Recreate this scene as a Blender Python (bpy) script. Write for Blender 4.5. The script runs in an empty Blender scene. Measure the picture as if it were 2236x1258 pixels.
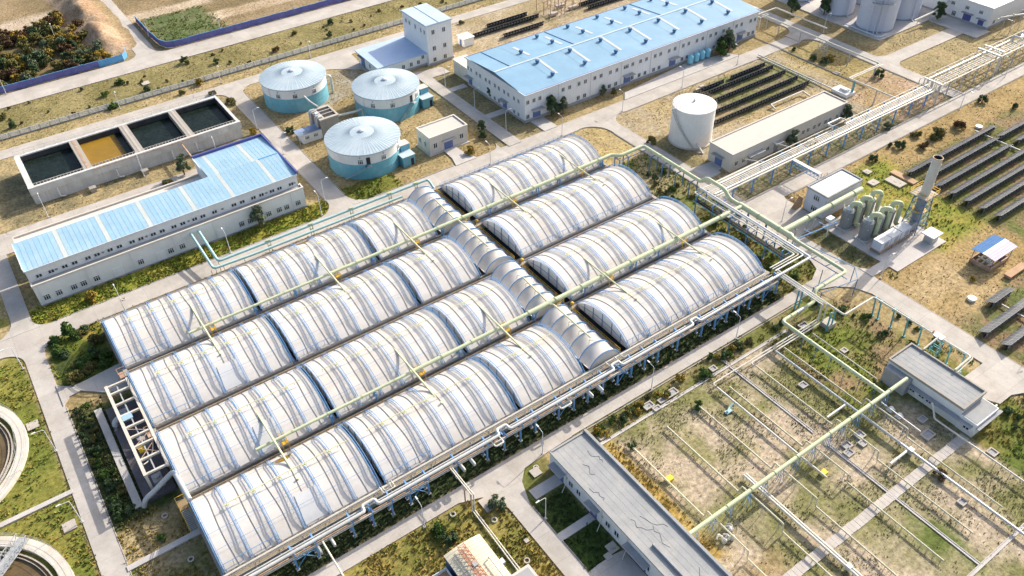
import bpy, bmesh, math, random
import numpy as np
from mathutils import Vector, Matrix
random.seed(7)
RNG = np.random.default_rng(11)
SC = bpy.context.scene
COL = SC.collection
R = math.radians

# ------------------------------------------------------------------ camera, sky, sun, exposure
cam_d = bpy.data.cameras.new('camera')
cam = bpy.data.objects.new('camera', cam_d)
COL.objects.link(cam)
yaw, pit, rol = R(55.684), R(41.078), R(-1.477)
fw = Vector((math.cos(pit)*math.cos(yaw), math.cos(pit)*math.sin(yaw), -math.sin(pit)))
rt = fw.cross(Vector((0, 0, 1))).normalized()
up = rt.cross(fw)
rt2 = rt*math.cos(rol)+up*math.sin(rol)
up2 = -rt*math.sin(rol)+up*math.cos(rol)
cam.matrix_world = Matrix(((rt2.x, up2.x, -fw.x, 0), (rt2.y, up2.y, -fw.y, 0), (rt2.z, up2.z, -fw.z, 110), (0, 0, 0, 1)))
cam_d.sensor_fit = 'HORIZONTAL'
cam_d.sensor_width = 36
cam_d.lens = 1798.47/2236*36
cam_d.clip_start = 1
cam_d.clip_end = 6000
SC.camera = cam

SUN_AZ, SUN_EL = 11.5, 31.0          # azimuth measured from +x towards +y
world = bpy.data.worlds.new("World")
SC.world = world
world.use_nodes = True
wn = world.node_tree.nodes
bg = wn['Background']
sky = wn.new('ShaderNodeTexSky')
sky.sky_type = 'NISHITA'
sky.sun_disc = False
sky.sun_elevation = R(SUN_EL)
sky.sun_rotation = R(90-SUN_AZ)
sky.air_density = 1.0
sky.dust_density = 3.5
sky.ozone_density = 0.6
world.node_tree.links.new(sky.outputs[0], bg.inputs[0])
bg.inputs[1].default_value = 0.15
sun_d = bpy.data.lights.new('sun', 'SUN')
sun_d.energy = 3.9
sun_d.angle = R(0.5)
sun_d.color = (1.0, 0.93, 0.82)
sun = bpy.data.objects.new('sun', sun_d)
COL.objects.link(sun)
sd = Vector((math.cos(R(SUN_EL))*math.cos(R(SUN_AZ)), math.cos(R(SUN_EL))*math.sin(R(SUN_AZ)), math.sin(R(SUN_EL))))
sun.rotation_euler = sd.to_track_quat('Z', 'Y').to_euler()
sun.location = (300, 100, 200)
SC.view_settings.view_transform = 'Standard'
SC.view_settings.look = 'None'
SC.view_settings.gamma = 1
SC.view_settings.use_curve_mapping = False
SC.view_settings.exposure = 0.78

# ------------------------------------------------------------------ materials
MATS = {}
def mat(name, col, rough=.7, var=.18, scale=.6, fine=6, metal=0., dirt=None, dirt_amt=.35, dscale=.25, bump=0., spec=.18, streak=0., stripe=None, joints=None, vcol=False, vrange=(.75, 1.2)):
    if name in MATS: return MATS[name]
    m = bpy.data.materials.new(name); m.use_nodes = True
    nt = m.node_tree; N = nt.nodes; L = nt.links
    b = N['Principled BSDF']
    b.inputs['Roughness'].default_value = rough
    b.inputs['Metallic'].default_value = metal
    b.inputs['Specular IOR Level'].default_value = spec
    geo = N.new('ShaderNodeNewGeometry')
    def noise(s, d=4, vec=None, r=.6):
        n = N.new('ShaderNodeTexNoise'); n.inputs['Scale'].default_value = s; n.inputs['Detail'].default_value = d
        n.inputs['Roughness'].default_value = r
        L.new(vec or geo.outputs['Position'], n.inputs['Vector']); return n.outputs['Fac']
    def mp(x, a, b_, c, d):
        n = N.new('ShaderNodeMapRange'); n.inputs[1].default_value = a; n.inputs[2].default_value = b_
        n.inputs[3].default_value = c; n.inputs[4].default_value = d; L.new(x, n.inputs[0]); return n.outputs[0]
    def mul(x, y):
        n = N.new('ShaderNodeMath'); n.operation = 'MULTIPLY'
        for i, q in enumerate((x, y)):
            if isinstance(q, (int, float)): n.inputs[i].default_value = q
            else: L.new(q, n.inputs[i])
        return n.outputs[0]
    def mixc(f, c1, c2, kind='MIX'):
        n = N.new('ShaderNodeMix'); n.data_type = 'RGBA'; n.blend_type = kind
        if isinstance(f, (int, float)): n.inputs[0].default_value = f
        else: L.new(f, n.inputs[0])
        for i, q in ((6, c1), (7, c2)):
            if isinstance(q, tuple): n.inputs[i].default_value = (*q, 1)
            else: L.new(q, n.inputs[i])
        return n.outputs[2]
    if vcol:
        at = N.new('ShaderNodeVertexColor'); at.layer_name = 'tint'; c = at.outputs[0]
    else:
        c = tuple(col)
    v = mp(mul(noise(scale), 1.0), .3, .7, 1-var, 1+var*.6)
    v2 = mp(noise(fine, 3), .3, .7, 1-var*.5, 1+var*.4)
    vv = mul(v, v2)
    comb = N.new('ShaderNodeCombineColor')
    for i in range(3): L.new(vv, comb.inputs[i])
    c = mixc(1.0, c, comb.outputs[0], 'MULTIPLY')
    if vcol:        # clumps of growth a few decimetres wide, and bare crumbs between them
        f = mp(noise(2.3, 5, r=.75), .52, .6, 0, .62); c = mixc(f, c, mixc(1.0, c, (.58, .68, .4), 'MULTIPLY'))
        f = mp(noise(1.1, 5, r=.8), .55, .66, 0, .4); c = mixc(f, c, mixc(1.0, c, (1.3, 1.24, 1.2), 'MULTIPLY'))
    if dirt:
        f = mp(noise(dscale, 6, r=.7), .48, .72, 0, dirt_amt)
        c = mixc(f, c, tuple(dirt))
    if streak:
        mpn = N.new('ShaderNodeMapping'); L.new(geo.outputs['Position'], mpn.inputs[0]); mpn.inputs['Scale'].default_value = (2.2, 2.2, .12)
        f = mp(noise(1.0, 5, mpn.outputs[0], .7), .5, .75, 0, streak)
        c = mixc(f, c, tuple(dirt or (.2, .18, .15)))
    if stripe:      # standing ribs of metal sheet: (axis, period, depth)
        sx = N.new('ShaderNodeSeparateXYZ'); L.new(geo.outputs['Position'], sx.inputs[0])
        w = N.new('ShaderNodeMath'); w.operation = 'PINGPONG'; L.new(sx.outputs[stripe[0]], w.inputs[0]); w.inputs[1].default_value = stripe[1]/2
        f = mp(w.outputs[0], 0, stripe[1]*.12, stripe[2], 0)
        c = mixc(f, c, (.12, .2, .28) if len(stripe) < 4 else stripe[3])
    if joints:      # poured concrete bays with saw-cut joints and small tone differences
        bt = N.new('ShaderNodeTexBrick'); L.new(geo.outputs['Position'], bt.inputs[0])
        bt.inputs['Scale'].default_value = 1.0; bt.offset = 0
        bt.inputs['Brick Width'].default_value = joints; bt.inputs['Row Height'].default_value = joints
        bt.inputs['Mortar Size'].default_value = .025; bt.inputs['Mortar Smooth'].default_value = .4
        bt.inputs['Color1'].default_value = (1, 1, 1, 1); bt.inputs['Color2'].default_value = (.92, .91, .9, 1); bt.inputs['Mortar'].default_value = (.62, .6, .57, 1)
        c = mixc(1.0, c, bt.outputs[0], 'MULTIPLY')
    L.new(c, b.inputs['Base Color'])
    if bump:
        bn = N.new('ShaderNodeBump'); bn.inputs['Strength'].default_value = bump; bn.inputs['Distance'].default_value = .1
        L.new(noise(fine*.6, 5), bn.inputs['Height']); L.new(bn.outputs[0], b.inputs['Normal'])
    MATS[name] = m; return m

GREYD = (.25, .23, .2)
M = dict(
    road=mat('road_concrete', (.45, .415, .375), .9, .14, .25, 3, dirt=(.29, .26, .22), dirt_amt=.6, dscale=.14, joints=5.0),
    pad=mat('pad_concrete', (.48, .45, .42), .9, .12, .3, 3, dirt=(.33, .3, .27), dirt_amt=.4, dscale=.2),
    kerb=mat('kerb_stone', (.38, .36, .33), .9, .2, 1.0, 5),
    conc=mat('basin_concrete', (.36, .33, .29), .9, .2, .5, 4, dirt=(.17, .15, .12), dirt_amt=.6, dscale=.5, streak=.3),
    concw=mat('white_washed_concrete', (.56, .56, .54), .85, .14, .4, 4, dirt=(.3, .28, .26), dirt_amt=.35, dscale=.35, streak=.5),
    dark=mat('dark_recess', (.05, .05, .05), .9, .3),
    memb=mat('membrane_fabric', (.57, .54, .505), .6, .07, .35, 2, dirt=(.47, .4, .31), dirt_amt=.55, dscale=.16),
    patch=mat('patched_fabric', (.52, .52, .52), .55, .05, .4, 2),
    gable=mat('gable_cloth', (.72, .69, .65), .7, .12, .5, 3, dirt=(.42, .36, .28), dirt_amt=.4),
    steelb=mat('blue_steel', (.14, .30, .54), .5, .15, 1, 5, dirt=(.35, .42, .5), dirt_amt=.3),
    steelbd=mat('dark_blue_steel', (.09, .2, .36), .5, .15, 1, 5),
    midline=mat('midline_grey', (.2, .19, .18), .7, .1),
    gpipe=mat('pale_green_pipe', (.50, .54, .35), .5, .1, .4, 3, dirt=(.5, .5, .36), dirt_amt=.4),
    gpiped=mat('green_flange', (.42, .47, .28), .5, .12),
    ypipe=mat('yellow_pipe', (.62, .6, .38), .5, .1, .5, 3),
    teal=mat('teal_pipe', (.34, .52, .52), .5, .1, .4, 3, dirt=(.4, .5, .5), dirt_amt=.3),
    tealpost=mat('teal_post', (.13, .36, .4), .55, .15),
    pipe=mat('grey_pipe', (.56, .56, .54), .42, .1, .4, 3, metal=.15, dirt=(.4, .38, .34), dirt_amt=.3),
    wpipe=mat('white_pipe', (.62, .585, .5), .5, .08, .4, 3, dirt=(.5, .45, .36), dirt_amt=.3),
    rust=mat('rusty_pipe', (.42, .27, .18), .8, .25, 1.2, 5, dirt=(.5, .45, .38), dirt_amt=.6, dscale=.6),
    yel=mat('safety_yellow', (.68, .42, .06), .6, .15, 1, 4),
    shadeslab=mat('shaded_floor', (.11, .1, .11), .85, .2, .5, 4),  # dark felt tone, deepened by shade put into the colour
    orange=mat('orange_crane_paint', (.4, .19, .12), .6, .15, 1, 4),
    brown=mat('walkway_grating', (.27, .2, .11), .85, .2, 1, 6),
    steel=mat('galvanised_steel', (.45, .46, .46), .5, .12, 1, 4, metal=.3),
    wallw=mat('white_wall', (.68, .69, .68), .8, .06, .4, 3, dirt=(.45, .43, .4), dirt_amt=.25, dscale=.3, streak=.22),
    wallp=mat('white_panel_wall', (.72, .73, .74), .6, .05, .3, 3, stripe=(0, 1.0, .35, (.5, .52, .55)), dirt=(.5, .5, .5), dirt_amt=.2),
    wallpy=mat('white_panel_wall_side', (.72, .73, .74), .6, .05, .3, 3, stripe=(1, 1.0, .35, (.5, .52, .55)), dirt=(.5, .5, .5), dirt_amt=.2),
    wallc=mat('cream_wall', (.6, .56, .5), .85, .07, .4, 3, dirt=(.4, .36, .3), dirt_amt=.25, streak=.3),
    plinth=mat('grey_plinth', (.33, .33, .34), .85, .15, .6, 4),
    roofl=mat('pale_blue_sheet', (.285, .425, .52), .5, .09, .25, 2, dirt=(.4, .5, .57), dirt_amt=.5, dscale=.2),
    roofl2=mat('pale_blue_sheet_b', (.255, .415, .54), .45, .07, .25, 2, dirt=(.38, .48, .56), dirt_amt=.4, dscale=.2),
    roofb=mat('blue_ribbed_roof', (.19, .33, .45), .45, .06, .2, 2, dirt=(.25, .4, .52), dirt_amt=.5, dscale=.1, stripe=(0, .75, .3, (.24, .4, .53))),
    roofw=mat('pale_metal_roof', (.42, .5, .545), .5, .08, .3, 3, dirt=(.47, .5, .51), dirt_amt=.5, dscale=.3),
    roofw2=mat('pale_metal_roof_b', (.385, .47, .525), .5, .08, .3, 3, dirt=(.44, .49, .51), dirt_amt=.5, dscale=.3),
    roofs=mat('shed_blue_roof', (.4, .5, .66), .45, .06, .3, 3, dirt=(.5, .58, .68), dirt_amt=.3),
    roofg=mat('felt_roof', (.30, .305, .305), .9, .1, .4, 4, dirt=(.45, .42, .38), dirt_amt=.45, dscale=.3, bump=.1),
    roofcem=mat('cement_roof', (.52, .48, .43), .9, .08, .3, 4, dirt=(.4, .36, .3), dirt_amt=.4, dscale=.3),
    fpipe=mat('field_cream_pipe', (.53, .5, .36), .6, .1, .5, 3),
    shel=mat('shelter_blue', (.07, .17, .36), .7, .1, spec=.05),
    skyl=mat('skylight_sheet', (.46, .49, .47), .4, .06, .4, 3),
    purple=mat('indigo_flashing', (.10, .11, .30), .5, .12, .6, 3),
    pfence=mat('violet_hoarding', (.13, .13, .33), .6, .15, .5, 3, dirt=(.2, .22, .42), dirt_amt=.5),
    bfence=mat('blue_hoarding', (.13, .36, .62), .6, .12, .5, 3),
    dblue=mat('dome_blue', (.14, .37, .46), .55, .1, .4, 3, dirt=(.3, .52, .6), dirt_amt=.5, dscale=.3, streak=.3),
    doorb=mat('blue_door', (.12, .17, .36), .6, .1),
    glass=mat('window_glass', (.035, .04, .045), .15, .3, .8, 2, spec=.6),
    frame=mat('window_frame', (.6, .62, .64), .5, .06),
    tank=mat('tank_paint', (.70, .70, .69), .5, .06, .25, 2, dirt=(.5, .46, .4), dirt_amt=.2, dscale=.2, streak=.18),
    tankb=mat('silo_paint', (.55, .58, .66), .5, .05, .25, 2, streak=.15, dirt=(.42, .42, .46)),
    tanks=mat('scrubber_grey', (.27, .285, .3), .45, .12, .5, 3, metal=.2, streak=.2),
    cyan=mat('cyan_tank', (.2, .47, .6), .45, .08),
    black=mat('black_shade_and_tray', (.025, .024, .026), .5, .3, 2, 8),  # black for the painted shade below the panels and for cable trays
    panel=mat('dark_panel', (.06, .065, .075), .25, .2, 1, 4, spec=.5),
    cell=mat('panel_grid', (.2, .21, .22), .5, .2),
    waterd=mat('dark_water', (.010, .017, .016), .2, .4, .4, 3, spec=.06, dirt=(.05, .06, .04), dirt_amt=.3, dscale=1.5),
    watery=mat('ochre_water', (.24, .14, .02), .3, .12, .3, 2, spec=.08),
    waterb=mat('brown_water', (.12, .085, .045), .25, .2, .3, 3, spec=.12, dirt=(.2, .15, .08), dirt_amt=.5, dscale=.5),
    bark=mat('bark', (.14, .1, .07), .9, .3, 2, 6),
    stone=mat('slab_stone', (.42, .38, .33), .9, .12, .8, 5),
    slab=mat('paving_slab', (.45, .41, .37), .9, .12, .8, 5),
    slab2=mat('paving_slab_b', (.41, .375, .34), .9, .12, .8, 5),
    contw=mat('cream_container_roof', (.58, .53, .4), .6, .1, .6, 3, dirt=(.45, .36, .22), dirt_amt=.35),
    contb=mat('container_blue', (.07, .15, .3), .6, .12),
    brick=mat('brown_tarp', (.42, .27, .16), .8, .15),
    lilac=mat('lilac_sheet', (.25, .2, .36), .5, .12, .5, 3, stripe=(0, .6, .6, (.42, .4, .46))),
    yel2=mat('bright_yellow', (.75, .55, .05), .6, .1),
    conc2=mat('pale_concrete', (.55, .51, .45), .9, .12, .5, 4, dirt=(.42, .32, .18), dirt_amt=.35, dscale=.4),
    pink=mat('faded_pink', (.52, .38, .44), .7, .2),
    red=mat('faded_red', (.5, .12, .1), .7, .2),
)
GRASSM = mat('painted_ground', (.3, .25, .15), .95, .45, 1.3, 9, bump=.6, vcol=True, spec=.1)
def leafmat(name, c, var=.4): return mat(name, c, .8, var, .9, 3.5, spec=.15)
M['lf_green'] = leafmat('leaf_green', (.075, .13, .03))
M['lf_dark'] = leafmat('leaf_dark', (.075, .115, .05))
M['lf_olive'] = leafmat('leaf_olive', (.15, .14, .045))
M['lf_gold'] = leafmat('leaf_gold', (.32, .22, .04))
M['lf_grey'] = leafmat('leaf_greygreen', (.13, .16, .09))
M['lf_brown'] = leafmat('leaf_brown', (.13, .08, .04))
M['gr_green'] = leafmat('grass_green', (.15, .20, .03))
M['gr_dark'] = leafmat('weed_dark', (.17, .18, .075))
M['gr_shade'] = leafmat('grass_shade', (.045, .065, .025))  # darker grass copy with shade put into its colour
M['gr_dry'] = leafmat('grass_dry', (.36, .27, .13), .3)
M['gr_gold'] = leafmat('grass_gold', (.29, .215, .055), .3)

# ------------------------------------------------------------------ mesh building
class MB:
    def __init__(s): s.v = []; s.f = []; s.m = []
    def add(s, vs, fs, mi=0):
        o = len(s.v); s.v += [tuple(p) for p in vs]
        for f in fs: s.f.append(tuple(i+o for i in f)); s.m.append(mi)
        return s
    def box(s, x0, y0, z0, x1, y1, z1, mi=0):
        return s.add([(x0, y0, z0), (x1, y0, z0), (x1, y1, z0), (x0, y1, z0), (x0, y0, z1), (x1, y0, z1), (x1, y1, z1), (x0, y1, z1)],
                     [(0, 3, 2, 1), (4, 5, 6, 7), (0, 1, 5, 4), (1, 2, 6, 5), (2, 3, 7, 6), (3, 0, 4, 7)], mi)
    def boxc(s, x, y, z, w, d, h, mi=0): return s.box(x-w/2, y-d/2, z, x+w/2, y+d/2, z+h, mi)
    def prism(s, poly, z0, z1, mi=0, base=False):
        n = len(poly)
        if sum(poly[i][0]*poly[(i+1) % n][1]-poly[(i+1) % n][0]*poly[i][1] for i in range(n)) < 0: poly = poly[::-1]
        fs = [tuple(range(n, 2*n))]+[(i, (i+1) % n, n+(i+1) % n, n+i) for i in range(n)]
        if base: fs.append(tuple(range(n-1, -1, -1)))
        return s.add([(x, y, z0) for x, y in poly]+[(x, y, z1) for x, y in poly], fs, mi)
    def sheet(s, poly, z, mi=0):
        n = len(poly)
        if sum(poly[i][0]*poly[(i+1) % n][1]-poly[(i+1) % n][0]*poly[i][1] for i in range(n)) < 0: poly = poly[::-1]
        return s.add([(x, y, z) for x, y in poly], [tuple(range(n))], mi)
    def quad(s, a, b, c, d, mi=0): return s.add([a, b, c, d], [(0, 1, 2, 3)], mi)
    def path(s, pts, r, n=8, caps=True, mi=0, up_=(0, 0, 1)):
        pts = [Vector(p) for p in pts]; k = len(pts); rings = []
        for i in range(k):
            d1 = (pts[i]-pts[i-1]).normalized() if i else (pts[1]-pts[0]).normalized()
            d2 = (pts[i+1]-pts[i]).normalized() if i < k-1 else d1
            t = (d1+d2); t = t.normalized() if t.length > 1e-6 else d1
            u = Vector(up_) if abs(t.z) < .95 else Vector((0, 1, 0))
            a = t.cross(u).normalized(); b = a.cross(t).normalized()
            sc = 1/max(.5, t.dot(d1))
            rr = r[i] if isinstance(r, (list, tuple)) else r
            rings.append([pts[i]+(a*math.cos(2*math.pi*(j+.5)/n)+b*math.sin(2*math.pi*(j+.5)/n))*rr*(sc if k > 2 and 0 < i < k-1 else 1) for j in range(n)])
        fs = []
        for i in range(k-1):
            for j in range(n): fs.append((i*n+j, i*n+(j+1) % n, (i+1)*n+(j+1) % n, (i+1)*n+j))
        if caps: fs += [tuple(range(n-1, -1, -1)), tuple((k-1)*n+j for j in range(n))]
        return s.add([p for g in rings for p in g], fs, mi)
    def bar(s, a, b, r, n=4, mi=0, caps=False): return s.path([a, b], r, n, caps, mi)
    def tube(s, pts, r, n=10, bend=None, mi=0, caps=True):
        """pipe with rounded elbows"""
        pts = [Vector(p) for p in pts]; bend = bend if bend is not None else r*2.2; out = [pts[0]]
        for i in range(1, len(pts)-1):
            a, p, c = pts[i-1], pts[i], pts[i+1]
            d1 = (a-p); d2 = (c-p); q = min(bend, d1.length*.48, d2.length*.48)
            e1 = p+d1.normalized()*q; e2 = p+d2.normalized()*q
            for t in (0, .25, .5, .75, 1): out.append(e1*(1-t)**2+p*2*t*(1-t)+e2*t*t)
        out.append(pts[-1]); return s.path(out, r, n, caps, mi)
    def lathe(s, cx, cy, prof, n=32, mi=0, a0=0., a1=2*math.pi, close=True):
        k = len(prof); vs = []; full = abs(a1-a0-2*math.pi) < 1e-6; nn = n if full else n+1
        for j in range(nn):
            a = a0+(a1-a0)*j/n
            for r, z in prof: vs.append((cx+r*math.cos(a), cy+r*math.sin(a), z))
        fs = []
        for j in range(n):
            q = (j+1) % nn
            for i in range(k-1): fs.append((j*k+i, q*k+i, q*k+i+1, j*k+i+1))
        if close and full:
            if prof[-1][0] > 1e-4: fs.append(tuple(j*k+k-1 for j in range(nn)))
        return s.add(vs, fs, mi)
    def cyl(s, cx, cy, z0, z1, r, n=24, mi=0): return s.lathe(cx, cy, [(r, z0), (r, z1)], n, mi)
    def ring(s, cx, cy, z0, z1, ri, ro, n=32, mi=0): return s.lathe(cx, cy, [(ro, z0), (ro, z1), (ri, z1), (ri, z0)], n, mi, close=False)
    def mesh(s, name, mats, smooth=True, ang=35):
        me = bpy.data.meshes.new(name); me.from_pydata(s.v, [], s.f)
        for m in (mats if isinstance(mats, (list, tuple)) else [mats]): me.materials.append(M[m] if isinstance(m, str) else m)
        if any(s.m): me.polygons.foreach_set('material_index', s.m)
        if smooth:
            me.shade_smooth(); me.set_sharp_from_angle(angle=R(ang))
        me.update(); return me

def T(name, label, cat, loc=(0, 0, 0), rot=0, group=None):
    o = bpy.data.objects.new(name, None); COL.objects.link(o); o.location = loc; o.rotation_euler = (0, 0, rot)
    o.empty_display_size = .2; o['label'] = label; o['category'] = cat
    if group: o['group'] = group
    return o
def O(name, me, parent=None, loc=None):
    o = bpy.data.objects.new(name, me); COL.objects.link(o)
    if parent: o.parent = parent
    if loc is not None: o.location = loc
    return o
def P(name, mb, mats, parent, label=None, smooth=True, sub=False):
    """part authored in world metres (or in local metres when its thing is at the origin)"""
    o = O(name, mb.mesh(name, mats, smooth), parent, (0, 0, 0) if sub else -Vector(parent.location))
    if label: o['label'] = label
    return o
def TP(name, label, cat, mb, mats, group=None, smooth=True):
    o = O(name, mb.mesh(name, mats, smooth)); o['label'] = label; o['category'] = cat
    if group: o['group'] = group
    return o
def S(name, mb, mats, parent=None, smooth=True):
    o = O(name, mb.mesh(name, mats, smooth), parent)
    o['kind'] = 'structure'; return o
def dup(t, loc, rot=0, label=None, scale=None, group=None, keep=()):
    r = t.copy(); COL.objects.link(r); r.location = loc; r.rotation_euler = (0, 0, rot)
    if label: r['label'] = label
    if group: r['group'] = group
    if scale: r.scale = scale if isinstance(scale, (tuple, list)) else (scale,)*3
    for ch in t.children:
        c = ch.copy(); COL.objects.link(c); c.parent = r
        for g in ch.children:
            d = g.copy(); COL.objects.link(d); d.parent = c
    return r
FACE = {'S': 0., 'W': -math.pi/2, 'E': math.pi/2, 'N': math.pi}
WCACHE = {}
def window(parent, face, x, y, z, w=1.5, h=1.3, style=2):
    """framed window with a glass pane, proud of the wall; z is its centre"""
    key = (round(w, 2), round(h, 2), style)
    if key not in WCACHE:
        f = MB(); b = .09
        f.box(-w/2, -.09, -h/2, -w/2+b, .02, h/2); f.box(w/2-b, -.09, -h/2, w/2, .02, h/2)
        f.box(-w/2+b, -.09, h/2-b, w/2-b, .02, h/2); f.box(-w/2+b, -.09, -h/2, w/2-b, .02, -h/2+b)
        for i in range(1, style): f.box(-w/2+w*i/style-.05, -.085, -h/2+b, -w/2+w*i/style+.05, .02, h/2-b)
        if style == 3: f.box(-w/2+b, -.08, h*.18, w/2-b, .02, h*.18+.07)
        f.box(-w/2-.08, -.14, -h/2-.09, w/2+.08, .02, -h/2)
        g = MB(); g.box(-w/2+b*.5, -.03, -h/2+b*.5, w/2-b*.5, .01, h/2-b*.5)
        WCACHE[key] = (f.mesh('window', 'frame', False), g.mesh('pane', 'glass', False))
    fm, gm = WCACHE[key]
    o = O('window', fm, parent, Vector((x, y, z))-Vector(parent.location)); o.rotation_euler = (0, 0, FACE[face])
    O('pane', gm, o); return o
def door(parent, face, x, y, w=2., h=2.5, canopy=0., m='doorb', z0=0.):
    d = MB(); d.box(-w/2, -.06, 0, w/2, .02, h)
    for i in (-1, 1): d.box(i*w/4-w*.2, -.09, .15, i*w/4+w*.2, -.05, h-.2)
    o = O('door', d.mesh('door', m, False), parent, Vector((x, y, z0))-Vector(parent.location)); o.rotation_euler = (0, 0, FACE[face])
    if canopy:
        c = MB(); c.box(-w/2-.6, -canopy, h+.25, w/2+.6, .02, h+.4); c.box(-w/2-.6, -canopy, h+.4, w/2+.6, -canopy+.08, h+.5)
        k = O('door_canopy', c.mesh('door_canopy', 'plinth', False), parent, o.location); k.rotation_euler = o.rotation_euler
    return o
def arc(cx, cy, r, a0, a1, n=6): return [(cx+r*math.cos(R(a0+(a1-a0)*i/n)), cy+r*math.sin(R(a0+(a1-a0)*i/n))) for i in range(n+1)]
def rrect(x0, y0, x1, y1, r=(0, 0, 0, 0), n=5):
    """corner radii: sw, se, ne, nw"""
    if isinstance(r, (int, float)): r = (r,)*4
    p = []
    p += arc(x0+r[0], y0+r[0], r[0], 180, 270, n) if r[0] else [(x0, y0)]
    p += arc(x1-r[1], y0+r[1], r[1], 270, 360, n) if r[1] else [(x1, y0)]
    p += arc(x1-r[2], y1-r[2], r[2], 0, 90, n) if r[2] else [(x1, y1)]
    p += arc(x0+r[3], y1-r[3], r[3], 90, 180, n) if r[3] else [(x0, y1)]
    return p
# ------------------------------------------------------------------ ground, roads, lawns
def vnoise(x, y, s, seed):
    x = np.asarray(x)/s; y = np.asarray(y)/s
    rs = np.random.default_rng(seed); tab = rs.random((256, 256))
    xi = np.floor(x).astype(int); yi = np.floor(y).astype(int); fx = x-xi; fy = y-yi
    fx = fx*fx*(3-2*fx); fy = fy*fy*(3-2*fy)
    a = tab[xi % 256, yi % 256]; b = tab[(xi+1) % 256, yi % 256]; c = tab[xi % 256, (yi+1) % 256]; d = tab[(xi+1) % 256, (yi+1) % 256]
    return (a*(1-fx)+b*fx)*(1-fy)+(c*(1-fx)+d*fx)*fy
def fbm(x, y, s, seed, o=4):
    t = 0; a = 1; n = 0
    for i in range(o): t = t+a*vnoise(x, y, s/2**i, seed+i); n += a; a *= .55
    return t/n
TAN, TAN2 = (.385, .295, .16), (.30, .225, .11)
OLV, OLV2 = (.285, .235, .11), (.21, .18, .075)
GRN, GRN2 = (.15, .17, .035), (.23, .21, .05)
DKG, DKG2 = (.06, .08, .025), (.11, .10, .04)
SND, SND2 = (.44, .355, .265), (.25, .225, .11)
BRN, BRN2 = (.27, .19, .11), (.38, .29, .19)
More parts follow.
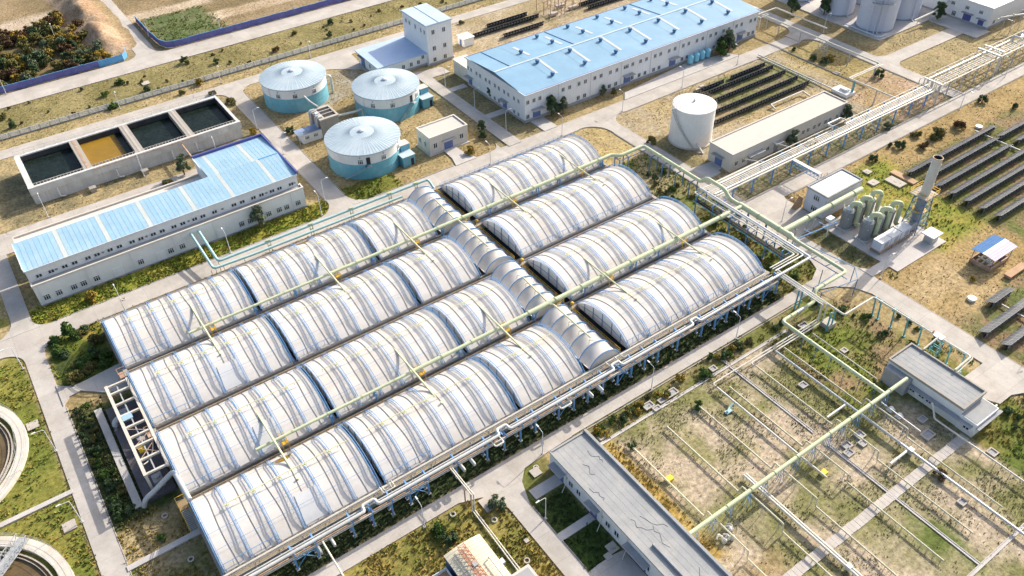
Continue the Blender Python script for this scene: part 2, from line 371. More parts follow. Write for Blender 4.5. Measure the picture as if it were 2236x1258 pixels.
ZONES = [  # x0, y0, x1, y1, soft edge, colour a, colour b, patch size
    (-90, 232, 420, 251, 1, OLV, OLV2, 9), (-90, 226, 420, 231, .6, TAN, OLV, 6),
    (-90, 259.5, 420, 480, 1, (.3, .22, .13), (.2, .15, .08), 14), (-90, 258, 34, 300, 3, (.2, .14, .07), (.12, .11, .05), 8),
    (-60, 300, 29, 314, 4, (.52, .42, .33), (.42, .33, .24), 6), (29, 266, 41, 330, 1.5, (.4, .29, .2), (.3, .2, .13), 5),
    (50, 262, 70, 288, 4, (.1, .13, .05), (.17, .18, .09), 7), (47, 288, 75, 294, 2, (.5, .4, .3), (.42, .33, .24), 7), (70, 272, 100, 279, 2, (.5, .4, .3), (.4, .3, .2), 6),
    (-90, -60, -14.5, 143, .5, GRN2, GRN, 6), (-60, 143, -14, 240, 1, GRN2, TAN, 6), (-90, 105.5, -26, 106, .5, GRN2, GRN, 6),
    (-10.8, 94, 0, 122, .4, (.09, .1, .04), DKG, 3), (-10.8, 60, 0, 86, .4, (.2, .18, .08), (.3, .24, .16), 4), (-10.5, 129.5, 0, 144.6, .4, GRN, DKG, 4),  # pergola hedge strip: dark growth with shade painted into its colour
    (-11, 149.8, 54, 156.2, .4, (.19, .21, .03), (.32, .28, .05), 3.5), (-4, 141, 76, 145, .2, (.3, .22, .05), (.2, .18, .04), 3),
    (-40, 188, 54, 222, .5, TAN, (.2, .17, .1), 5), (58.7, 150, 92, 222, .4, TAN, TAN2, 7), (58.7, 149, 72, 157.5, .8, (.13, .15, .03), (.2, .18, .04), 3),
    (66, 197, 90, 214, 2, (.27, .22, .14), (.33, .29, .23), 5),
    (-60, 0, 40.5, 67.3, .6, (.32, .245, .075), (.2, .185, .05), 5), (0, 69.9, 116, 75, .3, DKG, (.05, .06, .02), 3),  # dark weeds under the rack, deepened with painted shade
    (0, 69.95, 116, 75, .25, (.04, .055, .025), (.07, .085, .03), 2), (99.8, 42.5, 101.3, 60, .4, (.06, .05, .045), (.1, .085, .07), 2), (101.5, 28, 111, 44, .8, (.09, .08, .055), (.2, .17, .11), 3), (43.5, 45, 50.5, 65, .3, (.05, .085, .02), (.07, .09, .025), 3), (44.5, 60.5, 51, 69, .3, (.14, .15, .04), (.2, .17, .07), 2),  # shade painted into the front strip and beside both buildings; trench is dark soil
    (57.5, -40, 112, 63.5, .5, SND, (.2, .19, .08), 7), (57.4, 36, 62, 63, 1.2, (.4, .28, .1), (.33, .22, .06), 4), (56, 62.8, 120, 67.4, .6, (.14, .15, .04), (.24, .2, .1), 4),
    (100, 42, 122.5, 63, 1.5, BRN, GRN, 4), (110, 8, 124, 45, .8, (.11, .14, .03), (.2, .17, .05), 5), (112, 64, 122, 70, .6, BRN2, GRN, 4),
    (58, 10, 68, 33, 3, (.26, .19, .09), (.4, .3, .2), 5), (86, 10, 92, 33, 2, (.12, .15, .04), (.3, .26, .15), 4), (66, 47, 80, 58, 4, SND, (.24, .22, .1), 4),
    (113.8, 70, 127, 100, .6, (.1, .13, .03), (.2, .17, .06), 5), (113.8, 96, 127.4, 126, .6, (.13, .15, .035), (.32, .26, .15), 4), (111, 126, 127.5, 145, .5, (.42, .32, .15), TAN, 6),
    (131.4, 97, 200, 145.5, .5, TAN, (.36, .3, .22), 7), (132, 113, 137, 130, .4, (.27, .22, .11), (.2, .17, .09), 4), (160, 124, 192, 143, 1, (.28, .23, .15), (.2, .2, .08), 4),
    (133, 97, 300, 102.5, .4, (.16, .16, .08), (.26, .22, .13), 4), (132.4, -20, 300, 92.8, .4, (.38, .27, .13), (.3, .21, .09), 8), (150, 60, 172, 90, 3, (.2, .22, .035), (.3, .25, .06), 4),
    (132.4, 66, 137.5, 80, .3, (.09, .1, .045), (.14, .13, .07), 2), (168, 40, 220, 84, 2, (.15, .16, .05), (.25, .18, .1), 3), (133, 20, 175, 47, 1.5, (.13, .15, .05), (.27, .18, .11), 3),
    (133, 45, 150, 60, 3, (.42, .31, .17), (.35, .25, .12), 5), (190, 98, 213, 120, 1, (.42, .3, .21), (.36, .26, .14), 6), (196, 119, 213, 143, .5, (.36, .28, .13), (.3, .23, .1), 5),
    (117, 196, 200, 222, .6, (.42, .34, .24), (.33, .26, .15), 6), (100, 150, 113, 196, .3, (.22, .19, .1), (.3, .24, .13), 5), (217, 98, 300, 131, .4, TAN, (.3, .24, .13), 6), (217, 125, 228, 172, .4, TAN, TAN2, 5),
]
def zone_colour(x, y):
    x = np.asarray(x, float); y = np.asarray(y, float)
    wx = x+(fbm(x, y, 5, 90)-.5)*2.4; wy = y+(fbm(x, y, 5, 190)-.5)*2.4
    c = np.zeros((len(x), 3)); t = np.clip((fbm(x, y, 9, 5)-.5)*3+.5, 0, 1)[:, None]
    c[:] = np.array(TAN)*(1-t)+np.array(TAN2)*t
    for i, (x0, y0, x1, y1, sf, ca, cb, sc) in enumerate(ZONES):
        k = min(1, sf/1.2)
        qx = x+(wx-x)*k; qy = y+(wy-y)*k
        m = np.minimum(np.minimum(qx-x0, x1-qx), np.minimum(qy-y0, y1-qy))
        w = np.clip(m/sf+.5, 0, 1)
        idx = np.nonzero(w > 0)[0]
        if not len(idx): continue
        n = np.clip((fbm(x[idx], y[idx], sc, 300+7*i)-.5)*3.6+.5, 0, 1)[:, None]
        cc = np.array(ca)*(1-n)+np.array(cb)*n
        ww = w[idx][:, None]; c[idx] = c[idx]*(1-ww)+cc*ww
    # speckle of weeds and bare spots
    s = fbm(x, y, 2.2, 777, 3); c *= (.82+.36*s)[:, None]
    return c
xs = np.concatenate([[-2500, -900, -300, -120], np.arange(-80, 300.1, .9), [330, 400, 700, 1500, 4000]])
ys = np.concatenate([[-1500, -500, -120, -40], np.arange(-5, 345.1, .9), [380, 450, 700, 1500, 4000]])
gx, gy = np.meshgrid(xs, ys); gx = gx.ravel(); gy = gy.ravel(); nx, ny = len(xs), len(ys)
gz = (fbm(gx, gy, 6, 41)-.5)*.10-.06
pile = np.exp(-(((gx-36)/4.5)**2))*np.clip((gy-266)/6, 0, 1)*np.clip((335-gy)/10, 0, 1)
gz += pile*(3.2+2.6*(fbm(gx, gy, 7, 55)-.5)*2)
sag = np.exp(-(((gx-14)/16)**2+((gy-278)/15)**2)); gz -= sag*.8*fbm(gx, gy, 8, 66)
ii = np.arange((nx-1)*(ny-1)); ci = ii % (nx-1); ri = ii//(nx-1); a = ri*nx+ci
me = bpy.data.meshes.new('ground')
me.vertices.add(nx*ny); me.vertices.foreach_set('co', np.stack([gx, gy, gz], 1).ravel())
me.loops.add(4*len(a)); me.loops.foreach_set('vertex_index', np.stack([a, a+1, a+1+nx, a+nx], 1).ravel())
me.polygons.add(len(a)); me.polygons.foreach_set('loop_start', np.arange(len(a))*4); me.polygons.foreach_set('loop_total', np.full(len(a), 4))
me.update(calc_edges=True); me.shade_smooth()
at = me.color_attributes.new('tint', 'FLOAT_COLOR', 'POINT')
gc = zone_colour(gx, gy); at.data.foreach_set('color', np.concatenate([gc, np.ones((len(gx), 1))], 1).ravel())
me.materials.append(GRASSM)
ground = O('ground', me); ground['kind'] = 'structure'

PAVED = []  # layout coordinates below come from image pixels, projected through the fitted camera
ZL = [.03]
def road(name, poly, m='road', z=None):
    PAVED.append(poly); ZL[0] += .004
    return S(name, MB().prism(poly, -.15, z or ZL[0]), m, smooth=False)
def rect(x0, y0, x1, y1): return [(x0, y0), (x1, y0), (x1, y1), (x0, y1)]
def fillet(px, py, sx, sy, r, m='road'):
    """rounds a lawn corner at (px,py): fills between the corner and an arc whose centre lies towards (sx,sy)"""
    c = (px+sx*r, py+sy*r); n = 6
    pts = [(px, py)]
    for i in range(n+1):
        t = math.pi/2*i/n
        pts.append((c[0]-sx*r*math.cos(t), c[1]-sy*r*math.sin(t)))
    road('road_corner', pts, m)
road('upper_road', rect(-90, 250.7, 420, 259.2))
road('side_road', rect(41.4, 259, 47.2, 480)); fillet(41.4, 259.2, -1, 1, 4); fillet(47.2, 259.2, 1, 1, 3)
road('north_service_road', rect(-90, 221.6, 420, 226.3))
road('tower_apron', [(74, 222), (86, 215.4), (92.2, 210.6), (93, 206.8), (94.5, 223)])
road('tank_road', rect(54.2, 147, 58.7, 222)); fillet(58.7, 221.7, 1, -1, 4); fillet(54.2, 221.7, -1, -1, 4); fillet(54.2, 149.8, -1, 1, 5); fillet(58.7, 149.9, 1, 1, 5)
road('plant_road', rect(-60, 144.9, 208, 149.8)); fillet(100, 149.8, -1, 1, 3)
road('west_road', rect(-14.3, -60, -10.8, 190)); fillet(-14.3, 145, -1, -1, 4); fillet(-14.3, 149.8, -1, 1, 5); fillet(-10.8, 145, 1, -1, 4); fillet(-10.8, 149.8, 1, 1, 3)
road('settling_road', rect(-14, 178.6, 54.3, 187.2))
road('front_road', rect(-60, 67.3, 127, 69.8)); road('front_road_apron', [(38.4, 66), (34.4, 67.4), (40, 69.6), (58, 69.6), (57.4, 67.2), (52.3, 67), (47, 66.6), (45.2, 64.8), (43.7, 60.6), (40.7, 60.6), (40.4, 63.4)])
road('bottom_road', rect(40.6, -40, 43.7, 62)); road('bottom_yard', [(43.6, 46.2), (45.4, 46.4), (48.6, 46.3), (50.2, 46), (50.2, 20), (43.6, 20)])
road('doorway_path', rect(45, 60.7, 50.3, 62.7), 'pad'); road('lawn_path', rect(43.6, 52.5, 50.2, 53.9), 'pad')
road('east_road', rect(127.6, -60, 132.3, 64)); road('east_road_bend', [(116, 67.3), (120, 67.2), (123.6, 65.8), (126.3, 63.4), (127.6, 60), (132.3, 62), (132.7, 65.4), (131.8, 68), (131.5, 82), (126.2, 82), (126.2, 74), (125, 71.6), (121.6, 69.9), (116, 69.9)])
road('yard', [(123.6, 81), (139.4, 81), (139.4, 92), (142, 97), (123.6, 97)]); road('rack_road', rect(138, 92.9, 420, 96.9))
road('tank_farm_road', rect(127.4, 95, 131.4, 146)); fillet(127.4, 145, -1, -1, 6); fillet(131.4, 145, 1, -1, 4.5)
road('store_yard', [(131.3, 108.4), (135.6, 108.6), (136, 109.8), (137.5, 109.8), (137.5, 113.4), (131.3, 114.2)], 'pad')
road('cross_road', rect(207, 145.2, 217, 150.6)); road('silo_road', rect(212.2, 97, 216.8, 200)); fillet(212.2, 145.3, -1, -1, 4); fillet(212.2, 150.5, -1, 1, 5)
road('hall_road', rect(216.7, 118.6, 256, 123.4)); fillet(216.8, 118.6, 1, -1, 3.5); fillet(216.8, 123.4, 1, 1, 3); road('hall_apron', rect(251, 114.4, 258.6, 131), 'pad')
road('west_path', [(102, 149), (105.8, 149), (105.9, 193), (112, 193), (111.5, 197.5), (96, 200), (96, 197), (102.3, 194.8)])
road('door_path', rect(105.8, 182.3, 111, 184.4), 'pad'); road('door_path', rect(105.8, 163.6, 112, 165.9), 'pad'); road('door_path', rect(113.6, 149.5, 117.8, 155.8), 'pad')
road('hall_front_yard', [(141, 149.6), (143.8, 152.8), (170, 155.6), (184, 152.6), (186, 149.6)], 'pad')
road('pump_house_path', [(86.4, 149.5), (92.6, 149.5), (91.4, 152.4), (91, 157.6), (87.6, 157.6), (87.4, 153)], 'pad')
road('scrubber_pad', rect(137.5, 61.2, 154.3, 80.4), 'pad', .16); road('scrubber_path', [(132, 63.2), (137.6, 63.2), (137.6, 65.2), (133.4, 65.2), (132, 66.6)], 'pad')
road('blower_footpath', rect(-6.9, 96.2, -5.7, 121), 'pad'); road('clarifier_path', rect(-60, 105.2, -14.1, 106.1), 'pad'); road('basin_path', rect(-10.9, 85.9, 0, 86.9), 'pad')
road('driveway', [(-11, 131.4), (-9.3, 129.9), (-7.4, 129.3), (0, 130.2), (0, 122.4), (-4.1, 124.3), (-7.5, 127.4), (-9.6, 127.1), (-11, 125.4)])
road('east_apron', [(120.4, 36.4), (127.8, 36.4), (127.8, 18), (126.6, 28.2), (124.4, 29.2), (121, 29.2), (119.8, 31.5)])
road('silo_pad', [(226.6, 130.8), (262, 130.8), (262, 172.5), (226.6, 172.5)], 'pad', .25)
for nm, pts in (('kerb', [(-60, 149.95), (-11, 149.95)]), ('kerb', [(-6, 149.95), (49, 149.95)]), ('kerb', [(-5.5, 144.75), (75, 144.75)]), ('kerb', [(75, 144.75), (121, 144.75)]), ('kerb', [(64, 150.05), (86, 150.05)]),
                ('kerb', [(58.85, 155), (58.85, 217)]), ('kerb', [(54.05, 155), (54.05, 178)]), ('kerb', [(127.25, 97), (127.25, 138)]), ('kerb', [(131.55, 114.5), (131.55, 140)]), ('kerb', [(137, 144.75), (193, 144.75)]),
                ('kerb', [(-10.65, 60), (-10.65, 125)]), ('kerb', [(43.85, 47), (43.85, 60)]), ('kerb', [(132.45, 20), (132.45, 61.5)]), ('kerb', [(105.95, 150), (105.95, 192)]), ('kerb', [(143, 92.75), (300, 92.75)]), ('kerb', [(143, 97.05), (300, 97.05)]),
                ('kerb', [(217, 124), (217, 145)]), ('kerb', [(212.05, 100), (212.05, 141)]), ('kerb', [(-60, 250.55), (200, 250.55)]), ('kerb', [(60, 66.9), (115, 66.9)])):
    (x0, y0), (x1, y1) = pts
    k = MB()
    if y0 == y1: k.box(x0, y0-.07, -.1, x1, y0+.07, .12)
    else: k.box(x0-.07, y0, -.1, x0+.07, y1, .12)
    S(nm, k, 'kerb', smooth=False)
# slab footway through the pipe field: each slab apart
wk = bpy.data.objects.new('slab_footway', None); COL.objects.link(wk); wk['kind'] = 'structure'
sm = MB().box(-.42, -.8, -.05, .42, .8, .07).mesh('slab', 'slab', False); sm2 = MB().box(-.42, -.8, -.05, .42, .8, .07).mesh('slab', 'slab2', False)
for i in range(60):
    o = O('slab', random.choice((sm, sm, sm2)), wk, (57.6+.88*i, 28.72+random.uniform(-.04, .04), random.uniform(0, .03))); o.rotation_euler = (0, 0, random.uniform(-.015, .015))
PAVED.append(rect(57, 27.9, 111, 29.6))
# open drains of the field: shallow concrete channels
for x0, y0, x1, y1 in ((57, 63.1, 106, 63.1), (90.5, 63, 90.5, 44), (90.4, 41, 90.4, 14), (60, 13.8, 112, 13.8), (90.6, 65, 90.6, 63.2)):
    d = MB(); w = .16
    if y0 == y1:
        d.box(x0, y0-w-.12, -.1, x1, y0-w, .1); d.box(x0, y0+w, -.1, x1, y0+w+.12, .1); d.box(x0, y0-w, -.1, x1, y0+w, .02)
    else:
        d.box(x0-w-.12, y1, -.1, x0-w, y0, .1); d.box(x0+w, y1, -.1, x0+w+.12, y0, .1); d.box(x0-w, y1, -.1, x0+w, y0, .02)
    S('drain_channel', d, 'pad', smooth=False)
for x0, y0, x1, y1 in ((199, 119, 199, 152),):
    S('drain_channel', MB().box(x0-.25, y0, -.1, x0+.25, y1, .06), 'conc', smooth=False)

def inpoly(px, py, poly):
    ins = np.zeros(len(px), bool); n = len(poly); j = n-1
    for i in range(n):
        xi, yi = poly[i]; xj, yj = poly[j]
        if yi != yj:
            c = ((yi > py) != (yj > py)) & (px < (xj-xi)*(py-yi)/(yj-yi)+xi); ins ^= c
        j = i
    return ins
BLD = [rect(0, 74.3, 114, 141.2), rect(-8.3, 156, 50, 180), rect(-2, 194.5, 50.5, 213), rect(111.8, 155.7, 200, 193), rect(137, 107.4, 180, 115.2), rect(139, 81.8, 152, 88), rect(110, 28, 117.3, 45.6), rect(50.2, 20, 58, 64.8), rect(-4, 94, 0, 120), rect(93, 199.5, 118, 215), rect(83.8, 157.4, 95.3, 164)]
def allowed(x, y, grow=0):
    ok = np.ones(len(x), bool)
    for p in PAVED+BLD:
        xs_ = [q[0] for q in p]; ys_ = [q[1] for q in p]
        c = np.nonzero((x > min(xs_)) & (x < max(xs_)) & (y > min(ys_)) & (y < max(ys_)))[0]
        if len(c): ok[c] &= ~inpoly(x[c], y[c], p)
    for cx, cy, r in ((69.7, 206.1, 9.4), (87.6, 186, 9.2), (70.1, 165.7, 9.4), (140.9, 124.4, 5.7), (-33.4, 123.2, 16), (-34, 89.2, 16.7)):
        ok &= (x-cx)**2+(y-cy)**2 > r*r
    return ok
def tufts(name, m, areas, h, w, patch=None, blades=3):
    """low plants as real leaf-sized faces; areas = (x0,y0,x1,y1,per square metre)"""
    X = []; Y = []
    for x0, y0, x1, y1, d in areas:
        n = int((x1-x0)*(y1-y0)*d); X.append(RNG.uniform(x0, x1, n)); Y.append(RNG.uniform(y0, y1, n))
    x = np.concatenate(X); y = np.concatenate(Y)
    if patch:
        q = fbm(x, y, patch[0], patch[1], 3); k = q > patch[2]; x = x[k]; y = y[k]
    k = allowed(x, y); x = x[k]; y = y[k]; n = len(x)
    sc = RNG.uniform(.5, 1.3, n)
    V = []; 
    for b in range(blades):
        a = RNG.uniform(0, 2*np.pi, n); l = RNG.uniform(.35, 1, n)*w*sc; hh = h*sc*RNG.uniform(.5, 1.1, n)
        dx = np.cos(a); dy = np.sin(a); ox = RNG.normal(0, w*.35, n); oy = RNG.normal(0, w*.35, n); le = RNG.uniform(.1, .8, n)
        p0 = np.stack([x+ox-dx*l*.5, y+oy-dy*l*.5, np.full(n, -.04)], 1); p1 = np.stack([x+ox+dx*l*.5, y+oy+dy*l*.5, np.full(n, -.04)], 1)
        p2 = np.stack([x+ox+dx*l*.35-dy*hh*le, y+oy+dy*l*.35+dx*hh*le, hh], 1); p3 = np.stack([x+ox-dx*l*.35-dy*hh*le, y+oy-dy*l*.35+dx*hh*le, hh*.8], 1)
        V.append(np.stack([p0, p1, p2, p3], 1))
    V = np.concatenate(V).reshape(-1, 3); q = len(V)//4
    me = bpy.data.meshes.new(name); me.vertices.add(len(V)); me.vertices.foreach_set('co', V.astype(np.float32).ravel())
    me.loops.add(4*q); me.loops.foreach_set('vertex_index', np.arange(4*q)); me.polygons.add(q)
    me.polygons.foreach_set('loop_start', np.arange(q)*4); me.polygons.foreach_set('loop_total', np.full(q, 4)); me.update(calc_edges=True)
    me.materials.append(M[m]); o = O(name, me); o['kind'] = 'stuff'; return o
P2_OLD = set(bpy.data.objects)
# ------------------------------------------------------------------ the covered basins
ROWN = [122.65, 106.15, 89.95, 73.8]; WID = 14.45
ROWL = ['back', 'second', 'third', 'front']
basin = T('concrete_basin', 'long concrete treatment basin carrying the white arched membrane covers', 'basin', (0, 73, 0))
b = MB()
b.box(0, 73, 2.2, 111.3, 73.7, 5.0); b.box(0, 137.15, 2.2, 111.3, 137.95, 5.05); b.box(0, 73.7, 2.2, .7, 137.15, 4.9); b.box(110.6, 73.7, 2.2, 111.3, 137.15, 4.9)
P('outer_wall', b, 'conc', basin, smooth=False)
b = MB(); b.box(.7, 73.7, 2.2, 110.6, 137.15, 3.6)
P('basin_floor', b, 'dark', basin, smooth=False)
for r in range(3):      # walkway walls between the rows
    y1 = ROWN[r]-.95; y0 = ROWN[r+1]+WID-.1
    w = MB(); w.box(.7, y0, 3.4, 110.6, y1, 4.75); P('dividing_wall', w, 'conc', basin, smooth=False)
    w = MB(); w.box(.7, y1-.14, 4.75, 110.6, y1, 5.0); P('wall_curb', w, 'conc', basin, smooth=False)
for x0, x1 in ((25.3, 25.95), (50.75, 51.55), (73.3, 73.9)):
    w = MB(); w.box(x0, 73.7, 3.4, x1, 137.15, 4.2 if x1 < 70 else 4.5); P('cross_wall', w, 'conc', basin, smooth=False)
for r in range(4):      # beams carrying each row's edges
    w = MB(); w.box(.7, ROWN[r]-.05, 3.4, 110.6, ROWN[r]+.3, 4.6); w.box(.7, ROWN[r]+WID-.3, 3.4, 110.6, ROWN[r]+WID-.1, 4.7); P('edge_beam', w, 'conc', basin, smooth=False)

def arc_pt(t, base=5.25, rise=2.7):
    """point on the arch: t 0..1 from the near foot to the far foot -> (dy, z)"""
    h = WID/2; rad = (h*h+rise*rise)/(2*rise); th = math.asin(h/rad)
    a = -th+2*th*t
    return h+rad*math.sin(a), base+rise-rad+rad*math.cos(a), a
NT = 18
def truss_mesh(name):
    m = MB(); bot = []; tl = []; tr = []
    for i in range(NT+1):
        y, z, a = arc_pt(i/NT); k = .12; h = .2+.36*min(1, math.sin(math.pi*i/NT)*2.2)
        bot.append((0, y+math.sin(a)*k, z+math.cos(a)*k)); tl.append((-.17, y+math.sin(a)*h, z+math.cos(a)*h)); tr.append((.17, y+math.sin(a)*h, z+math.cos(a)*h))
    m.path(bot, .04, 4, False); m.path(tl, .062, 4, False); m.path(tr, .062, 4, False)
    for i in range(NT):
        if i % 2: m.bar(tl[i], tr[i], .015, 3)
        a, c = (bot[i], bot[i+1]) if i % 2 == 0 else (bot[i+1], bot[i])
        q = i+1 if i % 2 == 0 else i
        m.bar(bot[i] if i % 2 == 0 else bot[i+1], (tl if i % 4 < 2 else tr)[q], .013, 3)
    for y, z in (arc_pt(0)[:2], arc_pt(1)[:2]):
        m.box(-.35, y-.12, 4.6, .35, y+.12, z+.15) if False else None
        m.bar((-.3, y, z+.35), (-.3, y, 4.6), .05); m.bar((.3, y, z+.35), (.3, y, 4.6), .05); m.bar((-.3, y, z+.3), (.3, y, 4.7), .03, 3)
    return m.mesh(name, 'steelb')
TRUSS = truss_mesh('arch_truss')
def panel_mesh(bw, seed):
    rs = random.Random(seed); m = MB(); us = [0, .12, .25, .38, .46, .5, .54, .62, .75, .88, 1]; nt = 22; ph = rs.uniform(0, 6); amp = rs.uniform(.1, .3)
    d0 = rs.uniform(.035, .075)
    for i in range(nt+1):
        t = i/nt; y, z, a = arc_pt(t)
        for u in us:
            v = 1-abs(2*u-1); dep = d0*(v**1.6)*min(1, math.sin(math.pi*t)*3+.15)
            x = bw*u+amp*v*math.sin(2.2*math.pi*t+ph)*(1-.3*v)
            m.v.append((x, y-math.sin(a)*dep, z-math.cos(a)*dep))
    k = len(us)
    for i in range(nt):
        for j in range(k-1): m.f.append((i*k+j, i*k+j+1, (i+1)*k+j+1, (i+1)*k+j)); m.m.append(0)
    c = MB(); pts = [m.v[i*k+5] for i in range(nt+1)]
    c.path([(p[0], p[1]+.02, p[2]+.035) for p in pts], .06, 4, False)  # thin dark grey line down the middle of the bay
    for uu in (3, 7): pass
    return m.mesh('membrane_panel', 'memb', True, 80), c.mesh('valley_line', 'midline')
PAN = {}
def panel(bw, i):
    k = (round(bw, 2), i % 5)
    if k not in PAN: PAN[k] = panel_mesh(bw, i % 5+int(bw*10))
    return PAN[k]
def skirt_mesh(L, far=False):
    m = MB(); n = int(L/.28)
    for i in range(n+1):
        x = L*i/n; w = .09*math.sin(i*1.9)+.05*math.sin(i*.7)
        y = 0 if not far else WID
        s = 1 if far else -1
        m.v += [(x, y+s*(.02), 5.27), (x, y+s*(.12+w), 4.95), (x, y+s*(.06-w*.5), 4.6)]
    for i in range(n):
        for j in range(2): m.f.append((i*3+j, (i+1)*3+j, (i+1)*3+j+1, i*3+j+1)); m.m.append(0)
    return m
def gable_mb(x, side):
    """end wall: cloth above, fence slats below, posts"""
    m = MB(); n = 14; o = x
    for i in range(n+1):
        y, z, a = arc_pt(i/n); m.v += [(o, y, 4.55), (o, y, z-.03)]
    for i in range(n): m.f.append((2*i, 2*i+2, 2*i+3, 2*i+1)); m.m.append(0)
    return m
SEG = [(.6, 4.08, 6), (26.15, 4.06, 6), (51.7, 4.38, 3), (75.1, 5.0, 7)]
SEGL = ['leftmost section', 'middle section', 'short section before the tents', 'long section right of the tents']
ROWD = ['the back row', 'the second row', 'the third row', 'the front row']
gp = 0
for r in range(4):
    yn = ROWN[r]
    for s, (x0, bw, nb) in enumerate(SEG):
        L = bw*nb
        t = T('membrane_cover', 'white arched membrane cover, %s of %s' % (SEGL[s], ROWD[r]), 'membrane cover', (x0, yn, 0), 0, 'arched membrane covers over the basins')
        cut = {(0, 1): 3, (3, 0): 3, (1, 0): 3, (2, 0): 3}.get((r, s), -1)
        for i in range(nb):
            gp += 1; pm, cm = panel(bw, gp*7)
            o = O('membrane_panel', pm, t, (i*bw, 0, 0)); O('valley_line', cm, t, (i*bw, 0, 0))
        for i in range(nb+1): O('arch_truss', TRUSS, t, (i*bw, 0, 0))
        k = skirt_mesh(L); O('skirt', k.mesh('skirt', 'memb', True, 80), t)
        k = skirt_mesh(L, True); O('skirt', k.mesh('skirt', 'memb', True, 80), t)
        for xx in (0.05, L-.05):
            O('end_wall', gable_mb(xx, 1).mesh('end_wall', 'gable', False), t)
        ps = MB()
        for xx in (-.02, L+.02):
            for i in range(1, 6):
                y, z, a = arc_pt(i/6); ps.box(xx-.05, y-.05, 4.55, xx+.05, y+.05, z)
            ps.path([(xx, arc_pt(i/10)[0], (4.55+arc_pt(i/10)[1])/2+.1) for i in range(1, 10)], .04, 4, False)
        O('end_wall_post', ps.mesh('end_wall_post', 'steelbd', False), t)
        # ridge gas line with saddles, and tie rods
        q = MB(); ya, za, _ = arc_pt(.545); zr = za+.95
        xa, xb = (.9*bw if s == 0 else .3*bw), L-bw*(.25 if s != 3 else .9)
        if s == 3: xa = bw*.95
        q.bar((xa, ya, zr), (xb, ya, zr), .075, 6, caps=True)
        for i in range(nb+1):
            if xa-.3 <= i*bw <= xb+.3: q.box(i*bw-.3, ya-.3, za+.55, i*bw+.3, ya+.3, za+.62); q.bar((i*bw, ya, za+.6), (i*bw, ya, zr), .05)
        for i in range(nb):
            if xa < (i+.35)*bw < xb: q.bar((bw*(i+.35), ya, zr), (bw*(i+.35), ya, zr-.6), .05)
        O('ridge_pipe', q.mesh('ridge_pipe', 'ypipe'), t)
        for tt in (.2, .36, .8):
            yy, zz, aa = arc_pt(tt); q = MB(); q.bar((0, yy+math.sin(aa)*.5, zz+.5*math.cos(aa)), (L, yy+math.sin(aa)*.5, zz+.5*math.cos(aa)), .025, 4); O('tie_rod', q.mesh('tie_rod', 'steelb'), t)
        if s in (0, 1, 3): # service handrail low on the near slope
            q = MB(); y2, z2, a2 = arc_pt(.07); xa2 = 0 if s == 3 else (.2 if s == 0 else 0)
            q.bar((xa2, y2-.35, z2+.45), (xa2+2*bw if s != 3 else L, y2-.35, z2+.45), .05)
            for i in range(int((2*bw if s != 3 else L)/1.35)+1): q.bar((xa2+i*1.35, y2-.35, z2+.45), (xa2+i*1.35, y2-.8, 4.8), .04)
            O('service_rail', q.mesh('service_rail', 'steelb'), t)
        if cut >= 0:    # a repaired bay: flat patch sheet and an open hatch
            m = MB(); n = 8; bx = cut*bw
            for i in range(n+1):
                tt = .012+.3*i/n; y, z, a = arc_pt(tt)
                for u in (.04, .5, .97): m.v.append((bx+bw*u+(.5*bw*(i/n)*.2 if u < .1 else 0), y, z+.10+.0*u))
            for i in range(n):
                for j in range(2): m.f.append((i*3+j, i*3+j+1, (i+1)*3+j+1, (i+1)*3+j)); m.m.append(0)
            O('patch_sheet', m.mesh('patch_sheet', 'patch', True, 80), t)
            if (r, s) in ((0, 1), (3, 0)):
                h = MB(); tc = .80; n = 10; ring_ = []
                for i in range(n+1):
                    an = math.pi*i/n; y, z, a = arc_pt(tc+.07-.085*math.sin(an)); ring_.append((bx+bw*.52+1.35*math.cos(an), y, z+.02))
                h.add(ring_, [tuple(range(n+1))]); O('hatch_opening', h.mesh('hatch_opening', 'watery', False), t)
                y, z, a = arc_pt(tc+.07); e = MB(); e.bar((bx+.35, y, z+.08), (bx+bw-.35, y, z+.08), .09); O('hatch_edge', e.mesh('hatch_edge', 'rust'), t)

# saddle tents across the rows
def tent_pt(u, y, yl, base, rise, wd):
    h = wd/2; rad = (h*h+rise*rise)/(2*rise); th = math.asin(h/rad); a = -th+2*th*u
    return h+rad*math.sin(a), base+rise-rad+rad*math.cos(a)
NB = 5
tm = MB(); WX = 6.7; nu = 16; nv = 8; k = nu+1
for j in range(NB*nv+1):
    f = j/nv; fr = f-math.floor(f) if j < NB*nv else 0.; y = WID*f/NB
    s_ = math.sin(math.pi*fr)
    for i in range(nu+1):
        u = i/nu; x, z = tent_pt(u, y, WID, 4.95, 2.35, WX)
        sagd = 1.5*s_**.7*(math.sin(math.pi*u)**.45)*(1-.75*u)
        tm.v.append((x+.45*s_*math.sin(math.pi*u)*(1-u), y, max(4.7, z-sagd)))
for j in range(NB*nv):
    for i in range(nu): tm.f.append((j*k+i, j*k+i+1, (j+1)*k+i+1, (j+1)*k+i)); tm.m.append(0)
TENT = tm.mesh('tent_membrane', 'memb', True, 50)
am = MB(); am.path([(lambda q: (q[0], 0, q[1]+.1))(tent_pt(i/20, 0, 1, 4.95, 2.35, WX)) for i in range(21)], .1, 6, True)
am.bar((0, 0, 5.0), (0, 0, 4.4), .1); am.bar((WX, 0, 5.0), (WX, 0, 4.4), .1)
TARCH = am.mesh('tent_arch', 'steelb')
tw = MB(); n = 14
for i in range(n+1):
    x, z = tent_pt(i/n, 0, 1, 4.95, 2.35, WX); tw.v += [(x, 0, 4.4), (x, 0, z)]
for i in range(n): tw.f.append((2*i, 2*i+2, 2*i+3, 2*i+1)); tw.m.append(0)
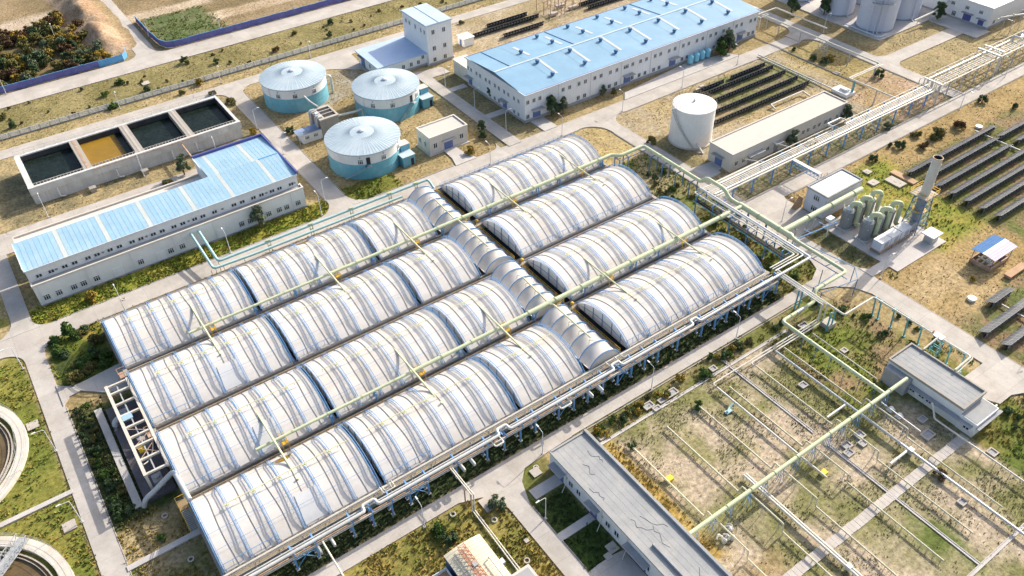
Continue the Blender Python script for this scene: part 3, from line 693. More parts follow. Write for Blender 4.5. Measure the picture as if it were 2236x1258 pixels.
TWALL = tw.mesh('tent_end_wall', 'gable', False)
for r in range(4):
    t = T('tent_canopy', 'scalloped white tent canopy with blue hoops in %s' % ROWD[r], 'tent canopy', (66.25, ROWN[r], 0), 0, 'scalloped tent canopies')
    O('tent_membrane', TENT, t)
    for i in range(NB+1): O('tent_arch', TARCH, t, (0, WID*i/NB, 0))
    for y in (.04, WID-.04): O('tent_end_wall', TWALL, t, (0, y, 0))
    for i in (1, 2, 3):
        q = MB(); y = WID*(i+.35)/NB; q.tube([(3.0, y, 6.4), (3.0, y, 7.45), (3.45, y-.9, 7.6)], .07, 6, .25); O('vent_stub', q.mesh('vent_stub', 'ypipe'), t)

# handrails: yellow rails along the walkways
def rail(name, label, pts, m='yel', h=1.0, sp=2.0, cat='handrail', r=.035, z=4.75, group=None):
    q = MB()
    for hh in (h, h*.5): q.path([(x, y, z+hh) for x, y in pts], r, 4, False)
    for (x0, y0), (x1, y1) in zip(pts[:-1], pts[1:]):
        n = max(1, int(math.hypot(x1-x0, y1-y0)/sp))
        for i in range(n+1): q.bar((x0+(x1-x0)*i/n, y0+(y1-y0)*i/n, z), (x0+(x1-x0)*i/n, y0+(y1-y0)*i/n, z+h), r, 4)
    return TP(name, label, cat, q, m, group)
for r in range(3):
    y = ROWN[r+1]+WID+.25
    rail('handrail', 'low yellow handrail on the walkway between %s and %s' % (ROWD[r], ROWD[r+1]), [(1, y), (66, y)], 'brown', .8, 2.5)
for r in range(4):
    rail('handrail', 'orange handrail along the dark gap, right of the tent canopy of %s' % ROWD[r], [(73.45, ROWN[r]+.3), (73.45, ROWN[r]+WID-.3)], 'yel', .9, 1.2, r=.04)
rail('handrail', 'orange handrail on the back parapet above the plant road', [(.3, 137.75), (66, 137.75)], 'brown', .7, 2.)
rail('handrail', 'grey handrail on the parapet behind the far right covers', [(75, 137.75), (110, 137.75)], 'steelb', 1.1, 1.3)
# lamp globes and small wall lamps where tents meet the gap
for r in range(3):
    q = MB(); q.lathe(74.3, ROWN[r]-1.1, [(0, 4.75), (.12, 4.75), (.12, 5.1), (.32, 5.15), (.38, 5.4), (.25, 5.62), (0, 5.68)], 10)
    TP('walkway_lamp', 'small orange globe lamp on the walkway by the tent gap of %s' % ROWD[r], 'lamp', q, 'yel')

# ------------------------------------------------------------------ the big gas pipes above the covers
def pipe_thing(name, label, pts, r, m='gpipe', n=12, flange=None, fm='gpiped', cat='pipe', bend=None, group=None, fr=1.22):
    t = T(name, label, cat, (pts[0][0], pts[0][1], 0), 0, group)
    q = MB(); q.tube(pts, r, n, bend); P('pipe_run', q, m, t)
    if flange:
        for a, b_ in zip(pts[:-1], pts[1:]):
            a = Vector(a); d = Vector(b_)-a; L = d.length
            for i in range(1, int(L/flange)+1):
                c = a+d*(i*flange/L)
                if (c-a).length < r*3 or (a+d-c).length < r*3: continue
                q = MB(); u = d.normalized(); q.path([c-u*.08, c+u*.08], r*fr, n, True); P('flange', q, fm, t)
    return t
pipe_thing('gas_pipe', 'thin left length of the long pale green pipe above the third row of covers', [(12.1, 90, 7), (40, 90, 7)], .26, flange=6.2)
pipe_thing('gas_pipe', 'thicker middle length of the long pale green pipe above the third row of covers', [(40, 90, 7), (64.9, 90, 7)], .36, flange=6.2)
pipe_thing('gas_pipe', 'thickest right length of the pale green pipe above the third row, reaching the pipe junction', [(64.9, 90, 7), (121.4, 90, 7)], .48, flange=6.2)
pipe_thing('gas_pipe', 'thin left length of the long pale green pipe above the back row of covers', [(12.4, 122.3, 7), (40, 122.3, 7)], .26, flange=6.2)
pipe_thing('gas_pipe', 'middle length of the long pale green pipe above the back row of covers', [(40, 122.3, 7), (65, 122.3, 7)], .34, flange=6.2)
pipe_thing('gas_pipe', 'long green pipe right of the back row tents, turning past the white tank', [(65, 122.3, 7), (112.4, 122.3, 7), (113.6, 120.8, 7), (121, 120.8, 7), (121, 101.7, 7), (121, 100.6, 8.7), (121, 95.2, 8.7), (121, 93.4, 7.2), (121.2, 90.6, 7.05)], .42, flange=6.2)
pipe_thing('gas_pipe', 'wide pale green header pipe running from the junction along the yard side', [(121.3, 90.9, 7), (121.3, 77.4, 7)], .62, flange=5.5)
pipe_thing('gas_pipe', 'wide pale green branch pipe leading to the scrubber vessels', [(121.6, 79, 7), (146.6, 79, 7)], .62, flange=7.4)
t = pipe_thing('gas_pipe', 'narrowed green pipe that leaves the wide header, crosses the road and drops at its corner', [(121.3, 77.4, 7), (121.3, 76.6, 7), (121.0, 75.2, 7), (121.0, 63.2, 7), (112.0, 63.2, 7), (110.6, 61.95, 5.7), (101.7, 61.9, 5.7), (101.7, 40.3, 5.7)], .34, flange=6.5)
q = MB(); q.path([(121.3, 77.5, 7), (121.3, 76.9, 7), (121.1, 76.2, 7)], [.7, .7, .36], 12, True); P('reducer', q, 'gpipe', t)
q = MB(); q.bar((107.6, 61.9, 5.7), (105.6, 61.9, 5.7), .37, 12, caps=True); P('damaged_sleeve', q, 'steel', t)
# crossing feed pipes over the covers
RLX = [(15.05, 'left'), (40.25, 'second'), (58.3, 'third')]
for r, lab in ((0, 'back'), (2, 'front')):
    for x, xl in RLX:
        y0 = ROWN[r+1]+6.4; y1 = ROWN[r]+7.6
        pipe_thing('feed_pipe', '%s yellowish feed pipe over the two %s rows, left of the tents' % (xl, lab), [(x, y0, 8.3), (x, y0+.05, 7.75), (x, y1, 7.75)], .17, 'ypipe', 8)
    for x, xl in ((82.6, 'near'), (102.1, 'far')):
        pipe_thing('feed_pipe', '%s slim feed pipe over the two %s rows, right of the tents' % (xl, lab), [(x, ROWN[r+1]+6.6, 8.3), (x, ROWN[r+1]+6.65, 7.75), (x, ROWN[r]+7.6, 7.75)], .16, 'ypipe', 8)
    pipe_thing('feed_pipe', 'yellowish feed pipe over the tent canopies of the two %s rows' % lab, [(69.6, ROWN[r+1]+4, 7.75), (69.6, ROWN[r]-1.4, 7.75), (69.6, ROWN[r]-.5, 7.0), (69.6, ROWN[r]+8, 7.75)], .16, 'ypipe', 8)
# yellow valve platforms that carry the green pipes
for yb, rl in ((122.3, 'back'), (90.0, 'third')):
    for x, xl in ((16.5, 'left end'), (41.7, 'second feed pipe'), (59.6, 'third feed pipe'), (71.2, 'tents'), (84.0, 'near slim feed pipe'), (103.4, 'far slim feed pipe')):
        t = T('valve_platform', 'yellow valve platform under the %s row green pipe, near the %s' % (rl, xl), 'platform', (x, yb, 4.7), 0, 'yellow valve platforms under the green pipes')
        q = MB(); q.box(x-.5, yb-1.1, 6.3, x+.5, yb-.3, 6.36); P('deck', q, 'yel', t)
        for sx in (-.48, .48):
            for sy in (-1.1, .7): q = MB(); q.box(x+sx-.05, yb+sy-.05, 4.6, x+sx+.05, yb+sy+.05, 7.0); P('leg', q, 'yel', t)
        q = MB()
        for hz in (6.55, 7.0): q.path([(x-.48, yb-1.1, hz), (x+.48, yb-1.1, hz), (x+.48, yb+.7, hz), (x-.48, yb+.7, hz)], .04, 4, False)
        P('guard_rail', q, 'yel', t)
    for x in (24.8, 33, 49.6, 66.2, 78, 91, 97, 109.5):
        q = MB(); q.box(x-.12, yb-.5, 4.6, x+.12, yb-.3, 6.75); q.box(x-.12, yb+.3, 4.6, x+.12, yb+.5, 6.75); q.box(x-.14, yb-.55, 6.5, x+.14, yb+.55, 6.7)
        TP('pipe_trestle', 'small steel trestle under the green pipe of the %s row' % rl, 'pipe support', q, 'steelb', 'trestles under the green pipe of the %s row' % rl)

def run(name, label, pts, r, m='pipe', n=10, sup=None, group=None, cat='pipe', bend=None):
    q = MB(); q.tube(pts, r, n, bend)
    return TP(name, label, cat, q, m, group)
run('rack_pipe', 'slim pale pipe right beside the walkway of the front rack', [(-12, 72.35, 5.1), (111, 72.35, 5.1)], .07, 'wpipe', 6)
run('rack_pipe', 'slim pale pipe on the basin parapet behind the walkway', [(-2, 73.25, 5.35), (110, 73.25, 5.35)], .11, 'wpipe', 6)
run('rack_pipe', 'thin upper pipe of the front rack lying on the parapet edge', [(-2, 72.95, 5.6), (110, 72.95, 5.6)], .05, 'pipe', 6)
q = MB(); q.box(-2, 72.42, 4.9, 110, 73.0, 4.97); w = TP('walkway', 'narrow ochre grating walkway between the pipe rack and the front covers', 'walkway', q, 'brown')
for i, x in enumerate(np.arange(1, 110, 3.6)):
    q = MB(); q.box(x-.06, 71.9, 4.7, x+.06, 73.3, 4.85); q.box(x-.05, 72.36, 4.85, x+.05, 72.46, 5.9)
    TP('walkway_bracket', 'small grey bracket post of the grating walkway in front of the covers', 'bracket', q, 'steel', 'bracket posts of the front walkway', False)
rail('handrail', 'long grey handrail on the outer edge of the front walkway', [(-2, 72.42), (110, 72.42)], 'steel', 1.0, 3.6, z=4.9)
q = MB(); q.tube([(24.8, 73.3, 5.7), (24.8, 72.0, 5.7), (26.8, 72.0, 5.7), (26.8, 73.3, 5.7)], .1, 8, .25); q.tube([(25.2, 73.3, 5.6), (25.2, 72.4, 5.6), (26.4, 72.4, 5.6), (26.4, 73.3, 5.6)], .08, 8, .2)
TP('expansion_loop', 'white pipe loop on the parapet at the gap between the first two front covers', 'pipe loop', q, 'wpipe')
q = MB(); q.tube([(69.2, 73.2, 5.6), (69.2, 71.9, 5.6), (71.3, 71.9, 5.6), (71.3, 73.2, 5.6)], .12, 8, .25); q.tube([(72.6, 73.2, 5.5), (72.6, 72.2, 5.5), (73.8, 72.2, 5.5)], .1, 8, .2)
TP('expansion_loop', 'white pipe loop on the parapet beside the front tent canopy', 'pipe loop', q, 'wpipe')
t = T('stair_landing', 'yellow railed stair landing at the left end of the covers', 'stair', (-.5, 88.5, 0)); q = MB(); q.box(-1.2, 87.6, 4.85, .6, 89.6, 4.95); P('landing', q, 'brown', t, smooth=False)
for i in range(13): q = MB(); q.box(-1.1, 87.4-.2*i, 4.7-.18*i, .0, 87.62-.2*i, 4.76-.18*i); P('tread', q, 'steel', t, smooth=False)
q = MB()
for x in (-1.15, .05): q.bar((x, 87.6, 5.8), (x, 85.0, 3.4), .05); q.bar((x, 87.6, 4.8), (x, 85.0, 2.4), .08)
q.path([(.6, 89.6, 5.9), (-1.2, 89.6, 5.9), (-1.2, 87.6, 5.9)], .05, 4, False); q.path([(-1.2, 89.6, 5.4), (-1.2, 87.6, 5.4)], .05, 4, False)
for x, y in ((-1.2, 89.6), (-1.2, 88.6), (-1.2, 87.6), (0, 89.6)): q.bar((x, y, 4.9), (x, y, 5.9), .05)
P('stair_rail', q, 'yel', t); q = MB()
for y in (87.8, 89.4): q.bar((-1.1, y, 2.36), (-1.1, y, 4.85), .08)
P('leg', q, 'brown', t)
for y, l in ((121.5, 'back'), (105.4, 'middle')): q = MB(); q.box(-.9, y-.8, 4.7, .4, y+.8, 4.85); q.path([(.4, y+.8, 5.8), (-.9, y+.8, 5.8), (-.9, y-.8, 5.8), (.4, y-.8, 5.8)], .05, 4, False); q.bar((-.9, y-.8, 4.8), (-.9, y-.8, 5.8), .05); q.bar((-.9, y+.8, 4.8), (-.9, y+.8, 5.8), .05); TP('stair_landing', 'small rusty railed landing at the left end of the covers, %s one' % l, 'landing', q, 'rust')


# the covered basins stand low: whole group scaled about the camera, plan 2.2 per cent larger than first drawn above, everything 2.41 m lower (wall tops 2.7 m above the road)
for o in [o for o in bpy.data.objects if o not in P2_OLD and o.parent is None]:
    o.location = (o.location.x*1.022, o.location.y*1.022, o.location.z*1.022-2.41); o.scale = (1.022,)*3
pipe_thing('gas_pipe', 'long pale green pipe crossing the pipe field between the two grey roofed buildings', [(57.6, 40.75, 3.9), (60.5, 40.75, 3.9), (84, 40.75, 3.9), (109.5, 40.75, 3.9)], .34, flange=5.2)
# ------------------------------------------------------------------ pipe racks
def column(t, x, y, h, m='steelb', w=.13, foot=True):
    q = MB(); q.box(x-w, y-w, 0, x+w, y+w, h)
    P('column', q, m, t, smooth=False)
    if foot: q = MB(); q.box(x-.28, y-.28, 0, x+.28, y+.28, .2); P('footing', q, 'conc', t, smooth=False)
FR_G = 'steel columns of the front pipe rack'
def bent(x, lab, y0=71.55, y1=72.75, h=4.6, m='steelb', group=FR_G, beam=True):
    t = T('rack_column', lab, 'pipe support', (x, y0, 0), 0, group)
    column(t, x, y0, h, m); column(t, x, y1, h, m)
    q = MB(); q.box(x-.12, y0-.9, h-.1, x+.12, y1+.2, h+.08); q.box(x-.1, y0-.5, h-1.0, x+.1, y1+.1, h-.85); q.bar((x, y0, h-2.2), (x, y0-.9, h-.1), .06); P('cross_beam', q, m, t)
    return t
def tower(x0, x1, lab, y0=71.55, y1=72.75, h=4.6, m='steelb', group=FR_G):
    t = T('rack_tower', lab, 'pipe support', (x0, y0, 0), 0, group)
    for x in (x0, x1):
        for y in (y0, y1): column(t, x, y, h, m)
        q = MB(); q.box(x-.12, y0-.9, h-.1, x+.12, y1+.2, h+.08); P('cross_beam', q, m, t)
    for y in (y0-.02, y1+.02):
        q = MB(); q.bar((x0, y, .4), (x1, y, h-.3), .06); q.bar((x1, y, .4), (x0, y, h-.3), .06); q.bar((x0, y, h*.55), (x1, y, h*.55), .07); P('cross_brace', q, m, t)
    return t
for x in (18.9, 22.2, 25.5, 37.2, 43.1, 46.5, 49.8, 52.9, 64.2, 67.6, 77.4, 80.6, 85.5, 91.7, 101.6, 104.7):
    bent(x, 'plain blue steel column of the pipe rack in front of the covers')
for x0, x1, l in ((9.6, 13.0, 'lower left, near the frame edge'), (28.7, 32., 'left of the pipe that crosses the road'), (57.8, 61.1, 'opposite the grey felt roof'), (71, 74.2, 'by the front tent canopy'), (95.2, 98.4, 'opposite the shrubs of the pipe field'), (108.6, 112.4, 'at the right end of the rack')):
    tower(x0, x1, 'cross braced blue rack tower, '+l)
# main grey pipe with its sideways jogs
pts = [(-12, 71.1, 5.2)]
for a, b_ in ((21.1, 23.3), (45.4, 47.4), (69.6, 71.4), (88.6, 90.2)):
    pts += [(a, 71.15, 5.2), (a, 72.2, 5.35), (b_, 72.2, 5.35), (b_, 71.15, 5.2)]
pts += [(112.0, 71.3, 5.25), (121.0, 71.3, 5.3), (121.0, 102.1, 5.3)]
run('rack_pipe', 'fattest grey pipe along the outer edge of the front rack, with small sideways jogs', pts, .27, 'pipe', 12, bend=.45)
run('rack_pipe', 'rust stained pipe slung below the fat grey pipe of the front rack', [(-12, 71.2, 4.15), (112, 71.2, 4.15)], .17, 'rust')
run('rack_pipe', 'thin white pipe at the lower outer edge of the front rack', [(-12, 70.75, 4.5), (111, 70.75, 4.5)], .09, 'wpipe', 6)
run('rack_pipe', 'thin white pipe beneath the rusty pipe of the front rack', [(-12, 71.0, 3.75), (111, 71.0, 3.75)], .075, 'wpipe', 6)
run('rack_pipe', 'grey pipe between the walkway and the fat pipe of the front rack', [(-12, 72.0, 4.75), (111, 72.0, 4.75)], .12, 'pipe', 8)
LOOP = [(13.1, 'lower left pair, left'), (15.2, 'lower left pair, right'), (37.6, 'middle pair, left'), (39.5, 'middle pair, right'), (63.5, 'right pair, left'), (65.7, 'right pair, right')]
for x, l in LOOP:
    q = MB(); q.tube([(x, 71.2, 4.05), (x, 69.55, 4.05), (x, 69.55, 3.55), (x, 71.2, 3.55)], .2, 8, .28)
    TP('expansion_loop', 'pill shaped grey pipe loop hanging out of the front rack, %s' % l, 'pipe loop', q, 'pipe')
for x0, x1, l in ((43.9, 45.5, 'left'), (57.2, 59.4, 'right')):
    q = MB(); q.tube([(x0, 71.4, 4.4), (x0, 70.1, 4.4), (x1, 70.1, 4.4), (x1, 71.4, 4.4)], .15, 8, .3)
    TP('expansion_loop', 'square white pipe loop jutting from the front rack, %s of the two' % l, 'pipe loop', q, 'wpipe')
q = MB(); q.tube([(13.9, 71.0, 4.5), (13.9, 55, 4.5)], .14, 8); TP('road_crossing_pipe', 'pale pipe crossing above the road at the lower edge of the picture', 'pipe', q, 'wpipe')
t = T('road_crossing_pipe', 'twin pale pipes that cross the road, drop beside two posts and run past the container', 'pipe', (35.8, 70, 0))
q = MB(); q.tube([(35.7, 71, 4.6), (35.7, 64.75, 4.6), (35.7, 64.75, .35), (35.45, 51.5, .35)], .1, 8, .2); P('pipe_run', q, 'wpipe', t)
q = MB(); q.tube([(36.05, 71, 4.5), (36.05, 64.6, 4.5), (36.05, 64.6, .35), (35.85, 51.5, .35)], .1, 8, .2); P('pipe_run', q, 'wpipe', t)
for x, y in ((35.3, 66.0), (36.3, 66.0)): q = MB(); q.box(x-.08, y-.08, 0, x+.08, y+.08, 4.45); P('post', q, 'rust', t, smooth=False)

# north-south rack at the right end of the covers
for y in (100.5, 95.5, 90.5, 85.5, 80.5, 76.2):
    t = T('rack_column', 'dark blue steel frame of the rack at the right end of the covers', 'pipe support', (119, y, 0), 0, 'frames of the rack right of the covers')
    for x in (118.7, 121.9): column(t, x, y, 5.0, 'steelbd', .11)
    q = MB(); q.box(118.3, y-.1, 4.9, 122.2, y+.1, 5.08); q.box(118.5, y-.1, 3.2, 122, y+.1, 3.36); q.bar((118.7, y, .4), (121.9, y, 3.1), .06); q.bar((121.9, y, .4), (118.7, y, 3.1), .06); P('cross_beam', q, 'steelbd', t)
run('rack_pipe', 'outer white pipe of the rack right of the covers', [(140, 101.9, 4.75), (119.4, 101.9, 4.75), (119.4, 73.9, 5.2), (112.2, 73.9, 5.2)], .15, 'wpipe', bend=.4)
run('rack_pipe', 'second white pipe of the rack at the right end of the covers', [(140, 101.4, 4.75), (120, 101.4, 4.8), (120, 73.3, 5.25), (112.2, 73.3, 5.25)], .11, 'wpipe', bend=.4)
run('rack_pipe', 'middle grey pipe of the rack at the right end of the covers', [(121.4, 99.8, 5.2), (120.5, 99.2, 5.3), (120.5, 72.6, 5.3), (112.2, 72.6, 5.3)], .16, 'pipe', bend=.5)
q = MB()
for x in (118.6, 119.0, 119.5): q.box(x-.13, 74.5, 3.42, x+.13, 101, 3.55)
TP('cable_tray', 'black cable trays low on the rack right of the covers', 'cable tray', q, 'black')
run('rack_pipe', 'teal edge pipe low on the rack right of the covers', [(118.2, 75, 3.6), (118.2, 101, 3.6)], .08, 'tealpost', 6)
for y in (119.2, 115, 110.5, 106): 
    q = MB(); q.box(122.0, y-.1, 0, 122.2, y+.1, 4.2); q.box(124.6, y-.1, 0, 124.8, y+.1, 4.2); q.box(121.8, y-.1, 4.1, 125, y+.1, 4.25)
    TP('pipe_trestle', 'thin dark trestle under the green pipe beside the grassy strip right of the covers', 'pipe support', q, 'steelbd', 'trestles beside the grassy strip')
for x in (115.5, 118.2):
    q = MB(); q.box(x-.1, 122.5, 0, x+.1, 122.7, 4.2); q.box(x-.1, 124.2, 0, x+.1, 124.4, 4.2); q.box(x-.1, 122.4, 4.1, x+.1, 124.5, 4.25)
    TP('pipe_trestle', 'thin dark trestle under the bend of the green pipe near the white tank', 'pipe support', q, 'steelbd', 'trestles at the bend near the white tank')
q = MB(); q.bar((116, 122.6, 4.0), (124, 122.6, 4.0), .1); q.bar((116, 124.3, 4.0), (124, 124.3, 4.0), .1)
TP('trestle_beam', 'twin thin beams under the green pipe bend near the white tank', 'beam', q, 'steelbd')
for y in (90, 85):
    q = MB(); q.box(123.8, y-.15, 0, 124.1, y+.15, 4.1); TP('header_post', 'dark post under the wide green header pipe', 'pipe support', q, 'steelbd', 'posts under the wide header')
for x, l in ((127.5, 'over the yard'), (133.5, 'over the yard edge')):
    q = MB(); q.box(x-.12, 79.9, 0, x+.12, 80.15, 4.1); q.box(x-.12, 81.3, 0, x+.12, 81.55, 4.1); q.box(x-.12, 79.8, 4.0, x+.12, 81.65, 4.12); TP('pipe_trestle', 'steel trestle under the wide branch pipe %s' % l, 'pipe support', q, 'steel')
# light blue box frame where the narrow green pipe turns over the road
t = T('pipe_gantry', 'thin blue steel frame carrying the corner of the narrow green pipe above the road', 'frame', (121, 63, 0))
q = MB()
FK = 1.022  # same factor as the basin group scaled about the camera
for x, y in ((121.9, 76), (124.2, 63.4), (121.6, 60.8), (118.5, 66.5), (113, 62.3), (113, 64.2)):
    q.bar((x*FK, y*FK, 0), (x*FK, y*FK, 4.15), .09)
P('leg', q, 'steelbd', t)
q = MB()
for a, b_ in (((121.9, 76), (124.2, 63.4)), ((119.6, 75), (120, 62)), ((124.2, 63.4), (121.6, 60.8)), ((121.6, 60.8), (113, 62.3)), ((120, 64.4), (113, 64.2)), ((113, 62.3), (113, 64.2)), ((122.8, 70), (119.8, 70)), ((123.5, 66.5), (120, 67))): q.bar((a[0]*FK, a[1]*FK, 4.15), (b_[0]*FK, b_[1]*FK, 4.15), .09)
P('beam', q, 'steelbd', t)

# right hand rack: left stretch low, right stretch higher after the portal
RG = 'steel frames of the long rack on the right'
for x in list(np.arange(128.6, 204, 6.6)):
    if 131.5 < x < 133: x += 1.5
    t = T('rack_column', 'blue steel frame under the left stretch of the long rack on the right', 'pipe support', (x, 98.7, 0), 0, RG)
    for y in (98.6, 102.3): column(t, x, y, 4.2, 'steelb', .13, False)
    q = MB(); q.box(x-.12, 97.8, 4.15, x+.12, 102.8, 4.32); q.box(x-.1, 98.2, 3.1, x+.1, 102.6, 3.25); q.bar((x, 98.6, .3), (x, 102.3, 3.1), .06); q.bar((x, 102.3, .3), (x, 98.6, 3.1), .06); P('cross_beam', q, 'steelb', t)
for x in list(np.arange(211, 302, 6.4)):
    t = T('rack_column', 'grey steel frame under the right stretch of the long rack beyond the portal', 'pipe support', (x, 98.7, 0), 0, 'frames of the rack beyond the portal')
    for y in (98.6, 103.2): column(t, x, y, 5.0, 'steel', .13, False)
    q = MB(); q.box(x-.12, 97.5, 4.95, x+.12, 103.8, 5.12); q.box(x-.1, 98.2, 3.6, x+.1, 103.4, 3.75); q.bar((x, 98.6, .3), (x, 103.2, 3.6), .06); q.bar((x, 103.2, .3), (x, 98.6, 3.6), .06); P('cross_beam', q, 'steel', t)
LP = [(98.1, .2, 'wpipe', 'front pale'), (98.9, .27, 'pipe', 'fat grey'), (99.6, .11, 'wpipe', 'thin white'), (100.1, .11, 'pipe', 'thin grey'), (100.6, .13, 'wpipe', 'slim white'), (101.2, .18, 'pipe', 'medium grey'), (102.3, .12, 'wpipe', 'rear white')]
for i, (y, r, m, l) in enumerate(LP):
    x0 = 122.5 if i < 4 else 126
    pts = [(x0, y, 4.6)]
    if i == 5: pts += [(165.5, y, 4.6), (165.5, y, 5.6), (165.5, y+1.6, 5.6), (170.5, y+1.6, 5.6), (170.5, y, 5.6), (170.5, y, 4.6)]
    if i == 2: pts += [(155.5, y, 4.6), (155.5, y, 5.3), (155.5, y+1.2, 5.3), (158.2, y+1.2, 5.3), (158.2, y, 5.3), (158.2, y, 4.6)]
    pts += [(203.2+.35*i, y, 4.6), (203.2+.35*i, y, .6 if i in (2, 4) else 3.0)]
    run('rack_pipe', '%s pipe on the left stretch of the long right hand rack' % l, pts, r, m, 10 if r > .15 else 7, bend=.35)
LP2 = [(97.9, .19, 'wpipe', 'front pale'), (98.9, .13, 'wpipe', 'slim white'), (99.5, .12, 'pipe', 'thin grey'), (100.2, .12, 'wpipe', 'central white'), (100.9, .12, 'pipe', 'narrow grey'), (102.1, .31, 'pipe', 'fat grey'), (103.5, .13, 'wpipe', 'rear white')]
for i, (y, r, m, l) in enumerate(LP2):
    pts = [(204.6+.3*i, y, 1.2), (204.6+.3*i, y, 5.45)]
    if i == 6: pts = [(204.3, y, 3.2), (204.3, y, 5.45)]
    pts += [(232, y, 5.45)] if i else [(232, y, 5.45)]
    if i == 5: pts += [(246, y, 5.45), (246, y, 6.6), (246, y-1.8, 6.6), (250, y-1.8, 6.6), (250, y, 6.6), (250, y, 5.45)]
    pts += [(310, y, 5.45)]
    run('rack_pipe', '%s pipe on the higher right stretch of the long right hand rack' % l, pts, r, m, 10 if r > .15 else 7, bend=.35)
for x, z, y0, y1, l in ((204.9, 5.9, 97.6, 102.6, 'where the long rack steps up'), (231.5, 6.3, 97.2, 103.9, 'first of the pair near the top right'), (234.6, 6.3, 98.2, 103.9, 'second of the pair near the top right')):
    t = T('pipe_portal', 'grey portal beam across the pipes, %s' % l, 'portal', (x, y0, 0)); q = MB(); q.box(x-.2, y0, z-.18, x+.2, y1, z+.18); P('beam', q, 'pipe', t, smooth=False)
    for y in (y0+.15, y1-.15): q = MB(); q.box(x-.12, y-.12, 0, x+.12, y+.12, z-.18); P('leg', q, 'pipe', t, smooth=False)
t = T('gantry', 'blue truss gantry with a white top pipe reaching from the long rack over the yard', 'gantry', (148, 97.5, 0))
q = MB()
for z in (3.3, 4.4):
    for x in (147.2, 148.4): q.bar((x, 98, z), (x, 90.2, z), .08)
for i in range(8):
    y = 98-i*1.1
    for x in (147.2, 148.4): q.bar((x, y, 3.3), (x, y-1.1 if i < 7 else y, 4.4), .05); q.bar((x, y, 4.4), (x, y, 3.3), .05)
    q.bar((147.2, y, 4.4), (148.4, y, 4.4), .05)
P('truss', q, 'steelb', t); q = MB(); q.box(147.3, 90.2, 4.45, 148.3, 98, 4.6); P('top_duct', q, 'wpipe', t, smooth=False)
for x in (147.2, 148.4): q = MB(); q.bar((x, 90.3, 0), (x, 90.3, 3.3), .07); P('leg', q, 'steel', t)
run('wall_pipe', 'short white pipe from the store corner to the right hand rack', [(141, 107.4, 2.6), (141, 101.5, 4.6)], .12, 'wpipe', 8)
run('wall_pipe', 'short white pipe from store to right hand rack, by the round tree', [(151.5, 107.4, 3.2), (151.5, 101.5, 4.6)], .12, 'wpipe', 8)

# slim pipe bridge at the upper right
t = T('pipe_bridge', 'slim pipe bridge on thin posts crossing the dry lawn at the upper right', 'pipe bridge', (205.6, 116.6, 0))
q = MB(); q.tube([(205.7, 190, 4.3), (205.7, 116.5, 4.3), (191.9, 116.4, 4.3), (191.9, 101, 4.5)], .2, 8, .5); P('pipe_run', q, 'wpipe', t)
q = MB(); q.tube([(206.1, 190, 4.25), (206.1, 116.0, 4.25), (192.3, 115.9, 4.25), (192.3, 101, 4.4)], .1, 6, .5); P('pipe_run', q, 'pipe', t)
for x, y in ((205.3, 152), (205.2, 143.8), (205.2, 126.2), (204.8, 117.2), (205.6, 117.4), (192.1, 107.6)): q = MB(); q.box(x-.12, y-.12, 0, x+.12, y+.12, 4.15); P('post', q, 'steel', t, smooth=False)
q = MB(); q.box(191.7, 114.2, 0, 192.1, 114.7, 4.15); P('post', q, 'tealpost', t, label='thicker teal post', smooth=False)
q = MB()
for x in (205, 206.6):
    for y in (134.6, 136.8): q.bar((x, y, 0), (x, y, 4.1), .07)
for z in (1.4, 2.8, 4.1): q.path([(205, 134.6, z), (206.6, 134.6, z), (206.6, 136.8, z), (205, 136.8, z), (205, 134.6, z)], .05, 4, False)
q.bar((205, 134.6, .2), (206.6, 134.6, 2.8), .05); q.bar((206.6, 136.8, .2), (205, 136.8, 2.8), .05); P('braced_tower', q, 'steel', t)
t = T('road_gantry', 'pipe gantry frame standing at the road corner behind the blue roofed hall', 'gantry', (204, 159, 0)); q = MB()
for x in (203, 206.4):
    for y in (157.6, 161): q.bar((x, y, 0), (x, y, 4.6), .1)
q.path([(203, 157.6, 4.6), (206.4, 157.6, 4.6), (206.4, 161, 4.6), (203, 161, 4.6), (203, 157.6, 4.6)], .1, 4, False); P('frame', q, 'steel', t)
q = MB(); q.tube([(200, 159.5, 4.8), (212, 159.5, 4.8), (212, 140, 4.8)], .22, 8, .5); P('pipe_run', q, 'wpipe', t)

# three pipe bridge across the lower road, then along the teal posts
t = T('pipe_bridge', 'white pipes crossing the lower right road and turning on to teal posts', 'pipe bridge', (112.6, 72, 0))
q = MB(); q.tube([(112.9, 72.6, 5.1), (112.9, 56.7, 5.0), (121.4, 56.6, 5.0), (121.7, 36.9, 5.0), (117.1, 36.8, 4.6)], .19, 10, .5); P('pipe_run', q, 'wpipe', t)
q = MB(); q.tube([(121.9, 56.2, 4.75), (122.1, 36.6, 4.75), (117.1, 36.3, 4.4)], .09, 8, .4); P('pipe_run', q, 'wpipe', t)
for k, (x, yb) in enumerate(((112.4, 61.2), (111.95, 60.75), (112.65, 60.3))):
    x2 = (84.25, 93.5, 99.4)[k]
    q = MB(); q.tube([(x, 72.3, 5.0), (x, yb, 5.0), (x, yb, .9-.12*k), (x2, yb, .9-.12*k), (x2, yb-.6, .8)], (.13, .11, .13)[k], 8, .3); P('pipe_run', q, ('wpipe', 'pipe', 'wpipe')[k], t)
for y in (66.2, 58.6):
    for x in (111.8, 113.1): q = MB(); q.box(x-.12, y-.12, 0, x+.12, y+.12, 4.8); P('post', q, 'tealpost', t, smooth=False)
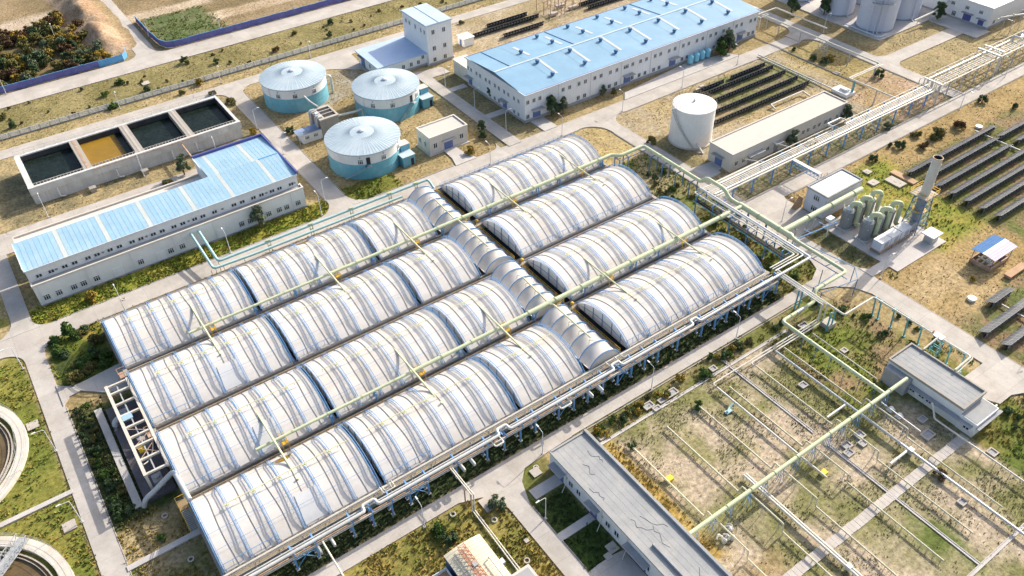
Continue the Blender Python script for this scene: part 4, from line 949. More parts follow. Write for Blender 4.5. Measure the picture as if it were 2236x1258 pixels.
for y in (56.4, 55.2, 52.3, 49.4, 46.5, 40.6, 38.0):
    s = MB(); s.bar((122.3, y-.3, 0), (122.0, y, 4.7), .16); s.boxc(122.3, y-.3, 0, .5, .5, .2); s.box(121.3, y-.14, 4.6, 122.4, y+.14, 4.78)
    TP('teal_post', 'leaning teal post carrying the white pipes beside the concrete road', 'pipe support', s, 'tealpost', 'teal posts beside the concrete road')
s = MB()
for x in (121.4, 122.9):
    for y in (42.2, 43.8): s.bar((x, y, 0), (121.9+(x-122)*.5, 43+(y-43)*.6, 4.7), .1)
for z in (1.6, 3.2): s.path([(121.5, 42.3, z), (122.8, 42.3, z), (122.8, 43.7, z), (121.5, 43.7, z), (121.5, 42.3, z)], .06, 4, False)
s.bar((121.4, 42.2, 0), (122.8, 42.3, 3.2), .05); s.bar((122.9, 43.8, 0), (121.5, 43.7, 3.2), .05)
t = T('teal_tower', 'braced teal tower with valves under the white pipes beside the concrete road', 'pipe support', (122, 43, 0)); P('frame', s, 'tealpost', t)
q = MB(); q.tube([(117.2, 43, 4.6), (121.4, 43, 5.2)], .16, 8); P('pipe_run', q, 'wpipe', t); q = MB(); q.box(121.2, 42.3, 4.9, 122.4, 44, 5.15); P('valve_box', q, 'pipe', t, smooth=False); q = MB(); q.cyl(121.8, 44.3, 5.0, 5.5, .16, 8); P('red_handwheel', q, 'red', t)

# teal pipe pair behind the back row
t = T('teal_pipe', 'long pale teal pipe on low posts along the plant road', 'pipe', (25, 143.5, 0))
q = MB(); q.tube([(25.1, 155.9, 4.0), (25.1, 144.8, 2.9), (75.6, 144.8, 2.9), (75.6, 143.5, 2.9), (75.6, 142.4, 2.2), (75.6, 140.0, 2.0)], .3, 12, .8); P('pipe_run', q, 'teal', t)
for x in (36.2, 46.0, 55.8, 65.6, 72.5):
    q = MB(); q.box(x-.35, 144.6, 0, x-.25, 144.8, 3.4); q.box(x+.25, 144.6, 0, x+.35, 144.8, 3.4); q.box(x-.4, 144.5, 3.25, x+.4, 145.1, 3.42); q.box(x-.3, 144.7, 1.8, x+.3, 144.78, 1.95); P('stand', q, 'gpiped', t, smooth=False)
t = T('teal_pipe', 'second teal pipe leaving the long building beside the first, lower and shorter', 'pipe', (23.3, 141.5, 0))
q = MB(); q.tube([(23.4, 155.9, 4.0), (23.5, 143.3, 2.7), (31.5, 143.3, 2.4), (68, 143.4, 2.1)], .28, 12, .8); P('pipe_run', q, 'teal', t)
for x, y in ((22.9, 143.2), (24.0, 144), (25.6, 143.6), (25.1, 145), (30, 143.3)): q = MB(); q.bar((x, y, 0), (x, y, 2.6), .07); P('post', q, 'rust', t)

# ------------------------------------------------------------------ low pipe field
def legs(t, pts, z, sp=1.05, m='steel'):
    q = MB()
    for (x0, y0), (x1, y1) in zip(pts[:-1], pts[1:]):
        n = max(1, int(math.hypot(x1-x0, y1-y0)/sp))
        for i in range(n+1):
            x = x0+(x1-x0)*i/n; y = y0+(y1-y0)*i/n
            dx, dy = (.16, 0) if abs(x1-x0) < abs(y1-y0) else (0, .16)
            q.bar((x-dx, y-dy, 0), (x-dx, y-dy, z), .035, 3); q.bar((x+dx, y+dy, 0), (x+dx, y+dy, z), .035, 3); q.bar((x-dx, y-dy, z-.05), (x+dx, y+dy, z-.05), .04, 3)
    o = P('support_leg', q, m, t); o['kind'] = 'stuff'
FX = [63.65, 71.2, 78.75, 86.25, 93.8, 101.5]
ORD = ['first', 'second', 'third', 'fourth', 'fifth', 'sixth']
FEND = [14, 16, 18, 17.3, 17.4, 17.4]
for i, x in enumerate(FX):
    t = T('field_pipe', '%s low cream pipe from the grey felt roof, far half of the pipe field' % ORD[i], 'pipe', (x, 59, 0), 0, 'low cream pipes of the field, far half')
    q = MB(); q.tube([(x, 59.1 if i < 4 else 60, .62), (x, 43.2, .62), (x, 42.9, .62)], .16, 8, .2); P('pipe_run', q, 'fpipe', t); legs(t, [(x, 59), (x, 43.2)], .55)
    t = T('field_pipe', '%s humped cream pipe from the grey felt roof, near half of the pipe field' % ORD[i], 'pipe', (x, 42, 0), 0, 'humped cream pipes of the field, near half')
    q = MB(); q.tube([(x, 42.9, .62), (x, 42.6, 2.4), (x, 34.4, 2.4), (x, 34.2, .62), (x, FEND[i], .62)], .14, 8, .25); P('pipe_run', q, 'fpipe', t)
    legs(t, [(x, 34.0), (x, FEND[i]+.3)], .55); legs(t, [(x, 41.6), (x, 35)], 2.35, 3.2, 'steelbd')
pipe_thing('white_pipe', 'straight white pipe along the middle of the pipe field', [(84.25, 60.2, .8), (84.25, 36.6, .8)], .2, 'wpipe', 8)
t = T('white_pipe', 'thick white twin pipes that start near the green pipe, left part of the field', 'pipe', (74.3, 44.5, 0))
for dx in (-.22, .22): q = MB(); q.tube([(74.3+dx, 44.6, .8), (74.3+dx, 12, .8)], .22, 8); P('pipe_run', q, 'wpipe', t)
q = MB(); q.box(73.9, 24.2, .3, 74.7, 25, 1.2); P('valve_box', q, 'pipe', t, smooth=False); legs(t, [(74.3, 44), (74.3, 13)], .7, 3)
t = T('white_pipe', 'thick grey white pipe running down the right part of the pipe field', 'pipe', (99.5, 60, 0))
q = MB(); q.tube([(99.4, 60.2, .8), (99.5, 10, .8)], .24, 8); P('pipe_run', q, 'pipe', t); q = MB(); q.tube([(98.9, 44.45, .8), (94.3, 44.45, .8)], .2, 8); P('side_stub', q, 'pipe', t); q = MB(); q.tube([(98.9, 32.3, .8), (94.6, 32.3, .8)], .22, 8); P('side_stub', q, 'pipe', t)
q = MB(); q.box(99.1, 31.6, .2, 99.9, 32.4, 1.2); P('valve_box', q, 'pipe', t, smooth=False); legs(t, [(99.5, 60), (99.5, 11)], .7, 3)
t = T('white_pipe', 'thin pale pipe nearest the weeds, right of the green pipe at the field edge', 'pipe', (108.6, 59, 0)); q = MB(); q.tube([(108.65, 59.3, .7), (108.5, 45, .7)], .1, 8); P('pipe_run', q, 'wpipe', t); legs(t, [(108.6, 59), (108.5, 45.2)], .65)
t = T('white_pipe', 'pale pipe from the right hand building past the end of the slab footway', 'pipe', (108.2, 34, 0)); q = MB(); q.tube([(109.5, 35.4, 2.6), (109.2, 34.4, 1.2), (108.2, 33.6, 1.1), (108.1, 9, 1.1)], .16, 8, .4); P('pipe_run', q, 'wpipe', t); legs(t, [(108.15, 30), (108.1, 10)], 1.0, 2.5)
t = T('white_pipe', 'thin dark shaded pipe in front of the right hand building', 'pipe', (106, 41, 0)); q = MB(); q.tube([(104.4, 41.2, .8), (104.2, 33.4, .8)], .13, 8); P('pipe_run', q, 'pipe', t); legs(t, [(104.3, 41), (104.3, 33.6)], .7)
for y in np.arange(61, 42, -3.1):
    q = MB(); q.bar((103.4, y, 0), (103.4, y, 3.6), .05); q.bar((103.4, y, 3.5), (103.4, y+.6, 2.2), .03, 3); TP('thin_post', 'thin dark post under the tall green pipe of the field', 'pipe support', q, 'steelbd', 'thin posts under the tall green pipe')
for x in np.arange(59.5, 108, 3.75):
    q = MB()
    for dx in (-.5, .5): q.bar((x+dx, 40.4, 0), (x, 40.6, 3.6), .05); q.bar((x+dx, 41.1, 0), (x, 40.9, 3.6), .05)
    q.bar((x-.3, 40.5, 1.8), (x+.3, 41, 1.8), .04); TP('pipe_trestle', 'spindly blue trestle under the long green pipe across the field', 'pipe support', q, 'steelb', 'spindly trestles across the field')
# ------------------------------------------------------------------ buildings
def sheets(t, name, x0, x1, ya, za, yb, zb, wp, m1, m2, sky=()):
    """roof slope in separate sheets with standing seams; x along the eave"""
    n = max(1, round((x1-x0)/wp)); w = (x1-x0)/n; vx = {}
    for i in range(n):
        a = x0+i*w; c = a+w/2; k = any(abs(c-s) < w*.5 for s in sky)
        q = MB(); g = .012; h = .03
        q.add([(a, ya, za), (a+w-g, ya, za), (a+w-g, yb, zb), (a, yb, zb)], [(0, 1, 2, 3) if yb > ya else (3, 2, 1, 0)])
        for s in (a, a+.07):
            pass
        q.add([(a, ya, za), (a, ya, za+h), (a+.04, ya, za+h), (a+.04, ya, za), (a, yb, zb), (a, yb, zb+h), (a+.04, yb, zb+h), (a+.04, yb, zb)], [(0, 4, 5, 1), (1, 5, 6, 2), (2, 6, 7, 3), (0, 1, 2, 3), (4, 7, 6, 5)])
        P('skylight' if k else name, q, 'skyl' if k else (m1 if i % 2 else m2), t, smooth=False)
# long two tier building
t = T('long_building', 'long white two tier building with a pale blue sheet roof', 'building', (20, 156, 0))
q = MB(); q.box(-8.2, 156, -.1, 49.7, 158.2, 4.95); P('lower_wall', q, 'wallw', t, smooth=False)
q = MB(); q.box(-8.3, 155.9, 4.95, 49.8, 156.25, 5.35); q.box(-8.3, 156.25, 4.95, -8.0, 157.7, 5.35); q.box(49.5, 156.25, 4.95, 49.8, 157.9, 5.35); P('parapet', q, 'wallc', t, smooth=False)
q = MB(); q.box(-8.0, 156.25, 4.95, 49.5, 157.72, 5.02); P('lower_roof', q, 'roofg', t, smooth=False)
q = MB(); q.box(-8.2, 157.7, 4.9, 49.3, 167.4, 8.05); q.box(32.7, 167.4, 0, 49.3, 178.2, 8.0); P('upper_wall', q, 'wallw', t, smooth=False)
sheets(t, 'roof_sheet', -8.3, 49.4, 157.45, 8.12, 167.6, 8.72, .95, 'roofl', 'roofl2', (-.7, 8.4, 16.8, 26.0, 34.6, 43.8))
sheets(t, 'roof_sheet', 32.6, 49.4, 167.6, 8.72, 178.3, 8.1, .95, 'roofl2', 'roofl', (34.6, 43.8))
q = MB(); q.box(32.4, 178.1, 7.9, 49.7, 178.5, 8.75); q.box(49.4, 157.5, 7.9, 49.75, 178.1, 8.8); P('roof_flashing', q, 'purple', t, smooth=False)
q = MB(); q.box(-8.35, 157.35, 7.85, 49.4, 157.47, 8.14); q.box(-8.4, 157.35, 7.9, -8.28, 167.6, 8.75); q.box(32.4, 167.7, 7.9, 32.58, 178.1, 8.4); P('eaves_trim', q, 'frame', t, smooth=False)
q = MB(); q.box(44.5, 167.4, 8.76, 49.3, 167.75, 8.82); P('ridge_cap', q, 'bfence', t, smooth=False)
q = MB(); q.box(-8.2, 167.5, -.1, 32.6, 177.9, 3.7); P('annex', q, 'wallc', t, smooth=False)
q = MB(); q.box(-8.25, 177.5, 3.7, 32.7, 177.95, 4.15); q.box(-8.25, 167.6, 3.7, -7.95, 177.5, 4.1); P('annex_parapet', q, 'roofcem', t, smooth=False)
q = MB(); q.box(-8.2, 155.85, 0, 49.75, 156.0, .35); P('plinth', q, 'plinth', t, smooth=False)
for x in (-6.6, -4.3, -1.4, .5, 3.1, 12.1, 18.45, 20.95, 34.3, 36.3, 40.7, 43.2, 45.0, 47.8): window(t, 'S', x, 156, 1.75, 1.25, 1.35, 3)
for x in (-6.2, -3.9, -1.3, .6, 3.2, 5.0, 7.6, 9.5, 12.1, 13.9, 16.5, 18.4, 20.9, 22.8, 25.4, 27.2, 29.8, 34.2, 36.1, 38.7, 40.6, 43.1, 44.9, 47.7): window(t, 'S', x, 157.7, 6.0, 1.2, .9, 2)
for x in (7.4, 16.35, 29.6):
    door(t, 'S', x, 156, 1.9, 2.6, 0, 'wallp')
for x in (-7.4, 1.7, 10.6, 19.5, 28.4, 37.6, 46.5):
    q = MB(); q.bar((x, 155.9, 4.9), (x, 155.9, 0), .06); P('downpipe', q, 'frame', t)
for x in (-2.9, 6.2, 15.1, 24.1, 31.6, 41.8, 48.6): q = MB(); q.add([(x+.28*math.cos(a), 157.66, 6.0+.28*math.sin(a)) for a in np.linspace(0, 2*math.pi, 13)[:-1]], [tuple(range(12))]); q.add([(x+.3*math.cos(a), 157.64+.0*a, 6.0+.3*math.sin(a)) for a in np.linspace(0, math.pi, 8)]+[(x+.3*math.cos(a), 157.4, 6.0+.3*math.sin(a)) for a in np.linspace(0, math.pi, 8)], [(i, i+1, i+9, i+8) for i in range(7)]); P('wall_vent', q, 'plinth', t)

# big blue roofed hall
t = T('process_hall', 'large white two storey hall with a broad bright blue roof dotted with ventilators', 'building', (112, 156, 0))
q = MB(); q.box(112, 156, -.1, 199.4, 183.5, 8.2); P('wall', q, 'wallp', t, smooth=False)
q = MB(); q.box(111.9, 155.88, 0, 199.5, 156.0, .9); q.box(111.88, 155.88, 0, 112.0, 183.5, .7); P('plinth', q, 'plinth', t, smooth=False)
for ya, za, yb, zb in ((155.55, 8.3, 169.3, 9.5), (183.9, 8.3, 169.3, 9.5)):
    for i in range(8):
        a = 111.6+i*11.0; b_ = a+11.0-.06
        q = MB(); q.add([(a, ya, za), (b_, ya, za), (b_, yb, zb), (a, yb, zb)], [(0, 1, 2, 3) if yb > ya else (3, 2, 1, 0)])
        P('roof_panel', q, 'roofb', t, smooth=False)
q = MB(); q.box(111.6, 169.0, 9.5, 199.6, 169.6, 9.58); P('ridge_cap', q, 'roofw', t, smooth=False)
q = MB(); q.box(111.5, 155.4, 8.05, 199.8, 155.6, 8.34); q.box(111.45, 155.4, 8.1, 111.6, 184, 8.5); q.box(199.6, 155.4, 8.05, 199.8, 184, 8.5); P('gutter', q, 'frame', t, smooth=False)
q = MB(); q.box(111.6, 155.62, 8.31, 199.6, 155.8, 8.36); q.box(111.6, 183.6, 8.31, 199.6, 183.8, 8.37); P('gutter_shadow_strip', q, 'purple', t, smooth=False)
def rz(y): return 8.3+(1.2*(y-155.55)/13.75 if y < 169.3 else 1.2*(183.9-y)/14.6)
for x in (138.9, 127.8): q = MB(); q.path([(x-11 if x < 130 else x, 183.5, rz(183.5)+.05), (x+.1-(11 if x < 130 else 0), 169.7, 9.52)], .12, 4, True); P('expansion_joint', q, 'steelbd', t)
q = MB(); q.path([(171.8, 183.5, rz(183.5)+.05), (171.8, 169.7, 9.52)], .12, 4, True); P('expansion_joint', q, 'steelbd', t)
for x, y0, y1 in [(x, 160, 169) for x in (125.5, 136.8, 148.1, 159.2, 170.2, 181.2, 192)]+[(x, 172.3, 180.1) for x in (125.4, 136.7, 147.9, 159, 170, 181)]:
    q = MB(); q.add([(x-.45, y0, rz(y0)+.05), (x+.45, y0, rz(y0)+.05), (x+.45, y1, rz(y1)+.05), (x-.45, y1, rz(y1)+.05)], [(0, 1, 2, 3)]); P('skylight', q, 'skyl', t, smooth=False)
vm = MB(); vm.cyl(0, 0, 0, .35, .4, 12); vm.lathe(0, 0, [(.3, .35), (.55, .55), (.6, .8), (.45, 1.0), (0, 1.08)], 12)
for i in range(8): a = i*math.pi/4; vm.box(.5*math.cos(a)-.06, .5*math.sin(a)-.06, .4, .5*math.cos(a)+.06, .5*math.sin(a)+.06, 1.0)
vme = vm.mesh('roof_ventilator', 'steelbd')
for y, xs_ in ((181.2, (134.6, 145.8, 157, 167.9, 178.6)), (174.9, (124.4, 135.3, 146.4, 157.3, 168.1, 179.3, 190.3)), (167, (124.2, 135.4, 146.4, 157.4, 168.4, 179.3, 190.5)), (159.7, (123.8, 134.8, 145.8, 156.9, 167.9, 178.9, 189.8))):
    for x in xs_: o = O('roof_ventilator', vme, t, Vector((x, y, rz(y)-.05))-Vector(t.location)); o.rotation_euler = (0, 0, random.random())
for x in (112.9, 114.9, 116.8, 124.5, 126.7, 129.9, 132.1, 135.4, 137.6, 140.9, 143.2, 149.0, 151.9, 154.1, 157.4, 159.5, 162.8, 165.1, 168.3, 170.5, 173.8, 176.1, 179.3, 181.5, 184.7, 187.0, 190.2, 192.4, 196.3, 198.2): window(t, 'S', x, 156, 5.85, 1.05, 1.2, 2)
window(t, 'S', 146.6, 156, 5.8, 1.9, 1.2, 3)
for x in (112.9, 129.8, 132.0, 140.8, 143.1, 149.2, 151.8, 154.0, 157.3, 159.4, 168.4, 170.4, 181.4, 183.5, 196.3, 198.2): window(t, 'S', x, 156, 1.7, 1.1, 1.3, 2)
for x in (115.8, 147.3, 164.6, 192.5): door(t, 'S', x, 156, 2.5, 3.0, 1.5)
for y in (158.8, 160.8, 163.4, 165.3, 167.8, 169.7, 172.3, 174.1, 176.9, 178.7, 181.4, 183.0): window(t, 'W', 112, y, 5.3, .95, 1.2, 2)
for y in (158.9, 160.8, 168, 170, 172.6): window(t, 'W', 112, y, 1.4, .95, 1.2, 2)
for y in (165.2, 182.2): door(t, 'W', 112, y, 1.8, 2.6, 1.3)
for x in np.arange(123, 199, 10.95): q = MB(); q.bar((x, 155.9, 8.1), (x, 155.9, 0), .06); P('downpipe', q, 'frame', t)
q = MB(); q.box(112.6, 183.6, 0, 117, 192, 4.1); q.box(112.4, 183.6, 4.1, 117.2, 192.2, 4.35); P('side_annex', q, 'wallc', t, smooth=False)

# tower building with the low shed
t = T('tower_building', 'tall white tower with a low blue roofed wing before the guard fence', 'building', (109, 200, 0))
q = MB(); q.box(109.2, 200.2, -.1, 117.6, 214.2, 12.0); P('tower_wall', q, 'wallp', t, smooth=False)
q = MB(); q.box(108.9, 199.9, 12.0, 117.9, 214.5, 12.3); P('tower_roof_edge', q, 'roofs', t, smooth=False)
q = MB(); q.box(109, 200, 12.3, 113.2, 214.4, 12.38); P('roof_panel', q, 'roofw', t, smooth=False); q = MB(); q.box(113.35, 200, 12.3, 117.8, 214.4, 12.38); P('roof_panel', q, 'roofw', t, smooth=False); q = MB(); q.box(113.2, 200, 12.3, 113.35, 214.4, 12.45); P('roof_seam', q, 'steelbd', t, smooth=False)
q = MB(); q.box(93.6, 201.3, -.1, 109.2, 214.8, 3.6); P('wing_wall', q, 'wallp', t, smooth=False)
q = MB(); q.add([(92.8, 201, 3.75), (109.2, 201, 3.75), (109.2, 215.2, 4.1), (92.8, 215.2, 4.1), (92.8, 201, 3.5), (109.2, 201, 3.5), (109.2, 215.2, 3.85), (92.8, 215.2, 3.85)], [(0, 1, 2, 3), (0, 4, 5, 1), (3, 7, 4, 0), (2, 6, 7, 3)])
P('wing_roof', q, 'roofs', t, smooth=False)
q = MB(); q.box(93.5, 201.2, 0, 117.7, 201.3, .7); q.box(109.3, 200.1, 0, 117.7, 200.2, .7); P('plinth', q, 'plinth', t, smooth=False)
for x, z in ((111.3, 9.9), (114.9, 9.8), (111.3, 5.0), (114.9, 5.0), (111.2, 1.5), (114.8, 1.5)): window(t, 'S', x, 200.2, z, 1.1, 1.4, 2)
for y in (212, 210, 206.6, 203.4, 201.4): window(t, 'W', 109.2, y, 10, .9, 1.3, 2)
for x in (101.2, 103.8, 106.2): window(t, 'S', x, 201.3, 1.7, 1.0, 1.3, 2)
window(t, 'S', 107.8, 201.3, 2.9, 1.0, 1.3, 2); door(t, 'W', 93.6, 212, 2.4, 2.7, 1.0); window(t, 'W', 93.6, 207.6, 1.7, .9, 1.2, 2)

# three domed tanks
def domed(x, y, label, door_a, win_a, r=8.75):
    t = T('round_tank', label, 'tank', (x, y, 0), 0, None)
    q = MB(); q.lathe(x, y, [(r+.02, -.1), (r+.02, 3.95)], 64, close=False); P('blue_shell', q, 'dblue', t)
    q = MB(); q.lathe(x, y, [(r, 3.9), (r, 6.75)], 64, close=False); P('white_shell', q, 'wallw', t)
    q = MB(); q.ring(x, y, 3.86, 4.02, r, r+.1, 64); q.ring(x, y, 1.9, 2.0, r, r+.07, 64); P('band', q, 'dblue', t)
    q = MB(); q.ring(x, y, 6.55, 6.85, r, r+.32, 64); P('eaves_ring', q, 'roofw2', t)
    n = 72; zc = 8.15
    for i in range(n):
        a0 = 2*math.pi*i/n; a1 = 2*math.pi*(i+1)/n-.006; f = MB(); vs = []
        for a in (a0, a1):
            for rr in (r+.3, r*.66, r*.33, .6): vs.append((x+rr*math.cos(a), y+rr*math.sin(a), 6.86+(zc-6.86)*(1-(rr/(r+.3))**1.25)))
        f.add(vs, [(0, 4, 5, 1), (1, 5, 6, 2), (2, 6, 7, 3)])
        s0 = vs[0]; s1 = vs[3]; dx = -math.sin(a0)*.05; dy = math.cos(a0)*.05
        f.add([(s0[0]-dx, s0[1]-dy, s0[2]+.0), (s0[0], s0[1], s0[2]+.07), (s0[0]+dx, s0[1]+dy, s0[2]), (vs[2][0], vs[2][1], vs[2][2]+.0), (vs[2][0], vs[2][1], vs[2][2]+.06), (vs[2][0]+dx*.3, vs[2][1]+dy*.3, vs[2][2])], [(0, 1, 4, 3), (1, 2, 5, 4)])
        P('roof_panel', f, 'roofw' if i % 2 else 'roofw2', t, smooth=False)
    q = MB(); q.lathe(x, y, [(.75, zc-.1), (.75, zc+.25), (.5, zc+.4), (0, zc+.45)], 20); P('roof_cap', q, 'frame', t)
    for a in win_a:
        o = window(t, 'S', x+(r+.02)*math.cos(R(a)), y+(r+.02)*math.sin(R(a)), 4.85, 1.25, 1.3, 3); o.rotation_euler = (0, 0, R(a+90))
        q = MB(); q.boxc(0, -.06, -.15, .3, .1, .3); o = O('wall_lamp', q.mesh('wall_lamp', 'plinth', False), t, Vector(((r+.02)*math.cos(R(a)), (r+.02)*math.sin(R(a)), 6.0))); o.rotation_euler = (0, 0, R(a+90))
    if door_a is not None:
        o = door(t, 'S', x+(r+.02)*math.cos(R(door_a)), y+(r+.02)*math.sin(R(door_a)), .95, 1.9, 0, 'dark', 4.0); o.rotation_euler = (0, 0, R(door_a+90))
    return t
def stair(t, x, y, r, a0, a1, z1, m='teal'):
    n = 16
    for i in range(n):
        a = R(a0+(a1-a0)*i/(n-1)); z = z1*(i+1)/n; q = MB()
        q.add([(x+rr*math.cos(a+d), y+rr*math.sin(a+d), z) for rr, d in ((r+.1, -.022), (r+1.1, -.022), (r+1.1, .022), (r+.1, .022))], [(0, 1, 2, 3)] if True else []); P('stair_tread', q, 'steel', t, smooth=False)
    q = MB(); pts = [(x+(r+1.1)*math.cos(R(a0+(a1-a0)*i/(n-1))), y+(r+1.1)*math.sin(R(a0+(a1-a0)*i/(n-1))), z1*(i+1)/n) for i in range(n)]
    for h in (.5, 1.): q.path([(p[0], p[1], p[2]+h) for p in pts], .035, 4, False)
    q.path(pts, .09, 4, False)
    for p in pts[::2]: q.bar(p, (p[0], p[1], p[2]+1), .035)
    P('stair_rail', q, m, t); q = MB(); a = R(a1); q.add([(x+rr*math.cos(a+d), y+rr*math.sin(a+d), z1) for rr, d in ((r+.05, -.02), (r+1.2, -.02), (r+1.2, .14), (r+.05, .14))], [(0, 1, 2, 3)]); P('stair_landing', q, 'steel', t, smooth=False)
ta = domed(69.7, 206.1, 'round white and blue domed tank nearest the guard fence', None, (218, 248, 284))
tb = domed(87.6, 186.0, 'round white and blue domed tank before the low blue roofed wing', 290, (218, 252, 308))
tc = domed(70.1, 165.7, 'round white and blue domed tank nearest to the covered basins', 250, (238, 275, 312), 8.95)
stair(tb, 87.6, 186, 8.75, 262, 288, 3.9, 'dblue'); stair(tc, 70.1, 165.7, 8.95, 214, 246, 3.9, 'dblue')
def blue_annex(t, x, y):
    q = MB(); q.box(x-1.6, y-1.4, 0, x+1.6, y+1.3, 2.7); P('annex_box', q, 'dblue', t, smooth=False)
    q = MB(); q.box(x-1.8, y-1.6, 2.7, x+1.8, y+1.3, 2.85); P('annex_roof', q, 'roofw', t, smooth=False)
    q = MB(); q.box(x-.6, y+1.3, 0, x+1.9, y+3.6, 4.3); P('upper_box', q, 'dblue', t, smooth=False); q = MB(); q.box(x-.7, y+1.3, 4.3, x+2, y+3.7, 4.4); P('upper_roof', q, 'roofcem', t, smooth=False)
    door(t, 'S', x+.9, y-1.4, .8, 1.9, 0, 'dark')
blue_annex(tb, 96.2, 180.4); blue_annex(tc, 77.4, 158.0)
for t, x, y, a in ((ta, 69.7, 206.1, -20), (tb, 87.6, 186, 12), (tc, 70.1, 165.7, 12)):
    c, s = math.cos(R(a)), math.sin(R(a)); q = MB(); q.tube([(x+8.6*c, y+8.6*s, 5.2), (x+10.0*c, y+10.0*s, 5.2), (x+10.0*c, y+10.0*s, .2)], .34, 10, .8); P('outlet_pipe', q, 'pipe', t)
for t, x, y in ((ta, 69.7, 206.1), (tb, 87.6, 186), (tc, 70.1, 165.7)):
    q = MB(); q.bar((x+8.9*math.cos(R(200)), y+8.9*math.sin(R(200)), 0), (x+8.9*math.cos(R(200)), y+8.9*math.sin(R(200)), 6.9), .05); P('ladder', q, 'steel', t)
# concrete distribution box between the tanks
t = T('distribution_box', 'grey concrete box with open dark bays between the three round tanks', 'concrete box', (66.2, 181.8, 0))
q = MB(); q.box(66.2, 181.8, -.1, 71.2, 188.2, 4.8); P('wall', q, 'conc', t, smooth=False)
q = MB(); q.box(66.0, 181.6, 4.8, 71.4, 182.4, 5.1); q.box(66, 187.4, 4.8, 71.4, 188.4, 5.1); q.box(66, 182.4, 4.8, 67.6, 187.4, 5.05); q.box(70.9, 182.4, 4.8, 71.4, 187.4, 5.1); q.box(67.6, 184.2, 4.8, 70.9, 184.5, 5.05); q.box(67.6, 185.9, 4.8, 70.9, 186.2, 5.05); P('rim', q, 'stone', t, smooth=False)
q = MB(); q.box(67.6, 182.4, 4.8, 70.9, 187.4, 4.84); P('open_bay', q, 'dark', t, smooth=False)
for y in (182.9, 183.8, 186.6, 187.5): q = MB(); q.tube([(67.2, y, 5.3), (65.6, y, 5.3), (65.6, y, .3)], .22, 8, .6); P('bent_pipe', q, 'pipe', t)
for y in (183.2, 185): q = MB(); q.box(66.4, y, 5.05, 67.3, y+.9, 5.35); P('hatch', q, 'frame', t, smooth=False)
q = MB(); q.tube([(68.5, 188, 5.4), (68, 192, 5.4), (68.2, 196, 5.2)], .25, 8, .5); P('inlet_pipe', q, 'pipe', t); q = MB(); q.tube([(71.2, 184.5, 3.2), (76.5, 183.6, 3.2), (79.2, 184.2, 3.0), (79.2, 184.2, .5)], .3, 8, .6); P('outlet_pipe', q, 'pipe', t); q = MB(); q.tube([(70.8, 181.9, 2.4), (70.7, 174.3, 2.4)], .25, 8); P('outlet_pipe', q, 'pipe', t)
t = T('hut', 'small white hut with a light blue mono pitch roof leaning on the concrete box', 'hut', (62, 182, 0))
q = MB(); q.box(60.6, 181.9, -.1, 66.1, 184.7, 2.5); P('wall', q, 'wallw', t, smooth=False); q = MB(); q.add([(59.6, 181.7, 2.6), (66.1, 181.7, 2.6), (66.1, 184.9, 2.8), (59.6, 184.9, 2.8)], [(0, 1, 2, 3), (3, 2, 1, 0)]); P('roof', q, 'roofs', t, smooth=False)
q = MB(); q.bar((59.8, 181.9, 0), (59.8, 181.9, 2.6), .06); q.bar((59.8, 184.7, 0), (59.8, 184.7, 2.7), .06); P('porch_post', q, 'frame', t)
for x in (61.9, 64.3): window(t, 'S', x, 181.9, 1.5, 1.2, .95, 3)
# cream pump house
t = T('pump_house', 'cream flat roofed pump house with a blue double door, right of the round tanks', 'building', (84, 157.5, 0))
q = MB(); q.box(84, 157.5, -.1, 95.1, 163.9, 4.6); P('wall', q, 'wallc', t, smooth=False); q = MB(); q.box(84.3, 157.8, 4.6, 94.8, 163.6, 4.66); P('roof', q, 'roofcem', t, smooth=False)
q = MB(); q.box(83.9, 157.4, 4.6, 95.2, 157.75, 4.95); q.box(83.9, 163.6, 4.6, 95.2, 164, 4.95); q.box(83.9, 157.75, 4.6, 84.25, 163.6, 4.95); q.box(94.85, 157.75, 4.6, 95.2, 163.6, 4.95); P('parapet', q, 'wallc', t, smooth=False); q = MB(); q.box(83.5, 156.9, 0, 95.3, 157.5, .15); q.box(83.4, 157.5, 0, 84, 164, .15); P('apron', q, 'pad', t, smooth=False)
for x in (85.5, 93.2): window(t, 'S', x, 157.5, 2.3, 1.1, 1.5, 2)
for y in (159.8, 162.4): window(t, 'W', 84, y, 2.2, .9, 1.4, 2)
door(t, 'S', 89.3, 157.5, 2.5, 2.5, .9)
# settling tank block
t = T('settling_tank', 'raised concrete tank with four open pools, three dark and one ochre', 'tank', (24, 195, 0))
X0, X1, Y0, Y1, H = -1.2, 49.5, 194.9, 212.3, 4.6
q = MB(); q.box(X0, Y0, -.1, X1, Y0+.9, 2.7); q.box(X0-.25, Y0-.3, 2.7, X1+.25, Y0+.45, H); q.box(X0, Y1-1, -.1, X1, Y1, H); q.box(X0-.2, Y0+.45, -.1, X0+1.1, Y1-1, H); q.box(X1-.6, Y0+.45, -.1, X1+.1, Y1-1, H); P('outer_wall', q, 'concw', t, smooth=False)
for x, w in ((12.2, .95), (24.5, 1.0), (37.1, .95)): q = MB(); q.box(x-w, Y0+.45, 0, x+w, Y1-1, H-.04); P('cross_wall', q, 'conc', t, smooth=False); q = MB(); q.box(x-.25, Y0+.45, H-.04, x+.25, Y1-1, H+.02); P('channel', q, 'rust' if x < 13 else ('stone' if x > 24 else 'conc'), t, smooth=False)
